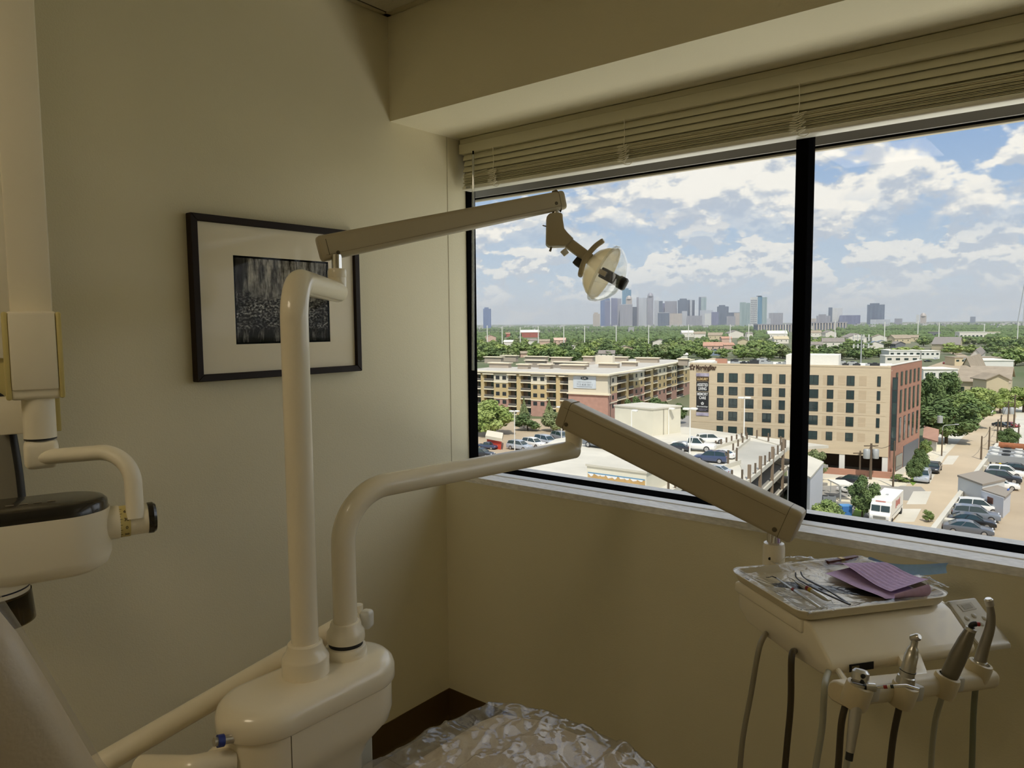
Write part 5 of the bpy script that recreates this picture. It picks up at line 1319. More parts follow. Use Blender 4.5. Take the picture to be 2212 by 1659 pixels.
apt = thing('apartment_block', ap_c, 'long cream and ochre apartment block with balconies and flat grey roofs', 'building')
def AU(px, py, which):
    n_, u_ = (nL, aL) if which == 'L' else (nR2, aR)
    r = RAY(px, py); t_ = (ap_c-CAM).dot(n_)/r.dot(n_); p = CAM + r*t_; return (p-ap_c).dot(u_), p.z
def AP(u, z, o, which):
    u_, n_ = (aL, nL) if which == 'L' else (aR, nR2); return V((ap_c.x, ap_c.y, 0)) + u_*u + UP*z + n_*o
HA = ZA-ZG; FLH = HA/5.35; ZT4 = ZG + 5*FLH
floors = [(ZG + k*FLH, ZG + (k+1)*FLH) for k in range(5)]
fm = [brickp, brickp, ochre, ochre, cream]
def facade(which, segs, total):
    u_, n_ = (aL, nL) if which == 'L' else (aR, nR2)
    MB().obox(AP(0, ZG, -1.6, which), u_*total, -n_*0.5, UP*(HA-0.5)).build('back_wall', recess, apt, smooth=False)
    MB().obox(AP(-0.3, ZT4, 0.0, which), u_*(total+0.3), -n_*2.0, UP*(ZA-ZT4-0.35)).build('frieze', taupe, apt, smooth=False)
    for (u0, u1, ty, mm) in segs:
        du = u1-u0
        for k, (z0, z1) in enumerate(floors):
            if ty in ('wall', 'win', 'win1'):
                m_ = (mm or fm)[k]
                w_ = MB().obox(AP(u0, z0, 0, which), u_*du, -n_*1.7, UP*(z1-z0)).build('wall_panel', m_, apt, smooth=False)
                ws = [] if ty == 'wall' else ([0.5] if ty == 'win1' else [0.27, 0.73])
                for f in ws:
                    ww = min(1.3, du*0.3 if ty == 'win' else du*0.6)
                    if k == 0: continue
                    q = MB().obox(AP(u0+du*f-ww/2, z0+FLH*0.32, 0.0, which), u_*ww, n_*0.05, UP*FLH*0.46).build('window', frame_dk, w_, smooth=False)
            elif ty == 'bal':
                MB().obox(AP(u0, z0-0.02, 0.25, which), u_*du, -n_*1.9, UP*0.32).build('balcony_slab', capm, apt, smooth=False)
                MB().obox(AP(u0+0.1, z0+0.45, 0.15, which), u_*(du-0.2), -n_*0.06, UP*0.10).build('railing', railm2, apt, smooth=False)
                MB().obox(AP(u0+0.1, z0+0.30, 0.12, which), u_*(du-0.2), -n_*0.03, UP*FLH*0.28).build('railing_screen', mat('rail_screen', srgb(112, 106, 98), 0.8), apt, smooth=False)
                MB().obox(AP(u0+du*0.15, z0+0.3, -1.58, which), u_*du*0.4, n_*0.05, UP*FLH*0.68).build('balcony_door', darkglass, apt, smooth=False)
                if k == 4: MB().obox(AP(u0-0.2, z1-0.25, 0.6, which), u_*(du+0.4), -n_*2.2, UP*0.35).build('balcony_roof', capm, apt, smooth=False)
        if ty in ('win', 'win1'):
            MB().obox(AP(u0, ZG+4*FLH-0.25, 0.12, which), u_*du, -n_*0.4, UP*0.30).build('string_course', capm, apt, smooth=False)
            MB().obox(AP(u0, ZG+2*FLH-0.25, 0.12, which), u_*du, -n_*0.4, UP*0.30).build('string_course', capm, apt, smooth=False)
    MB().obox(AP(-0.5, ZA-0.40, 0.7, which), u_*(total+0.5), -n_*1.4, UP*0.4).build('cornice', capm, apt, smooth=False)
def xL(px): return AU(px, 850, 'L')[0]
def xR(px): return AU(px, 830, 'R')[0]
edges = [(1232, 1253, 'bal'), (1210, 1232, 'wall1'), (1201, 1210, 'bal'), (1148, 1181, 'win')]
segsL = []
for a, b, ty, mm in ((1232, 1210, 'bal', None), (1210, 1201, 'wall', [ochre]*5), (1201, 1181, 'bal', None), (1181, 1147, 'win', None), (1147, 1125, 'bal', None), (1125, 1116, 'wall', [ochre]*5), (1116, 1098, 'bal', None), (1098, 1067, 'win', None), (1067, 1046, 'bal', None), (1046, 1039, 'wall', [ochre]*5), (1039, 1020, 'bal', None), (1020, 985, 'win', None)):
    segsL.append((xL(a), xL(b), ty, mm))
segsL.insert(0, (0.0, xL(1232), 'wall', [brickp, brickp, brickp, cream, cream]))
facade('L', segsL, ALn)
segsR = []
for a, b, ty, mm in ((1313, 1315, 'wall', [brickp]*3+[cream]*2), (1315, 1333, 'win1', [brickp]*3+[ochre, cream]), (1333, 1352, 'bal', None), (1352, 1358, 'wall', [ochre]*5), (1358, 1368, 'bal', None), (1368, 1392, 'win', [brickp]*3+[ochre, cream]), (1392, 1405, 'bal', None), (1405, 1411, 'wall', [ochre]*5), (1411, 1420, 'bal', None), (1420, 1440, 'win', [brickp, brickp, ochre, ochre, cream]), (1440, 1450, 'bal', None), (1450, 1462, 'win', None), (1462, 1476, 'bal', None), (1476, 1497, 'win', None)):
    segsR.append((max(0, xR(a)), xR(b), ty, mm))
facade('R', segsR, ARn)
# projecting corner bay with the sign
MB().obox(AP(-0.4, ZG, 0.9, 'L'), aL*(xL(1232)+0.6), -nL*1.0, UP*3.0*FLH).build('corner_bay', brickp, apt, smooth=False)
MB().obox(AP(-0.4, ZG+3.0*FLH, 0.95, 'L'), aL*(xL(1232)+0.6), -nL*1.1, UP*(HA-3.0*FLH)).build('corner_bay', cream, apt, smooth=False)
MB().obox(AP(-1.0, ZG+2.95*FLH, 1.3, 'L'), aL*(xL(1232)+1.5), -nL*1.4, UP*0.4).build('string_course', capm, apt, smooth=False)
MB().obox(AP(-1.2, ZA-0.35, 1.9, 'L'), aL*(xL(1232)+2.4), -nL*2.4, UP*0.45).build('cornice', capm, apt, smooth=False)
# roofs
RDp = 60.0
MB().prism([AP(0, ZA-0.5, -1.0, 'L'), AP(ALn, ZA-0.5, -1.0, 'L'), AP(ALn, ZA-0.5, -24.0, 'L'), AP(-2, ZA-0.5, -24.0, 'L')], UP*0.25).build('roof', greyr, apt, smooth=False)
MB().prism([AP(0, ZA-0.52, -1.0, 'R'), AP(ARn, ZA-0.52, -1.0, 'R'), AP(ARn, ZA-0.52, -24.0, 'R'), AP(0, ZA-0.52, -24.0, 'R')], UP*0.25).build('roof', greyr, apt, smooth=False)
fw2 = (aL.cross(UP)).normalized(); 
MB().prism([AP(20, ZG, -48, 'L'), AP(ALn, ZG, -48, 'L'), AP(ALn, ZG, -72, 'L'), AP(20, ZG, -72, 'L')], UP*(HA-0.6)).build('rear_wing', taupe, apt, smooth=False)
# boxes standing on the roofs: grey fronts with cream caps
def rbx(px0, px1, py_top, back, h_, capped=True, mt=taupe):
    c_ = KZ((px0+px1)/2, py_top, ZA+h_); d_ = DEPTH(c_); w_ = (px1-px0)*d_/FPX
    u_ = aL
    cosv = abs(RH.dot(u_)); w_ = min(w_/max(0.6, cosv), 14)
    o_ = c_ + u_*(-w_/2)
    MB().obox(V((o_.x, o_.y, ZA-1.0)), u_*w_, -nL*2.0, UP*(h_+1.0)).build('parapet_box', mt, apt, smooth=False)
    if capped: MB().obox(V((o_.x, o_.y, ZA+h_)) - u_*0.4 + nL*0.4, u_*(w_+0.8), -nL*2.8, UP*0.28).build('parapet_cap', capm, apt, smooth=False)
for a in ((1046, 1082, 772, 0, 1.3), (1082, 1114, 769, 0, 1.3), (1134, 1178, 771, 0, 1.4), (1190, 1229, 773, 0, 1.3), (1260, 1279, 771, 0, 1.2), (1322, 1352, 772, 0, 1.3), (1376, 1418, 774, 0, 1.3), (1466, 1484, 776, 0, 1.2), (1056, 1098, 785, 0, 1.2), (1118, 1140, 788, 0, 1.1), (1164, 1188, 788, 0, 1.0), (1212, 1260, 789, 0, 1.0), (1344, 1372, 783, 0, 1.0), (1294, 1332, 786, 0, 1.0)): rbx(*a)
rbx(1287, 1322, 768, 0, 2.6, False, cream)
rbx(1135, 1175, 779.5, 0, 1.2, True); rbx(1196, 1265, 783.5, 0, 1.1, True)
# billboard on the corner bay
bb = thing('corner_billboard', AP(xL(1265), ZG+3.2*FLH, 1.1, 'L'), 'pale blue-white billboard with dark oval logo on the apartment corner', 'sign')
ua, ub = xL(1293)+0.3, xL(1242); za, zb = AU(1268, 838.5, 'L')[1], AU(1268, 811.5, 'L')[1]
bo_ = MB().obox(AP(ua, za, 1.0, 'L'), aL*(ub-ua), nL*0.12, UP*(zb-za)).build('board', mat('board_white', srgb(214, 222, 228), 0.6, col2=srgb(200, 208, 214), vscale=0.5), bb, smooth=False)
bw, bh, cu, cz = ub-ua, zb-za, (ua+ub)/2, (za+zb)/2
dkg = mat('board_ink', srgb(58, 70, 76), 0.6); grey_i = mat('board_grey_ink', srgb(120, 124, 128), 0.6)
MB().prism([AP(cu + bw*0.17*math.cos(t_*math.pi/10), cz + bh*0.31 + bh*0.14*math.sin(t_*math.pi/10), 1.13, 'L') for t_ in range(20)], nL*0.03).build('oval_logo', dkg, bo_, smooth=False)
lettering('lettering', 'UK', 1.0, AP(cu, cz+bh*0.31, 1.17, 'L'), -aL, UP, bwhite, bo_, width=bw*0.20, height=bh*0.17, bold=0.02)
lettering('lettering', 'LOFT APARTMENTS', 1.0, AP(cu, cz+bh*0.0, 1.14, 'L'), -aL, UP, grey_i, bo_, width=bw*0.60, height=bh*0.075)
lettering('lettering', '713 828 3011', 1.0, AP(cu, cz-bh*0.20, 1.14, 'L'), -aL, UP, grey_i, bo_, width=bw*0.68, height=bh*0.15)
MB().obox(AP(cu-bw*0.34, cz-bh*0.38, 1.12, 'L'), aL*bw*0.68, nL*0.02, UP*bh*0.03).build('underline', grey_i, bo_, smooth=False)

# ------------------------------------------------------------------ parking garage (middle)
gar = thing('parking_garage', D(1400, 1000), 'open pale concrete parking deck with ramp in front of the care home', 'parking deck')
gpx = [(1020, 1045), (1200, 948), (1330, 928), (1480, 922), (1600, 938), (1790, 962), (1700, 967), (1614, 1040), (1480, 1046), (1436, 1068), (1330, 1130), (1000, 1130)]
top = [D(x, y) for x, y in gpx]
for k, dzz in enumerate((0.0, -3.1, -6.0)):
    MB().prism([p + UP*dzz for p in top], UP*(-0.45)).build('deck_slab', deckm if k == 0 else asph, gar, smooth=False)
def wallrun(a, b, h0, h1, th, mt, name, par):
    a, b = V(a), V(b); d_ = (b-a); n_ = UP.cross(d_).normalized()
    return MB().obox(a + UP*h0 - n_*th/2, d_, n_*th, UP*(h1-h0)).build(name, mt, par, smooth=False)
def posts(a, b, n, h, mt=postm, r=0.10, z=0.0):
    for k in range(n):
        p = V(a).lerp(V(b), (k+0.5)/n)
        MB().box((p.x-r, p.y-r, p.z+z), (p.x+r, p.y+r, p.z+z+h)).build('guard_post', mt, gar, smooth=False)
for a, b, n in ((6, 7, 9), (7, 8, 6), (8, 9, 3), (4, 6, 4)):
    for dzz in (0.0, -3.1, -6.0):
        wallrun(top[a] + UP*dzz, top[b] + UP*dzz, -0.45, 0.15, 0.25, conc, 'spandrel', gar)
    posts(top[a], top[b], n, 1.5)
for t_ in (0.12, 0.42, 0.72, 0.96):
    p = top[6].lerp(top[7], t_); MB().box((p.x-.17, p.y-.17, ZG), (p.x+.17, p.y+.17, ZD+1.9)).build('garage_column', mat('column_rust', srgb(140, 122, 102), 0.85), gar, smooth=False)
wallrun(D(1532, 974), D(1617, 947), 0, 0.5, 0.4, conc, 'ramp_wall', gar); posts(D(1540, 972), D(1617, 947), 7, 1.3)
wallrun(D(1578, 984), D(1618, 951), 0, 0.45, 0.4, conc, 'ramp_wall', gar); posts(D(1578, 984), D(1618, 951), 4, 1.5)
wallrun(D(1500, 1034), D(1598, 1002), 0, 0.6, 0.4, conc, 'ramp_wall', gar); posts(D(1563, 1014), D(1600, 1002), 2, 2.4)
MB().prism([D(1580, 984)+UP*0.06, D(1618, 952)+UP*0.06, D(1695, 966)+UP*0.06, D(1612, 1036)+UP*0.06, D(1598, 1004)+UP*0.06], UP*(-0.05)).build('ramp_surface', mat('ramp_grey', srgb(182, 178, 166), 0.85, var=0.16, vscale=0.1, detail=9), gar, smooth=False)
MB().prism([D(1480, 1056)-UP*6, D(1560, 1056)-UP*6, D(1600, 1090)-UP*6, D(1450, 1090)-UP*6], UP*0.1).build('puddle', mat('wet_floor', srgb(120, 124, 128), 0.15), gar, smooth=False)

def pxbox(name, label, cat, zf, pl, pc, pr, ytop, mt, mtop, zbase, cap=0.25, capover=0.15):
    a, c_, b = zf(*pl), zf(*pc), zf(*pr); zt = ZTOP(c_, ytop); u_, v_ = a-c_, b-c_
    u_.z = v_.z = 0
    t = thing(name, c_, label, cat)
    MB().obox((c_.x, c_.y, zbase), u_, v_, UP*(zt-zbase-cap)).build('walls', mt, t, smooth=False)
    un, vn = u_.normalized(), v_.normalized()
    MB().obox(V((c_.x, c_.y, zt-cap)) - un*capover - vn*capover, u_ + un*2*capover, v_ + vn*2*capover, UP*cap).build('roof', mtop, t, smooth=False)
    return t, c_, u_, v_, zt
offw = mat('painted_block', srgb(222, 216, 196), 0.8, var=0.05, vscale=0.4)
sh, c_, u_, v_, zt = pxbox('stair_house', 'pale plastered stair house box standing on the parking deck', 'stair house', D, (1328, 932), (1410, 942), (1470, 934), 882, offw, conc, ZD)
MB().obox(V((c_.x, c_.y, ZD)) + v_*0.36 + UP*0.02, v_*0.03, -u_.normalized()*0.06, UP*(zt-ZD-0.4)).build('seam', deckside, sh, smooth=False)
pen, c_, u_, v_, zt = pxbox('roof_shed', 'low white deck shed with peeling tan panel and blue strip', 'shed', D, (1268, 1050), (1396, 1069), (1442, 1046), 1018, offw, conc, ZD)
nrm = UP.cross(u_).normalized(); nrm = nrm if nrm.dot(CAM-c_) > 0 else -nrm
hgt = zt-ZD
peel = mat('peeling_panel', srgb(184, 148, 92), 0.9, col2=srgb(200, 166, 110), vscale=1.2, stretch=(1, 1, 0.25), detail=8)
MB().obox(V((c_.x, c_.y, ZD+hgt*0.05)) + u_*0.02 + nrm*0.01, u_*0.96, nrm*0.04, UP*hgt*0.55).build('tan_panel', peel, pen, smooth=False)
MB().obox(V((c_.x, c_.y, ZD+hgt*0.60)) + u_*0.02 + nrm*0.01, u_*0.96, nrm*0.05, UP*hgt*0.045).build('blue_strip', mat('strip_blue', srgb(92, 140, 172), 0.7), pen, smooth=False)
rnd = random.Random(4)
for k in range(9):
    f = 0.06 + k*0.10 + rnd.uniform(-.02, .02); hh = hgt*rnd.uniform(0.02, 0.10)
    p = V((c_.x, c_.y, ZD+hgt*0.55)) + u_*f + nrm*0.055
    MB().prism([p + UP*hgt*0.05, p + u_*rnd.uniform(.09, .12) + UP*hgt*0.05, p + u_*rnd.uniform(.03, .08) - UP*hh, p + u_*0.01 - UP*hh*0.3], nrm*0.02).build('torn_paper', bwhite, pen, smooth=False)

# lamp posts
lampw = mat('lamp_white', srgb(236, 234, 226), 0.5)
def lamppost(px, yb, yt, zf, label, heads=2, base=None):
    b_ = zf(px, yb); zt = ZTOP(b_, yt); t = thing('lamp_post', b_, label, 'lamp post', 'white parking lot lamp posts')
    MB().tube([b_, (b_.x, b_.y, zt)], [0.11, 0.08], 10).build('pole', lampw, t)
    for s_ in ((-1, 1) if heads == 2 else (1,)):
        MB().rbox((b_.x + RH.x*s_*0.55 - .5, b_.y + RH.y*s_*0.55 - .35, zt-.1), (b_.x + RH.x*s_*0.55 + .5, b_.y + RH.y*s_*0.55 + .35, zt+.22), 0.1, 2).build('lamp_head', lampw, t)
lamppost(1112, 975, 889, G, 'white twin-head lamp post beside the feathery green tree')
lamppost(1213, 975, 880, G, 'white lamp post rising behind the sloping spring arm')
lamppost(1490, 980, 884, D, 'white twin-head lamp post behind the pickup truck')
lamppost(1607, 944, 860, D, 'tall white lamp post in front of the care home windows')
lamppost(1364, 945, 888, D, 'white lamp post in front of the seam of the stair house', 1)
lamppost(1444, 938, 884, D, 'white lamp post at the outer wall of the stair house', 1)

# cars on the deck
carpx('suv', (1504, 958), (1563, 957), D, 'white', 'white suv parked behind the white pickup truck')
carpx('pickup', (1454, 970), (1546, 976), D, 'white', 'white pickup truck beside the lamp post on the deck', name='pickup_truck', cat='pickup truck')
carpx('suv', (1572, 1001), (1500, 995), D, 'blue', 'dark blue suv with red tail light on the deck', group='parked cars')
carpx('sedan', (1585, 992), (1530, 986), D, 'white', 'white sedan behind the dark blue suv', group='parked cars')
carpx('sedan', (1488, 975), (1440, 970), D, 'dark', 'dark car half hidden by the spring arm near the pickup')
carpx('suv', (1262, 962), (1335, 972), D, 'steel', 'steel grey suv between the tube elbow and the spring arm')
carpx('sedan', (1568, 1028), (1520, 1022), D, 'silver', 'silver car nose above the spring arm by the ramp')
# cars in the lower lot
carpx('suv', (1094, 968), (1152, 975), G, 'silver', 'silver suv in the lower lot behind the lamp post')
carpx('suv', (1124, 961), (1182, 970), G, 'white', 'pale suv second in the lower lot row')
carpx('van', (1148, 954), (1210, 966), G, 'silver', 'silver van third in the lower lot row', name='van', cat='van')
carpx('suv', (1185, 945), (1240, 957), G, 'steel', 'grey suv at the far end of the lower lot row')
carpx('sedan', (1010, 984), (1068, 989), G, 'dark', 'dark sedan at the window corner above the tube')
carpx('sedan', (1012, 934), (1056, 930), G, 'black', 'black car shaded under the feathery green tree')
# red kiosk
kk, c_, u_, v_, zt = pxbox('red_kiosk', 'small red kiosk with white canopy roof in the lower lot', 'kiosk', G, (1052, 966), (1082, 972), (1084, 960), 946, mat('kiosk_red', srgb(214, 74, 52), 0.6), mat('kiosk_roof', srgb(224, 214, 190), 0.7), ZG, 0.7, 0.5)
carpx('pickup', (1038, 968), (1068, 971), G, 'blue', 'blue pickup half hidden by the red kiosk', name='pickup_truck', cat='pickup truck')

# ------------------------------------------------------------------ right-hand roof parking
rg_ = thing('roof_parking', RD(2100, 1100), 'tan roof parking deck with concrete parapet beside the street', 'parking deck')
zp = ZRD+1.15
pA, pB = KZ(1999, 1162, zp), KZ(2155, 957, zp); pN = KZ(2300, 1210, zp)
pA.z = pB.z = pN.z = ZRD
far = pB + (pN-pA).normalized()*60
MB().prism([pA + (pA-pB).normalized()*0.4, pB, far, pN + (pN-pA)*3], UP*(-0.5)).build('deck_slab', asph2, rg_, smooth=False)
wallrun(pA, pB, -8.0, 1.15, 0.45, conc, 'parapet', rg_)
wallrun(pA, pN, -8.0, 0.4, 0.45, conc, 'parapet', rg_)
wallrun(pB, far, -8, 0.9, 0.45, conc, 'parapet', rg_)
inn = (pN-pA).normalized()
for k in range(11):
    p = pA.lerp(pB, (k+0.6)/11.5); dd_ = (pB-pA).normalized()
    MB().obox(p + inn*0.2, inn*0.9, dd_*0.9, UP*0.95).build('buttress', conc, rg_, smooth=False)
RC = [('sedan', (2036, 1147), (2146, 1159), 'grey', 'grey sedan in the nearest bay of the roof parking'), ('sedan', (2046, 1131), (2150, 1142), 'black', 'black sedan just behind the grey sedan on the roof parking'),
      ('suv', (2055, 1118), (2160, 1128), 'steel', 'steel grey suv behind the two nearest sedans on the roof parking'), ('suv', (2066, 1102), (2162, 1111), 'white', 'white suv beside the grey block hut'),
      ('sedan', (2112, 1052), (2202, 1059), 'white', 'white sedan just behind the grey block hut'), ('suv', (2122, 1037), (2208, 1045), 'dark', 'dark suv between two white cars on the roof parking'),
      ('suv', (2130, 1026), (2212, 1033), 'white', 'white suv farthest but one near the yellow bollards'), ('sedan', (2156, 1018), (2236, 1024), 'black', 'black sedan next to the rooftop chillers')]
for s_, a, b, col, lab in RC: carpx(s_, a, b, RD, col, lab)
hut, c_, u_, v_, zt = pxbox('block_hut', 'grey block hut with blue trim and brown door panel on the roof parking', 'hut', RD, (2068, 1078), (2120, 1100), (2168, 1088), 1045, mat('block_grey', srgb(206, 206, 202), 0.8), mat('hut_roof', srgb(150, 140, 126), 0.8), ZRD, 0.2, 0.1)
c2 = RD(2166, 1120); a2 = RD(2118, 1102); b2_ = RD(2178, 1108); z2 = ZTOP(c2, 1076)
MB().obox((c2.x, c2.y, ZRD), V((a2.x-c2.x, a2.y-c2.y, 0)), V((b2_.x-c2.x, b2_.y-c2.y, 0))*1.3, UP*(z2-ZRD)).build('front_annex', mat('block_grey2', srgb(196, 198, 202), 0.8), hut, smooth=False)
ud = V((a2.x-c2.x, a2.y-c2.y, 0)); nrm = UP.cross(ud).normalized(); nrm = nrm if nrm.dot(CAM-c2) > 0 else -nrm
MB().obox(V((c2.x, c2.y, ZRD+(z2-ZRD)*0.52)) + ud*0.45, ud*0.24, nrm*0.06, UP*(z2-ZRD)*0.3).build('brown_panel', mat('panel_brown', srgb(98, 62, 48), 0.7), hut, smooth=False)
MB().obox(V((c2.x, c2.y, z2)) - ud*0.03 - nrm*0.1, ud*1.06, V((b2_.x-c2.x, b2_.y-c2.y, 0))*1.4, UP*0.15).build('annex_roof', mat('hut_roof', (0, 0, 0)), hut, smooth=False)
q_ = RD(2176, 1106)
MB().obox((q_.x, q_.y, ZRD), V((b2_.x-c2.x, b2_.y-c2.y, 0))*0.25, ud*0.06, UP*(z2-ZRD)*1.12).build('blue_trim', mat('trim_blue', srgb(52, 92, 168), 0.6), hut, smooth=False)
# chillers
for k in range(3):
    a = RD(2130+k*3, 1008-k*8); e_ = inn*14; dd_ = (pB-pA).normalized()
    t = thing('chiller_unit', a, ['nearest long grey chiller row behind the roof parking cars', 'middle long grey chiller row behind the roof parking', 'far long grey chiller row with white casing'][k], 'chiller')
    MB().obox(a + UP*0.7, e_, dd_*1.3, UP*1.0).build('casing', galv, t, smooth=False)
    for q in range(5): MB().obox(a + inn*(q*3.0+0.4), inn*0.2, dd_*1.2, UP*0.7).build('leg', frame_dk, t, smooth=False)
    for q in range(10): MB().lathe([(0.5, 0), (0.5, 0.18), (0.38, 0.18), (0.36, 0.05), (0, 0.05)], a + inn*(q*1.35+0.8) + dd_*0.65 + UP*1.7, UP, 14).build('fan', frame_dk if q % 2 else whitem, t)
ypl = mat('bollard_yellow', srgb(226, 210, 40), 0.6)
for k, (x, y) in enumerate(((2131, 1002), (2160, 1002), (2189, 1004))):
    b_ = RD(x, y); t = thing('bollard', b_, ['yellow bollard nearest the parapet by the chillers', 'yellow bollard in the middle of three by the chillers', 'yellow bollard farthest from the parapet by the chillers'][k], 'bollard', 'yellow bollards')
    MB().tube([b_, b_ + UP*1.0], 0.14, 12).build('post', ypl, t); MB().lathe([(0.15, 0), (0.13, 0.09), (0.0, 0.14)], b_ + UP*1.0, UP, 12).build('cap', ypl, t)
pp_ = KZ(2158, 962, ZRD+2.0); MB().tube([pp_, pp_ + inn*5], 0.5, 14).build('rusty_duct', mat('rust', srgb(150, 92, 58), 0.85, var=0.2), rg_)

# ------------------------------------------------------------------ street vehicles
carpx('sedan', (2022, 1011), (2011, 1026), G, 'black', 'small black car driving on the tan street')
carpx('suv', (2000, 1026), (1986, 1052), G, 'silver', 'silver suv parked at the kerb by the small street trees')
carpx('van', (2139, 894), (2133, 899), G, 'white', 'white van far up the street under trees', name='van', cat='van')
carpx('sedan', (2155, 921), (2172, 923), G, 'dark', 'dark car crossing far up the street')
carpx('sedan', (2176, 921), (2190, 923), G, 'red', 'red car crossing behind the dark car up the street')
carpx('suv', (1850, 1046), (1820, 1042), G, 'dark', 'dark suv half hidden behind the leafy street tree', group='parked cars')
carpx('sedan', (1850, 1068), (1825, 1063), G, 'white', 'white car behind the tree by the fenced yard', group='parked cars')
# step van
a, b = G(1929, 1104), G(1899, 1136); hd_ = heading(a, b); ln = (b-a).length
van = thing('delivery_truck', ((a+b)/2), 'white boxy delivery step van with red lettering parked on the street', 'truck')
def VP(x, y, z):
    c_ = (a+b)/2; f_ = (b-a).normalized(); s_ = V((-f_.y, f_.x, 0)); return c_ + f_*x + s_*y + UP*z
def vbox(x0, x1, y0, y1, z0, z1, mt, name, par=None, bev=0.0):
    return MB().prism([VP(x0, y0, z0), VP(x1, y0, z0), VP(x1, y1, z0), VP(x0, y1, z0)], UP*(z1-z0), bev, 2).build(name, mt, par or van, smooth=False)
VL, VWd, VH = ln, 1.25, 3.25
vbx = vbox(-VL/2, VL/2-1.15, -VWd, VWd, 0.55, VH, mat('truck_white', srgb(240, 238, 232), 0.4), 'cargo_body', None, 0.1)
MB().prism([VP(VL/2-1.2, -VWd, 0.5), VP(VL/2-0.05, -VWd, 0.5), VP(VL/2, -VWd, 1.45), VP(VL/2-0.55, -VWd, 1.75), VP(VL/2-0.75, -VWd, 2.75), VP(VL/2-1.2, -VWd, 2.9)], VP(0, VWd, 0)-VP(0, -VWd, 0), 0.06, 2).build('cab', mat('truck_white', (0, 0, 0)), van, smooth=False)
for y0_, y1_ in ((-1.1, -0.06), (0.06, 1.1)):
    MB().prism([VP(VL/2-0.535, y0_, 1.82), VP(VL/2-0.535, y1_, 1.82), VP(VL/2-0.715, y1_, 2.58), VP(VL/2-0.715, y0_, 2.58)], VP(0.05, 0, 0.02)-VP(0, 0, 0)).build('windshield', darkglass, van, smooth=False)
vbox(VL/2-0.02, VL/2+0.06, -0.75, 0.75, 0.95, 1.28, mat('truck_grille', srgb(120, 120, 114), 0.5), 'grille')
vbox(VL/2-0.05, VL/2+0.14, -1.2, 1.2, 0.45, 0.72, galv, 'bumper')
for s_ in (-1, 1): vbox(VL/2-0.03, VL/2+0.07, s_*0.98-0.14, s_*0.98+0.14, 0.98, 1.25, headl, 'headlight')
for x_ in (-VL/2+1.2, VL/2-1.5):
    for s_ in (-1, 1): MB().lathe([(0.25, -.14), (0.46, -.14), (0.48, -.1), (0.48, .1), (0.46, .14), (0.25, .14)], VP(x_, s_*1.14, 0.48), VP(0, 1, 0)-VP(0, 0, 0), 18).build('wheel', tyre, van)
vbox(-VL/2+0.3, VL/2-1.3, 1.25, 1.27, 1.15, 1.25, galv, 'side_rub_rail'); vbox(-VL/2+0.3, VL/2-1.3, -1.27, -1.25, 1.15, 1.25, galv, 'side_rub_rail')
vbox(-0.3, 0.2, -0.15, 0.15, VH, VH+0.08, galv, 'roof_vent')
redi = mat('truck_red_ink', srgb(200, 132, 122), 0.6)
for k, (x_, w_, h_) in enumerate(((-2.1, .5, 1.0), (-1.5, .35, .7), (-1.05, .4, .7), (-0.55, .45, .8), (0.0, .35, .7), (0.45, .55, 1.1))):
    MB().prism([VP(x_, 1.262, 2.3-h_/2), VP(x_+w_, 1.262, 2.3-h_/2), VP(x_+w_*.8, 1.262, 2.3+h_/2), VP(x_+w_*.15, 1.262, 2.3+h_/2)], VP(0, 0.02, 0)-VP(0, 0, 0)).build('side_lettering_stroke', redi, vbx, smooth=False)
MB().prism([VP(VL/2-1.12, -0.7, VH-0.27), VP(VL/2-1.12, 0.5, VH-0.27), VP(VL/2-1.12, 0.5, VH-0.12), VP(VL/2-1.12, -0.7, VH-0.12)], VP(0.02, 0, 0)-VP(0, 0, 0)).build('front_lettering_strip', redi, van, smooth=False)

# ------------------------------------------------------------------ utility poles and wires
def upole(px, yb, yt, label, arms=1, trans=0, r=0.15, mt=wood):
    b_ = G(px, yb); zt = ZTOP(b_, yt); t = thing('utility_pole', b_, label, 'utility pole', 'wooden utility poles')
    MB().tube([b_, (b_.x, b_.y, zt)], [r*1.2, r*0.8], 10).build('pole', mt, t)
    for k in range(arms): MB().obox(V((b_.x, b_.y, zt-0.5-k*1.1)) - RH*1.2, RH*2.4, FH*0.14, UP*0.16).build('crossarm', mt, t, smooth=False)
    for k in range(trans):
        c_ = V((b_.x, b_.y, zt-(zt-b_.z)*0.42)) + RH*(-0.75+1.5*k); q = MB().lathe([(0.0, 0), (0.52, 0.05), (0.55, 0.2), (0.55, 1.5), (0.45, 1.65), (0.0, 1.7)], c_, UP, 18).build('transformer', galv, t)
    return V((b_.x, b_.y, zt-0.4))
w1 = upole(1880, 1036, 958, 'utility pole with two grey transformers before the care home', 1, 2, 0.2)
w2 = upole(1857, 1026, 974, 'short utility pole beside the pole with transformers', 1)
w3 = upole(1929, 1052, 952, 'tall plain pole at the street corner', 0, 0, 0.13)
w4 = upole(2119, 993, 942, 'bare pole nearest behind the roof parapet', 0)
w5 = upole(2136, 972, 922, 'second pole along the roof parapet', 0)
w6 = upole(2154, 957, 906, 'third pole along the roof parapet', 0)
w7 = upole(2161, 947, 896, 'fourth slim pole behind the roof parapet', 0)
w8 = upole(2176, 935, 866, 'tall pole with crossarms and transformers up the street', 2, 2, 0.16)
w9 = upole(2190, 925, 852, 'tallest dark pole at the end of the street', 1, 0, 0.18)
w10 = upole(2199, 962, 915, 'thin dark pole beside the chillers', 0)
lp = G(2034, 985); zt = ZTOP(lp, 930)
t = thing('street_light', lp, 'dark street light pole with long arm over the tan street', 'street light')
MB().tube([lp, (lp.x, lp.y, zt)], [0.14, 0.1], 10).build('pole', wood, t)
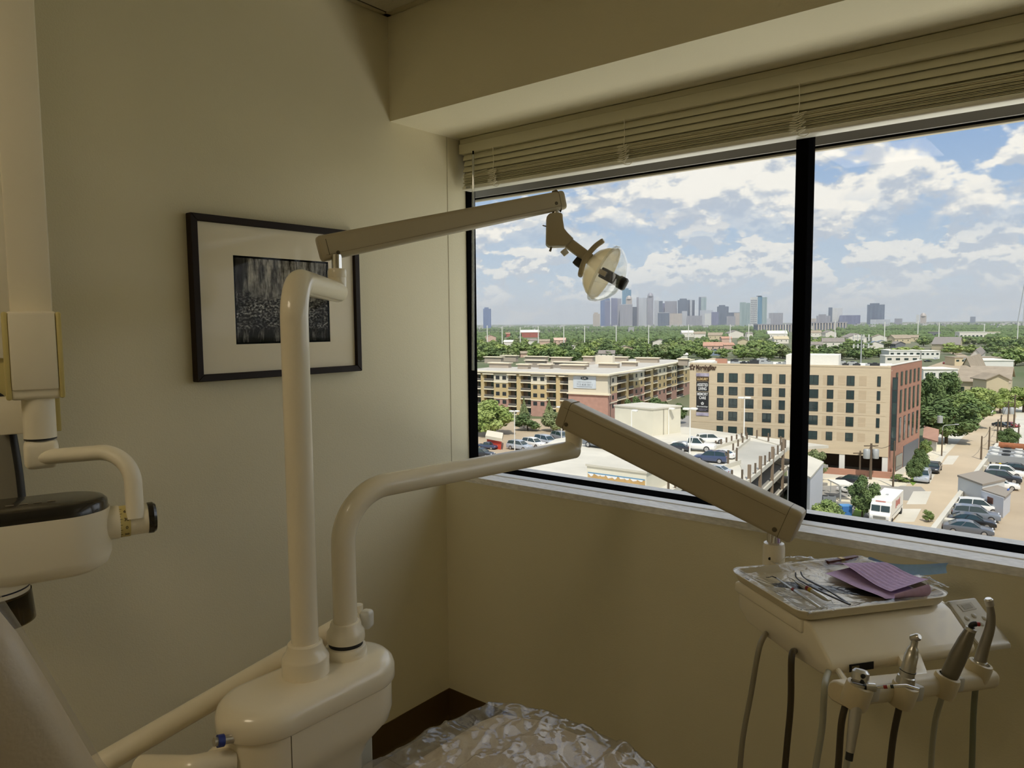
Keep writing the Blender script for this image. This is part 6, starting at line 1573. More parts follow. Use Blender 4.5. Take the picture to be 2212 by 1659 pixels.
MB().tube(fillet([(lp.x, lp.y, zt-0.3), V((lp.x, lp.y, zt+1.0)), V((lp.x, lp.y, zt+1.2)) + RH*2.6], 0.5), 0.06, 8).build('arm', galv, t)
MB().rbox((lp.x+RH.x*2.8-.35, lp.y+RH.y*2.8-.2, zt+1.1), (lp.x+RH.x*2.8+.35, lp.y+RH.y*2.8+.2, zt+1.3), .05, 1).build('lamp_head', galv, t)
c_ = V((lp.x, lp.y, zt+1.2)); MB().lathe([(0, 0), (.5, .05), (.5, 1.4), (0, 1.5)], c_ - RH*0.6 + UP*0.3, UP, 14).build('transformer', galv, t)
wirem = mat('wire_black', (0.03, 0.03, 0.03), 0.6)
for k, (a_, b_) in enumerate(((w2, w1), (w1, w3), (w4, w5), (w5, w6), (w6, w8), (w8, w9))):
    m_ = (a_+b_)/2 - UP*0.6
    tag(MB().tube(bez([a_, m_, b_], 12), 0.035, 5).build('power_line', wirem), ['power line between the short pole and the transformer pole', 'power line from the transformer pole to the corner pole', 'power line from the nearest to the second parapet pole', 'power line from the second to the third parapet pole', 'power line from the third parapet pole to the pole with transformers', 'power line between the two tall poles up the street'][k], 'power line', 'power lines')

# ------------------------------------------------------------------ near trees and bushes
def treepx(kind, px, yb, yt, wpx, label, lm=1, **kw):
    b_ = G(px, yb); zt = ZTOP(b_, yt); d_ = DEPTH(b_); return tree(kind, b_, zt-ZG, wpx*d_/FPX, label, lm=lm, rot=(px*1.7) % 6.28, **kw)
treepx('near', 1862, 1118, 1030, 66, 'leafy green street tree beside the white delivery truck', 0)
treepx('near2', 1790, 1150, 1082, 74, 'green bush tree low at the window frame left of the truck', 1)
treepx('near2', 1762, 1160, 1096, 52, 'yellow-green bush beside the mullion foot', 2)
treepx('near', 1975, 1042, 990, 36, 'small street tree nearest on the lawn strip', 0)
treepx('near2', 1988, 1024, 972, 34, 'second small street tree behind the nearest one', 0)
treepx('near', 2000, 985, 950, 26, 'little round tree before the red roof hut', 1)
treepx('near', 1760, 1040, 972, 56, 'olive tree beside the mullion in front of the care home', 3)
treepx('near', 2044, 958, 862, 128, 'broad dark tree shading the left kerb of the street', 0)
treepx('near2', 2085, 925, 850, 100, 'broad green tree behind the shading tree', 1)
treepx('near', 2010, 905, 808, 60, 'tall dark tree beside the red brick wing', 0)
treepx('near2', 2042, 880, 806, 60, 'second tall tree right of the tree by the brick wing', 0)
treepx('near2', 2115, 885, 838, 70, 'bright green tree beyond the curve of the street', 2)
treepx('near', 2160, 892, 840, 60, 'bright tree behind the tall poles', 2)
treepx('near2', 2210, 890, 838, 64, 'bright tree at the frame edge by the tallest pole', 2)
treepx('near', 2178, 965, 925, 44, 'dark shrub tree between the poles and the chillers', 0)
treepx('near2', 1062, 940, 866, 96, 'feathery light green tree in the lower lot', 2)
treepx('conifer', 1132, 925, 860, 30, 'slim dark conifer behind the lamp post', 3)
treepx('conifer', 1186, 922, 862, 34, 'slim conifer next to the tube elbow', 3)
treepx('bush', 1140, 930, 895, 60, 'dark bush below the conifers', 0)
treepx('bush', 1195, 932, 892, 56, 'olive bush beside the elbow of the tube', 3)
treepx('near', 1370, 915, 858, 46, 'green tree behind the stair house', 0)
treepx('near2', 1415, 920, 862, 60, 'wide tree between the apartment block and the care home', 0)
treepx('near', 1462, 915, 872, 46, 'tree at the care home corner', 0)
treepx('near', 1265, 945, 905, 40, 'low tree glimpsed under the spring arm', 0)
treepx('bush', 2005, 1128, 1102, 26, 'spiky green shrub poking up behind the parapet', 1)
treepx('bush', 1945, 1040, 1026, 40, 'hedge of low shrubs along the brick planter', 1)

# red-roof hut by the street, white house on yard
def gable(name, label, zf, pl, pc, pr, y_eave, rise, mw, mr, over=0.5, cat='house', group=None, ridge='u', wins=0, zbase=ZG):
    a, c_, b = zf(*pl), zf(*pc), zf(*pr); ze = ZTOP(c_, y_eave); u_, v_ = a-c_, b-c_; u_.z = v_.z = 0
    return gable3(name, label, c_, u_, v_, ze, rise, mw, mr, over, cat, group, ridge, wins, zbase)
def gable3(name, label, c_, u_, v_, ze, rise, mw, mr, over=0.5, cat='house', group=None, ridge='u', wins=0, zbase=ZG):
    t = thing(name, (c_.x, c_.y, zbase), label, cat, group)
    if ridge == 'v': u_, v_ = v_, u_
    o_ = V((c_.x, c_.y, 0)); un, vn = u_.normalized(), v_.normalized()
    g0 = [o_+UP*zbase, o_+v_+UP*zbase, o_+v_+UP*ze, o_+v_*0.5+UP*(ze+rise), o_+UP*ze]
    wl = MB().prism(g0, u_).build('walls', mw, t, smooth=False)
    th = 0.25; s_ = V((0, 0, 0))
    for sg_ in (0, 1):
        e0 = o_ - un*over + UP*ze if sg_ == 0 else o_ + v_ - un*over + UP*ze
        dn = (-vn if sg_ == 0 else vn)*over; sl_ = rise/(v_.length/2); e0 = e0 + dn - UP*sl_*over
        r0 = o_ - un*over + v_*0.5 + UP*(ze+rise); L_ = u_ + un*2*over
        MB().prism([e0, r0, r0+L_, e0+L_], UP*th).build('roof', mr, t, smooth=False)
    if wins:
        du = u_.length; sgn = vn if False else -vn
        for k in range(wins):
            MB().obox(o_ + u_*((k+0.5)/wins) - un*0.5 + UP*(zbase+(ze-zbase)*0.45) - vn*0.06, un*1.0, vn*0.08, UP*min(1.5, (ze-zbase)*0.35)).build('window', darkglass, wl, smooth=False)
    return t
terr = mat('roof_terracotta', srgb(188, 146, 124), 0.85, var=0.1, vscale=0.5); rgrey = mat('shingle_grey', srgb(142, 134, 126), 0.9, var=0.12, vscale=0.5); rtan = mat('shingle_tan', srgb(160, 146, 126), 0.9, var=0.12, vscale=0.5); rwhite = mat('roof_bright', srgb(228, 224, 212), 0.8); wbeige = mat('wall_beige', srgb(204, 190, 158), 0.85); wwhite = mat('wall_white', srgb(226, 220, 208), 0.85); wpink = mat('wall_pink', srgb(206, 176, 158), 0.85); rblue = mat('roof_bluegrey', srgb(132, 146, 166), 0.8); wred = mat('wall_red', srgb(168, 96, 84), 0.85)
gable('street_hut', 'small white hut with terracotta roof beside the care home', G, (1996, 968), (2022, 976), (2024, 962), 952, 1.6, wwhite, terr, 0.6, 'hut')
# big beige house on the right with dormer
hs = gable('gabled_house', 'beige two-storey house with dormer windows beyond the street trees', G, (2068, 862), (2176, 868), (2186, 850), 827, 4.2, wbeige, rtan, 0.8, wins=5)
p = G(2120, 866); zt = ZTOP(p, 818)
gable3('house_dormer_wing', 'beige dormer wing with white-framed triple window on the gabled house', G(2146, 868)+UP*0, (G(2100, 866)-G(2146, 868))*1.0, -FH*7, ZTOP(G(2146, 868), 817), 1.6, wbeige, rtan, 0.6, 'house', None, 'v', 3)
gable('barn_house', 'beige barn-like house with tall plain gable behind the dormer house', G, (2070, 850), (2100, 856), (2128, 838), 806, 5.0, wbeige, rtan, 0.5, ridge='v')
fence = thing('red_fence', G(2150, 872), 'rust-red board fence in front of the gabled house', 'fence')
fa, fb = G(2098, 872), G(2212, 876)
for k in range(30):
    p = fa.lerp(fb, k/30); MB().obox(p, (fb-fa)/30*0.92, FH*0.08, UP*2.3).build('board', mat('fence_rust', srgb(166, 106, 72), 0.85), fence, smooth=False)
def flatb(name, label, px0, px1, yb, yt, dpt, mw, mr, cat='building', group=None, wins=0, skew=0.0, zb=None):
    "flat-roofed block facing the viewer; its foot is at row yb"
    a, b = G(px0, yb), G(px1, yb+skew); zt = ZTOP(b, yt); u_ = b-a; u_.z = 0; n_ = UP.cross(u_).normalized(); n_ = n_ if n_.dot(a-CAM) > 0 else -n_
    t = thing(name, a, label, cat, group)
    w_ = MB().obox(a, u_, n_*dpt, UP*(zt-ZG-0.3)).build('walls', mw, t, smooth=False)
    MB().obox(V((a.x, a.y, zt-0.3)) - u_.normalized()*0.3 - n_*0.3, u_ + u_.normalized()*0.6, n_*(dpt+0.6), UP*0.4).build('roof', mr, t, smooth=False)
    for k in range(wins):
        MB().obox(a + u_*((k+0.25)/wins) + UP*(zt-ZG)*0.5 - n_*0.06, u_*(0.5/wins), n_*0.1, UP*(zt-ZG)*0.22).build('window', darkglass, w_, smooth=False)
    return t
flatb('warehouse', 'long white warehouse box beyond the beige houses', 2122, 2188, 818, 778, 18, whitem, rwhite)
flatb('white_strip_building', 'long low white building behind the trees by the brick wing', 1994, 2068, 828, 797, 14, whitem, rwhite, wins=5)
flatb('row_building', 'long low tan-roofed row building across the far street', 2062, 2164, 790, 772, 14, wbeige, rtan, wins=8)
flatb('low_store', 'low white flat-roofed store far up the street', 1988, 2030, 775, 758, 16, whitem, rwhite, wins=4)
flatb('white_canopy_store', 'bright white flat store behind the brick wing roof', 1920, 1990, 775, 757, 26, whitem, rwhite, wins=5)
flatb('red_awning_store', 'pale store with red awning right behind the care home roof', 1912, 1985, 788, 768, 10, wwhite, rwhite, wins=4)
gable('small_white_gable', 'small white gabled house at the end of the far street', G, (2096, 778), (2118, 779), (2128, 770), 767, 3.5, wwhite, rgrey, 0.4, ridge='v', wins=2)
flatb('modern_block', 'white modern flat-roofed block among the far trees', 2072, 2132, 742, 717, 22, wwhite, rwhite, wins=7)
flatb('grey_block', 'dark grey block beside a white pole among the far trees', 2008, 2032, 735, 717, 18, mat('wall_darkgrey', srgb(120, 122, 126), 0.8), rgrey, wins=3)
flatb('cream_block', 'cream block behind the modern white block', 2132, 2160, 735, 717, 18, wwhite, wbeige, wins=3)
gable('wide_grey_roof_house', 'wide grey-roofed house left of the far parking lot', G, (2012, 760), (2072, 762), (2078, 752), 745, 5.0, wbeige, rgrey, 0.6)
# cars in the distant lot
for k, (x, y, col) in enumerate(((2004, 782, 'black'), (2022, 777, 'white'), (2040, 786, 'red'), (2076, 788, 'white'), (2052, 780, 'steel'))):
    car('sedan', G(x, y), 0.8+k*0.5, col, ['black car in the distant lot beside the brick wing', 'white car in the middle of the distant lot', 'red car in the distant lot', 'white car by the row building in the distant lot', 'steel grey car in the distant lot'][k])

# grey utility block at the mullion foot
blk, c_, u_, v_, zt = pxbox('white_annex', 'white block annex with pipes beside the mullion', 'building', G, (1700, 1100), (1748, 1130), (1776, 1088), 1030, mat('annex_white', srgb(206, 208, 212), 0.8, var=0.04), conc, ZG)
for k in range(2):
    p = G(1778+k*14, 1090); t = thing('ac_condenser', p, ['grey air conditioner nearer the white annex', 'grey air conditioner farther from the white annex'][k], 'air conditioner', 'condensers in the yard')
    MB().obox(p, RH*0.95, FH*0.95, UP*1.2).build('casing', mat('ac_grey', srgb(128, 132, 134), 0.6), t, smooth=False)
    MB().lathe([(0.42, 0), (0.42, 0.08), (0.3, 0.1)], p + RH*0.475 + FH*0.475 + UP*1.2, UP, 16).build('fan_guard', frame_dk, t)
db = thing('blue_dumpster', G(1825, 1120), 'blue bin half hidden by the green bush', 'bin')
MB().obox(G(1820, 1118), RH*1.3, FH*1.2, UP*1.5).build('bin_body', mat('bin_blue', srgb(58, 112, 176), 0.6), db, smooth=False)
MB().obox(G(1820, 1118) + UP*1.5 - RH*0.1, RH*1.5, FH*1.3, UP*0.1).build('bin_lid', mat('bin_lid', srgb(92, 150, 204), 0.6), db, smooth=False)
lk = thing('canopy_shed', G(1826, 1092), 'cream flat canopy roof behind the leafy street tree', 'shed')
MB().obox(G(1812, 1084) + UP*2.4, G(1850, 1086)-G(1812, 1084), FH*4, UP*0.2).build('roof', rwhite, lk, smooth=False)
for k in range(2): MB().obox(G(1814, 1084) + (G(1846, 1086)-G(1814, 1084))*k, RH*0.2, FH*0.2, UP*2.4).build('post', galv, lk, smooth=False)
fn = thing('yard_fence', G(1778, 1058), 'thin wire fence around the bright yard', 'fence')
fa, fb = G(1776, 1062), G(1850, 1072)
for k in range(5): p = fa.lerp(fb, k/4); MB().tube([p, p+UP*2.0], 0.06, 6).build('fence_post', galv, fn)
MB().tube([fa+UP*2.0, fb+UP*2.0], 0.035, 6).build('top_rail', galv, fn)

# ------------------------------------------------------------------ cell antenna mast behind the care home
p = G(1859, 800); b_ = V((p.x, p.y, ZG)); z0, z1, z2 = ZTOP(b_, 748), ZTOP(b_, 732), ZTOP(b_, 722)
t = thing('antenna_mast', b_, 'mobile antenna mast with two rings of white panels behind the care home', 'antenna mast')
MB().tube([b_, (b_.x, b_.y, z2)], [0.45, 0.3], 10).build('mast', galv, t)
sc_ = DEPTH(b_)/FPX
for zc, hh in ((z0, 9), (z1+0.4, 14)):
    MB().obox(V((b_.x, b_.y, zc)) - RH*19*sc_, RH*38*sc_, FH*0.4, UP*0.3).build('boom', galv, t, smooth=False)
    for q in (-17, -8, 4, 15): MB().obox(V((b_.x, b_.y, zc-hh*0.45*sc_)) + RH*q*sc_, RH*2.2*sc_, FH*0.5, UP*hh*sc_).build('antenna_panel', whitem, t, smooth=False)

# ------------------------------------------------------------------ houses among the far trees
rnd = random.Random(77)
HL = [
 (1060, 732, 26, 'tan roofed house', wpink, rtan), (1098, 741, 20, 'white low-roofed house', wwhite, rwhite), (1150, 738, 20, 'cream house with pale roof', wwhite, rgrey), (1176, 740, 22, 'pink stucco house', wpink, rtan), (1208, 738, 26, 'peach flat house', wpink, wpink),
 (1135, 766, 22, 'pink brick house with grey porch', wpink, rtan), (1240, 752, 18, 'white steep-roofed house', wwhite, rwhite), (1310, 768, 34, 'white arched house', wwhite, rgrey), (1352, 756, 30, 'large grey-roofed house', wbeige, rgrey), (1290, 755, 14, 'small brown-roofed house', wbeige, rtan),
 (1425, 742, 30, 'grey-roofed bungalow with white trim', wwhite, rgrey), (1486, 722, 26, 'white twin-gabled villa', wwhite, wwhite), (1512, 724, 24, 'cream villa with chimneys', wwhite, rtan), (1545, 728, 30, 'long tan house', wbeige, rtan), (1590, 724, 34, 'grey slate hall', wwhite, rgrey), (1570, 734, 22, 'terracotta townhouse', wpink, terr), (1540, 752, 40, 'pink villa with terracotta hipped roof', wpink, terr), (1575, 748, 24, 'pink villa with terracotta roof, second one', wpink, terr),
 (1606, 740, 24, 'grey-tan hipped house', wbeige, rtan), (1620, 722, 14, 'white cottage', wwhite, rgrey), (1680, 726, 40, 'cream flat terrace', wwhite, rwhite), (1688, 736, 30, 'cream townhouse pair', wwhite, wbeige), (1683, 748, 18, 'bright white shed roof', whitem, rwhite), (1478, 768, 16, 'tiny white shed roof', whitem, rwhite), (1545, 762, 26, 'slate blue house', rblue, rgrey),
 (1762, 722, 26, 'cream house with tall gable', wwhite, rtan), (1795, 722, 26, 'white townhouse row', wwhite, rgrey), (1760, 748, 30, 'white house with grey roofs', wwhite, rgrey), (1800, 744, 44, 'long grey-gabled house', wwhite, rgrey), (1852, 734, 44, 'white townhouses with grey roof', wwhite, rgrey), (1900, 732, 30, 'cream townhouses', wwhite, rtan), (1890, 748, 34, 'grey metal-roofed house', wwhite, rblue), (1950, 736, 40, 'beige townhouses with brown roofs', wbeige, rtan), (1975, 732, 26, 'beige townhouse with dormers', wbeige, rtan), (1905, 742, 22, 'blue-grey roofed hall', wwhite, rblue), (1945, 746, 26, 'grey block house', mat('wall_darkgrey', (0, 0, 0)), rgrey),
 (1145, 723, 40, 'long red brick hall', wred, rwhite), (1097, 722, 10, 'small red house', wred, terr),
]
NEARW = ['beyond the apartment roofs', 'below the distant towers', 'left of the mullion', 'right of the mullion']
seen = {}
for k, (px, yb, wp, txt, mw, mr) in enumerate(HL):
    b_ = G(px, yb+6); d_ = DEPTH(b_); w_ = wp*d_/FPX; hh = min(9.0, max(3.6, wp*0.26*d_/FPX))
    u_ = RH*w_; rot = Matrix.Rotation(rnd.uniform(-0.35, 0.35), 3, 'Z'); u_ = rot @ u_; v_ = rot @ (FH*w_*0.6)
    wh = 'right of the mullion' if px > 1740 else ('below the distant towers' if px > 1400 else 'beyond the apartment roofs')
    gable3('house', '%s among the trees %s' % (txt, wh), b_ - u_*0.5, u_, v_, ZTOP(b_, yb-wp*0.13), min(w_*0.18, 4.5), mw, mr, 0.5, 'house', 'houses among the far trees', rnd.choice('uv'), 3 if wp > 24 else 0)

# ------------------------------------------------------------------ tall white transmission poles across the trees
for k, (px, yt, yb) in enumerate(((1053, 703, 736), (1085, 705, 735), (1124, 707, 740), (1163, 705, 735), (1218, 705, 730), (1263, 704, 740), (1331, 702, 738), (1401, 702, 740), (1487, 701, 730), (1577, 701, 730), (1617, 700, 728), (1696, 700, 724), (1803, 692, 735), (1910, 695, 730), (1982, 692, 722), (2027, 697, 738), (2125, 700, 725), (2197, 695, 735))):
    b_ = G(px, yb+14); zt = ZTOP(b_, yt); d_ = DEPTH(b_)
    t = thing('transmission_pole', b_, 'slim white transmission pole rising from the far trees, number %s from the wand side' % ['one', 'two', 'three', 'four', 'five', 'six', 'seven', 'eight', 'nine', 'ten', 'eleven', 'twelve', 'thirteen', 'fourteen', 'fifteen', 'sixteen', 'seventeen', 'eighteen'][k], 'pole', 'white transmission poles')
    MB().tube([b_, (b_.x, b_.y, zt)], [1.1*d_/FPX, 0.8*d_/FPX], 8).build('shaft', lampw, t)
    MB().tube([V((b_.x, b_.y, zt-0.8)) - RH*1.4, V((b_.x, b_.y, zt-0.8)) + RH*1.4], 0.12, 6).build('crossarm', galv, t)
# red and white lattice tower at the frame edge
p = G(2212, 712); z1_ = ZTOP(p, 600); lt2 = thing('lattice_tower', p, 'tall lattice tower fading at the window edge', 'tower')
for sx_, sy_ in ((-1, -1), (1, -1), (1, 1), (-1, 1)): MB().tube([p + RH*sx_*12 + FH*sy_*12, V((p.x, p.y, z1_)) + RH*sx_*1.5 + FH*sy_*1.5], 0.9, 6).build('leg', galv, lt2)
for q in range(9):
    f = q/9; r_ = 12*(1-f)+1.5*f; f2 = (q+1)/9; r2 = 12*(1-f2)+1.5*f2; za, zb = ZG+(z1_-ZG)*f, ZG+(z1_-ZG)*f2
    for s_ in (-1, 1): MB().tube([V((p.x, p.y, za)) - RH*r_*s_ - FH*r_, V((p.x, p.y, zb)) + RH*r2*s_ - FH*r2], 0.5, 5).build('brace', galv, lt2)

# ------------------------------------------------------------------ far trees
rnd = random.Random(2024)
HOUSES = [(h[0], h[1], h[2]) for h in HL] + [(2102, 742, 60), (2040, 760, 64), (2020, 735, 24), (1960, 772, 76), (1478, 768, 20)]
cnt = 0; placed = []
def region_ok(px, y):
    return True
rows_ = []
y = 784.0
while y > 716:
    rows_.append(y); y -= 2.0 + (y-716)*0.045
for y in rows_:
    d_ = 27.0*FPX/(y-697.0)
    step = 11.0*FPX/d_*0.95
    px = 1000.0
    while px < 2260:
        px += step*rnd.uniform(0.75, 1.35)
        yy = y + rnd.uniform(-1.5, 1.5)
        if px < 1500 and yy > 776: continue
        if 1480 < px < 1990 and yy > 772: continue
        if 1700 < px < 1735: continue
        if px > 1985 and yy > 760 and not (px > 2165): continue
        if px > 1905 and 744 < yy < 780 and px < 2120 and rnd.random() < 0.75: continue
        if rnd.random() < 0.12: continue
        if any(abs(px-hx) < hw*0.62 and -1 < yy-hy < 13 for hx, hy, hw in HOUSES): continue
        placed.append((px, yy))
placed.sort(key=lambda q: -q[1])
big = placed[:280]; rest = placed[280:]
for px, yy in big:
    b_ = G(px, yy+7)
    k = rnd.choice(('far0', 'far1', 'far2')); lm = rnd.choice((0, 0, 1, 1, 1, 2, 3))
    tree(k, b_, rnd.uniform(6.0, 10.5), rnd.uniform(10, 16), 'rounded green tree in the wooded district before the skyline', lm=lm, rot=rnd.uniform(0, 6.28), name='far_tree', group='trees of the wooded district')
# everything farther: one mass of small crowns
vs, fs = [], []
ico = bmesh.new(); bmesh.ops.create_icosphere(ico, subdivisions=1, radius=1.0); ico.verts.index_update()
iv = [v.co.copy() for v in ico.verts]; if_ = [tuple(v.index for v in f.verts) for f in ico.faces]; ico.free()
def blob(p, rx_, rz_):
    o = len(vs)
    for v in iv:
        j = rnd.uniform(0.8, 1.15); vs.append((p.x+v.x*rx_*j, p.y+v.y*rx_*j, p.z+v.z*rz_*j))
    fs.extend(tuple(i+o for i in f) for f in if_)
for px, yy in rest:
    b_ = G(px, yy+6)
    for q in range(3): blob(b_ + RH*rnd.uniform(-4, 4) + FH*rnd.uniform(-3, 3) + UP*rnd.uniform(3.5, 7), rnd.uniform(3, 5), rnd.uniform(3, 4.5))
y = 716.0
while y > 701.5:
    d_ = 27.0*FPX/(y-697.0); px = 990.0
    while px < 2250:
        px += max(2.2, 14*FPX/d_)*rnd.uniform(0.6, 1.3); b_ = G(px, y)
        blob(b_ + UP*4, max(7, 1.6*d_/FPX), rnd.uniform(6, 10))
    y -= max(0.35, (y-700)*0.09)
me = bpy.data.meshes.new('distant_trees'); me.from_pydata(vs, [], fs); o = bpy.data.objects.new('distant_trees', me); C.objects.link(o); me.materials.append(LM[0])
tag(o, 'dense belt of distant treetops running to the skyline', 'trees', kind='stuff')
# pale low buildings speckled through the far belt
vs, fs = [], []
mbx = MB()
for k in range(420):
    y = 701.2 + abs(rnd.gauss(0, 5.0)); px = rnd.uniform(1000, 2240)
    if y > 716: continue
    b_ = G(px, y+1.5); d_ = DEPTH(b_); w_ = rnd.uniform(3, 13)*d_/FPX; h_ = rnd.uniform(9, 16)
    mbx.obox(b_, RH*w_, FH*w_*0.6, UP*h_)
o = mbx.build('distant_rooftops', mat('far_buildings', srgb(196, 194, 190), 0.85, col2=srgb(140, 142, 144), vscale=0.004, detail=2), None, smooth=False)
tag(o, 'pale low rooftops scattered through the distant treetops', 'buildings', kind='stuff')

# ------------------------------------------------------------------ skyline
def towm(n, c, c2, vs_=0.02, hs=0.25):
    "curtain wall: faint vertical and floor lines"
    if 'tow_'+n in MATS: return MATS['tow_'+n]
    mt = bpy.data.materials.new('tow_'+n); mt.use_nodes = True; t = mt.node_tree; p = t.nodes['Principled BSDF']; p.inputs['Roughness'].default_value = 0.4
    c_ = t.nodes.new('ShaderNodeTexCoord'); br_ = t.nodes.new('ShaderNodeTexNoise'); mp = t.nodes.new('ShaderNodeMapping')
    mp.inputs['Scale'].default_value = (0.12, 0.12, 0.006) if hs < 0.5 else (0.01, 0.01, 0.2)
    t.links.new(c_.outputs['Object'], mp.inputs[0]); t.links.new(mp.outputs[0], br_.inputs[0]); br_.inputs['Scale'].default_value = 1.0; br_.inputs['Detail'].default_value = 3
    mx = t.nodes.new('ShaderNodeMix'); mx.data_type = 'RGBA'; mr = t.nodes.new('ShaderNodeMapRange'); mr.inputs[1].default_value = 0.38; mr.inputs[2].default_value = 0.62
    t.links.new(br_.outputs[0], mr.inputs[0]); t.links.new(mr.outputs[0], mx.inputs[0])
    mx.inputs[6].default_value = (*srgb(*c), 1); mx.inputs[7].default_value = (*srgb(*c2), 1); t.links.new(mx.outputs[2], p.inputs['Base Color'])
    MATS['tow_'+n] = mt; return mt
TM = dict(blue=towm('blue', (94, 112, 152), (116, 134, 172)), indigo=towm('indigo', (108, 112, 142), (126, 130, 158)), grey=towm('grey', (142, 142, 152), (158, 158, 166)), pale=towm('pale', (176, 180, 188), (190, 194, 200)), teal=towm('teal', (84, 128, 156), (110, 150, 174)), dark=towm('dark', (66, 74, 92), (84, 92, 110)), beige=towm('beige', (176, 166, 158), (190, 180, 170)), green=towm('green', (136, 156, 158), (164, 178, 178)), white=towm('white', (206, 206, 204), (190, 192, 194)), slate=towm('slate', (84, 96, 116), (104, 116, 134)))
def tower(px0, px1, yt, dpt, m_, label, yb=704, d_=4200.0, extra=None, side=None, cat='skyscraper'):
    c0 = CAM + RAY((px0+px1)/2, 700)*d_; b_ = V((c0.x, c0.y, ZG)); zt = ZTOP(b_, yt); w_ = (px1-px0)*d_/FPX
    t = thing('skyscraper', b_, label, cat, 'downtown towers'); rr_ = RAY((px0+px1)/2, 700); f_ = V((rr_.x, rr_.y, 0)).normalized(); r_ = V((f_.y, -f_.x, 0))
    o_ = b_ - r_*w_/2
    if side:
        k = side[0]
        MB().obox(o_, r_*w_*k, f_*w_*dpt, UP*(zt-ZG)).build('shaft', TM[m_], t, smooth=False)
        MB().obox(o_ + r_*w_*k + f_*w_*0.02, r_*w_*(1-k), f_*w_*dpt*0.9, UP*(zt-ZG-3)).build('side_shaft', TM[side[1]], t, smooth=False)
    else: MB().obox(o_, r_*w_, f_*w_*dpt, UP*(zt-ZG)).build('shaft', TM[m_], t, smooth=False)
    px_m = d_/FPX
    if extra == 'dome':
        MB().lathe([(w_*0.5, 0), (w_*0.46, w_*0.25), (w_*0.3, w_*0.5), (0.0, w_*0.62)], b_ + UP*(zt-ZG) + f_*w_*0.3, UP, 20).build('crown', TM[m_], t)
    elif extra == 'slope':
        MB().prism([o_ + UP*(zt-ZG), o_ + r_*w_ + UP*(zt-ZG), o_ + r_*w_*0.9 + UP*(zt-ZG+6*px_m), o_ + r_*w_*0.55 + UP*(zt-ZG+3*px_m)], f_*w_*dpt).build('crown', TM[m_], t, smooth=False)
    elif extra == 'step':
        MB().obox(o_ + r_*w_*0.15 + UP*(zt-ZG), r_*w_*0.55, f_*w_*dpt*0.7, UP*3.0*px_m).build('crown', TM[m_], t, smooth=False)
    elif extra == 'cap':
        MB().obox(o_ - r_*w_*0.02 + UP*(zt-ZG), r_*w_*1.04, f_*w_*dpt, UP*1.0*px_m).build('crown', TM['pale'], t, smooth=False)
    return t
tower(1044, 1061, 667, 0.9, 'blue', 'lone blue-grey tower standing by itself near the tilt wand', extra='step', d_=3600)
tower(1281, 1296, 678, 1.0, 'beige', 'beige stepped block at the edge of downtown', extra='step')
tower(1297, 1318, 649, 1.0, 'blue', 'deep blue slanted-top tower leading the skyline', extra='slope', side=(0.45, 'indigo'))
tower(1320, 1342, 644, 1.0, 'indigo', 'violet-blue stepped tower next to the slanted one', extra=None, side=(0.62, 'grey'))
tower(1344, 1363, 626, 1.0, 'teal', 'tallest teal glass tower right under the lamp', d_=4500, extra='step')
tower(1352, 1365, 646, 1.0, 'beige', 'rosy round-topped tower before the teal tower', extra='dome', d_=4350)
tower(1339, 1366, 658, 1.0, 'grey', 'broad rosy-grey slab in front of the teal tower', d_=4100, extra='cap')
tower(1366, 1376, 663, 1.0, 'dark', 'dark small block behind the rosy slab')
tower(1375, 1399, 642, 0.8, 'grey', 'broad grey tower with pale glass edge', side=(0.2, 'pale'))
tower(1398, 1411, 640, 1.0, 'grey', 'domed grey tower joined to the broad grey tower', extra='dome', d_=4180)
tower(1413, 1431, 649, 1.0, 'pale', 'pale striped glass tower in mid skyline', side=(0.55, 'slate'))
tower(1431, 1437, 655, 1.0, 'indigo', 'narrow violet tower behind the pale striped one', d_=4400)
tower(1436, 1462, 651, 1.0, 'grey', 'wide warm grey tower in mid skyline', d_=4300, extra='cap')
tower(1464, 1491, 648, 0.8, 'slate', 'wide slate tower with step roof', extra='step', d_=4250)
tower(1490, 1500, 647, 1.0, 'pale', 'pale tower with dark side next to the slate tower', side=(0.45, 'dark'))
tower(1509, 1525, 642, 1.0, 'slate', 'slim grey-green square tower standing clear', side=(0.3, 'green'), extra='cap')
tower(1421, 1445, 676, 1.0, 'slate', 'low dark block with pale roof before the warm grey tower', d_=4000, extra='cap')
tower(1447, 1473, 677, 1.0, 'beige', 'low pale office block in mid skyline', d_=3950)
tower(1473, 1484, 672, 1.0, 'pale', 'small bright glass block below the slate tower', d_=3980)
tower(1484, 1516, 682, 1.0, 'grey', 'long low grey block at mid skyline foot', d_=3960)
tower(1512, 1540, 670, 1.0, 'pale', 'low pale block below the slim square tower', d_=4100)
tower(1522, 1536, 677, 1.0, 'white', 'small white striped block among low offices', d_=3900)
tower(1537, 1552, 674, 1.0, 'indigo', 'low violet block beside the white striped block', d_=4050)
tower(1549, 1573, 662, 1.0, 'slate', 'dark stepped mid-rise right of the slim tower', extra='step', d_=4300)
tower(1570, 1600, 675, 1.0, 'slate', 'low dark hipped hall before the green twin towers', d_=4400)
tower(1570, 1588, 683, 1.0, 'grey', 'low grey cube before the dark hall', d_=3850)
tower(1586, 1600, 676, 1.0, 'beige', 'sand coloured mid-rise beside the green tower', d_=4000)
tower(1598, 1621, 653, 1.0, 'green', 'green-white striped apartment tower', d_=3200, side=(0.55, 'green'))
tower(1661, 1690, 676, 1.0, 'grey', 'low grey building right of the tall hotel tower', d_=4200)
tower(1644, 1664, 688, 1.0, 'pale', 'low pale annex at the foot of the hotel tower', d_=4000)
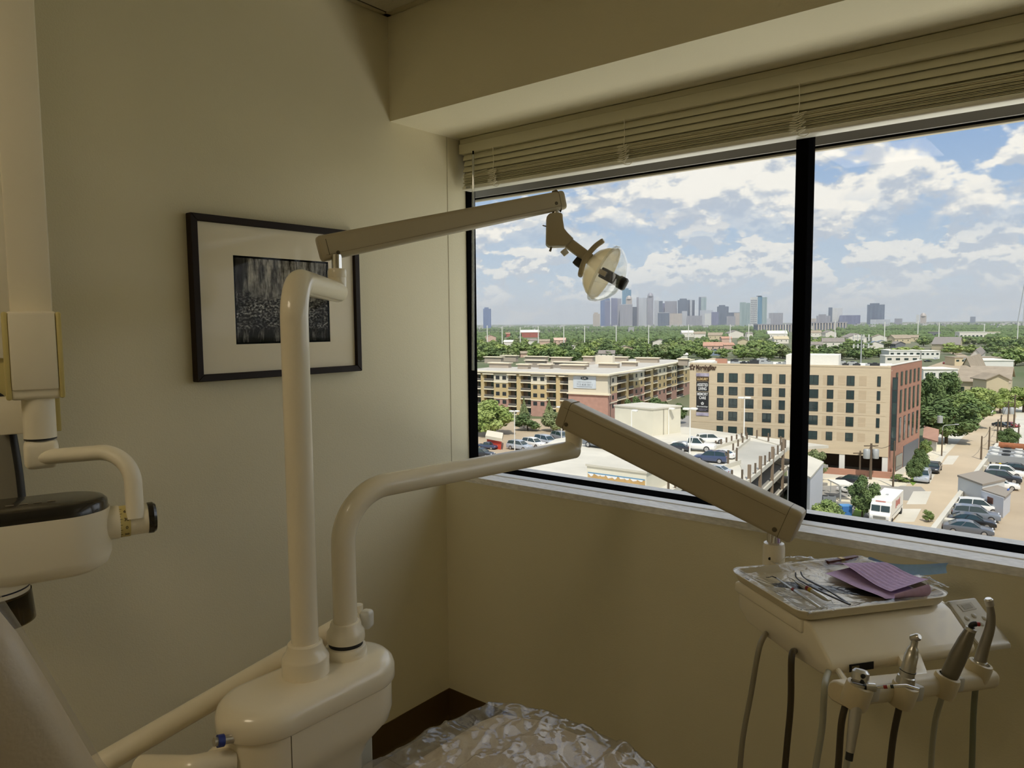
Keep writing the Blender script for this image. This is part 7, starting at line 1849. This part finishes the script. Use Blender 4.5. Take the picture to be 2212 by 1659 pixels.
# nearest tall tower: window grid built
px0, px1, d_ = 1622, 1656, 3000.0
c0 = CAM + RAY(1638, 700)*d_; b_ = V((c0.x, c0.y, ZG)); zt = ZTOP(b_, 640); rr_ = RAY(1638, 700); f_ = V((rr_.x, rr_.y, 0)).normalized(); r_ = V((f_.y, -f_.x, 0)); pm_ = d_/FPX
t = thing('skyscraper', b_, 'tall white-grid hotel tower with green glass side and flat crown', 'skyscraper', 'downtown towers')
o_ = b_ - r_*17*pm_
w0 = MB().obox(o_, r_*15*pm_, f_*24*pm_, UP*(zt-ZG-2*pm_)).build('white_face', TM['white'], t, smooth=False)
MB().obox(o_ + r_*15*pm_ + f_*2, r_*9*pm_, f_*22*pm_, UP*(zt-ZG)).build('glass_face', TM['teal'], t, smooth=False)
MB().obox(o_ + r_*24*pm_ + f_*3, r_*10*pm_, f_*20*pm_, UP*(zt-ZG-2*pm_)).build('side_face', TM['green'], t, smooth=False)
MB().obox(o_ + r_*12*pm_ + UP*(zt-ZG), r_*11*pm_, f_*12*pm_, UP*1.2*pm_).build('crown', TM['slate'], t, smooth=False)
for i in range(5):
    for j in range(13):
        MB().obox(o_ + r_*(1.2+i*2.7)*pm_ - f_*0.5 + UP*((zt-ZG)*0.14 + j*4.1*pm_ - 0*pm_), r_*1.5*pm_, f_*0.4, UP*2.5*pm_).build('window', TM['slate'], w0, smooth=False)
tower(1790, 1818, 664, 1.0, 'slate', 'dark tower with white ribbed front right of the mullion', d_=3400, side=(0.28, 'white'))
tower(1815, 1856, 681, 1.0, 'indigo', 'wide dark low office block beside the ribbed tower', d_=3300, extra=None)
tower(1874, 1908, 658, 0.6, 'slate', 'blue glass tower with stepped crown standing alone right of the mullion', d_=3300, extra='step')
tower(1882, 1920, 690, 1.0, 'pale', 'long low pale podium at the foot of the lone blue tower', d_=3200)
tower(1764, 1792, 682, 1.0, 'grey', 'grey mid-rise left of the ribbed tower', d_=3200, extra='step')
tower(1748, 1762, 688, 1.0, 'beige', 'low beige block beside the mullion', d_=3200)
tower(1933, 1948, 688, 1.0, 'grey', 'small grey block far right of the lone tower', d_=3000)
tower(1979, 1985, 680, 1.0, 'white', 'slim white silo-like block on the horizon', d_=3300)
tower(1988, 2000, 683, 1.0, 'beige', 'cluster of pale tanks on the horizon', d_=3400, extra='dome')
tower(2096, 2106, 684, 1.0, 'slate', 'tiny dark tower on the far horizon', d_=6000)
# long colonnaded block below the towers
def colon(px0, px1, yb, yt, d_, n, label):
    a = CAM + RAY(px0, 705)*d_; b = CAM + RAY(px1, 705)*d_; a.z = b.z = ZG; zt = ZTOP(a, yt); u_ = b-a; n_ = UP.cross(u_).normalized(); n_ = n_ if n_.dot(a-CAM) > 0 else -n_
    t = thing('colonnade_block', a, label, 'building')
    MB().obox(a, u_, n_*30, UP*(zt-ZG-3)).build('walls', TM['slate'], t, smooth=False); MB().obox(V((a.x, a.y, zt-3)) - n_*2, u_, n_*34, UP*3).build('roof', TM['grey'], t, smooth=False)
    for k in range(n): MB().obox(a + u_*((k+0.15)/n) - n_*2, u_*(0.5/n), n_*3, UP*(zt-ZG-3)).build('pier', TM['beige'], t, smooth=False)
colon(1636, 1712, 716, 700, 1900, 13, 'long pale apartment row with piers below the hotel tower')
colon(1736, 1830, 716, 696, 1900, 15, 'long pale apartment row with piers right of the mullion')
flatb('far_white_hall', 'wide white hall below the low office blocks', 1442, 1508, 706.5, 697.5, 60, TM['white'], TM['white'])
flatb('far_white_hall', 'white conference hall at the foot of the grey twin tower', 1357, 1382, 705.5, 697.5, 60, TM['white'], TM['white'])

# ------------------------------------------------------------------ summer haze over the far city
hz = bpy.data.materials.new('haze'); hz.use_nodes = True; t = hz.node_tree; t.nodes.clear()
vsn = t.nodes.new('ShaderNodeVolumeScatter'); vsn.inputs['Color'].default_value = (0.93, 0.96, 1.0, 1); vsn.inputs['Density'].default_value = 9.5e-5; vsn.inputs['Anisotropy'].default_value = 0.0
on = t.nodes.new('ShaderNodeOutputMaterial'); t.links.new(vsn.outputs[0], on.inputs['Volume'])
o = MB().box((-8500, 420, ZG-0.5), (5000, 12000, ZG+320)).build('haze', hz, None, smooth=False)
tag(o, 'thin summer haze lying over the distant city', 'haze', kind='stuff')
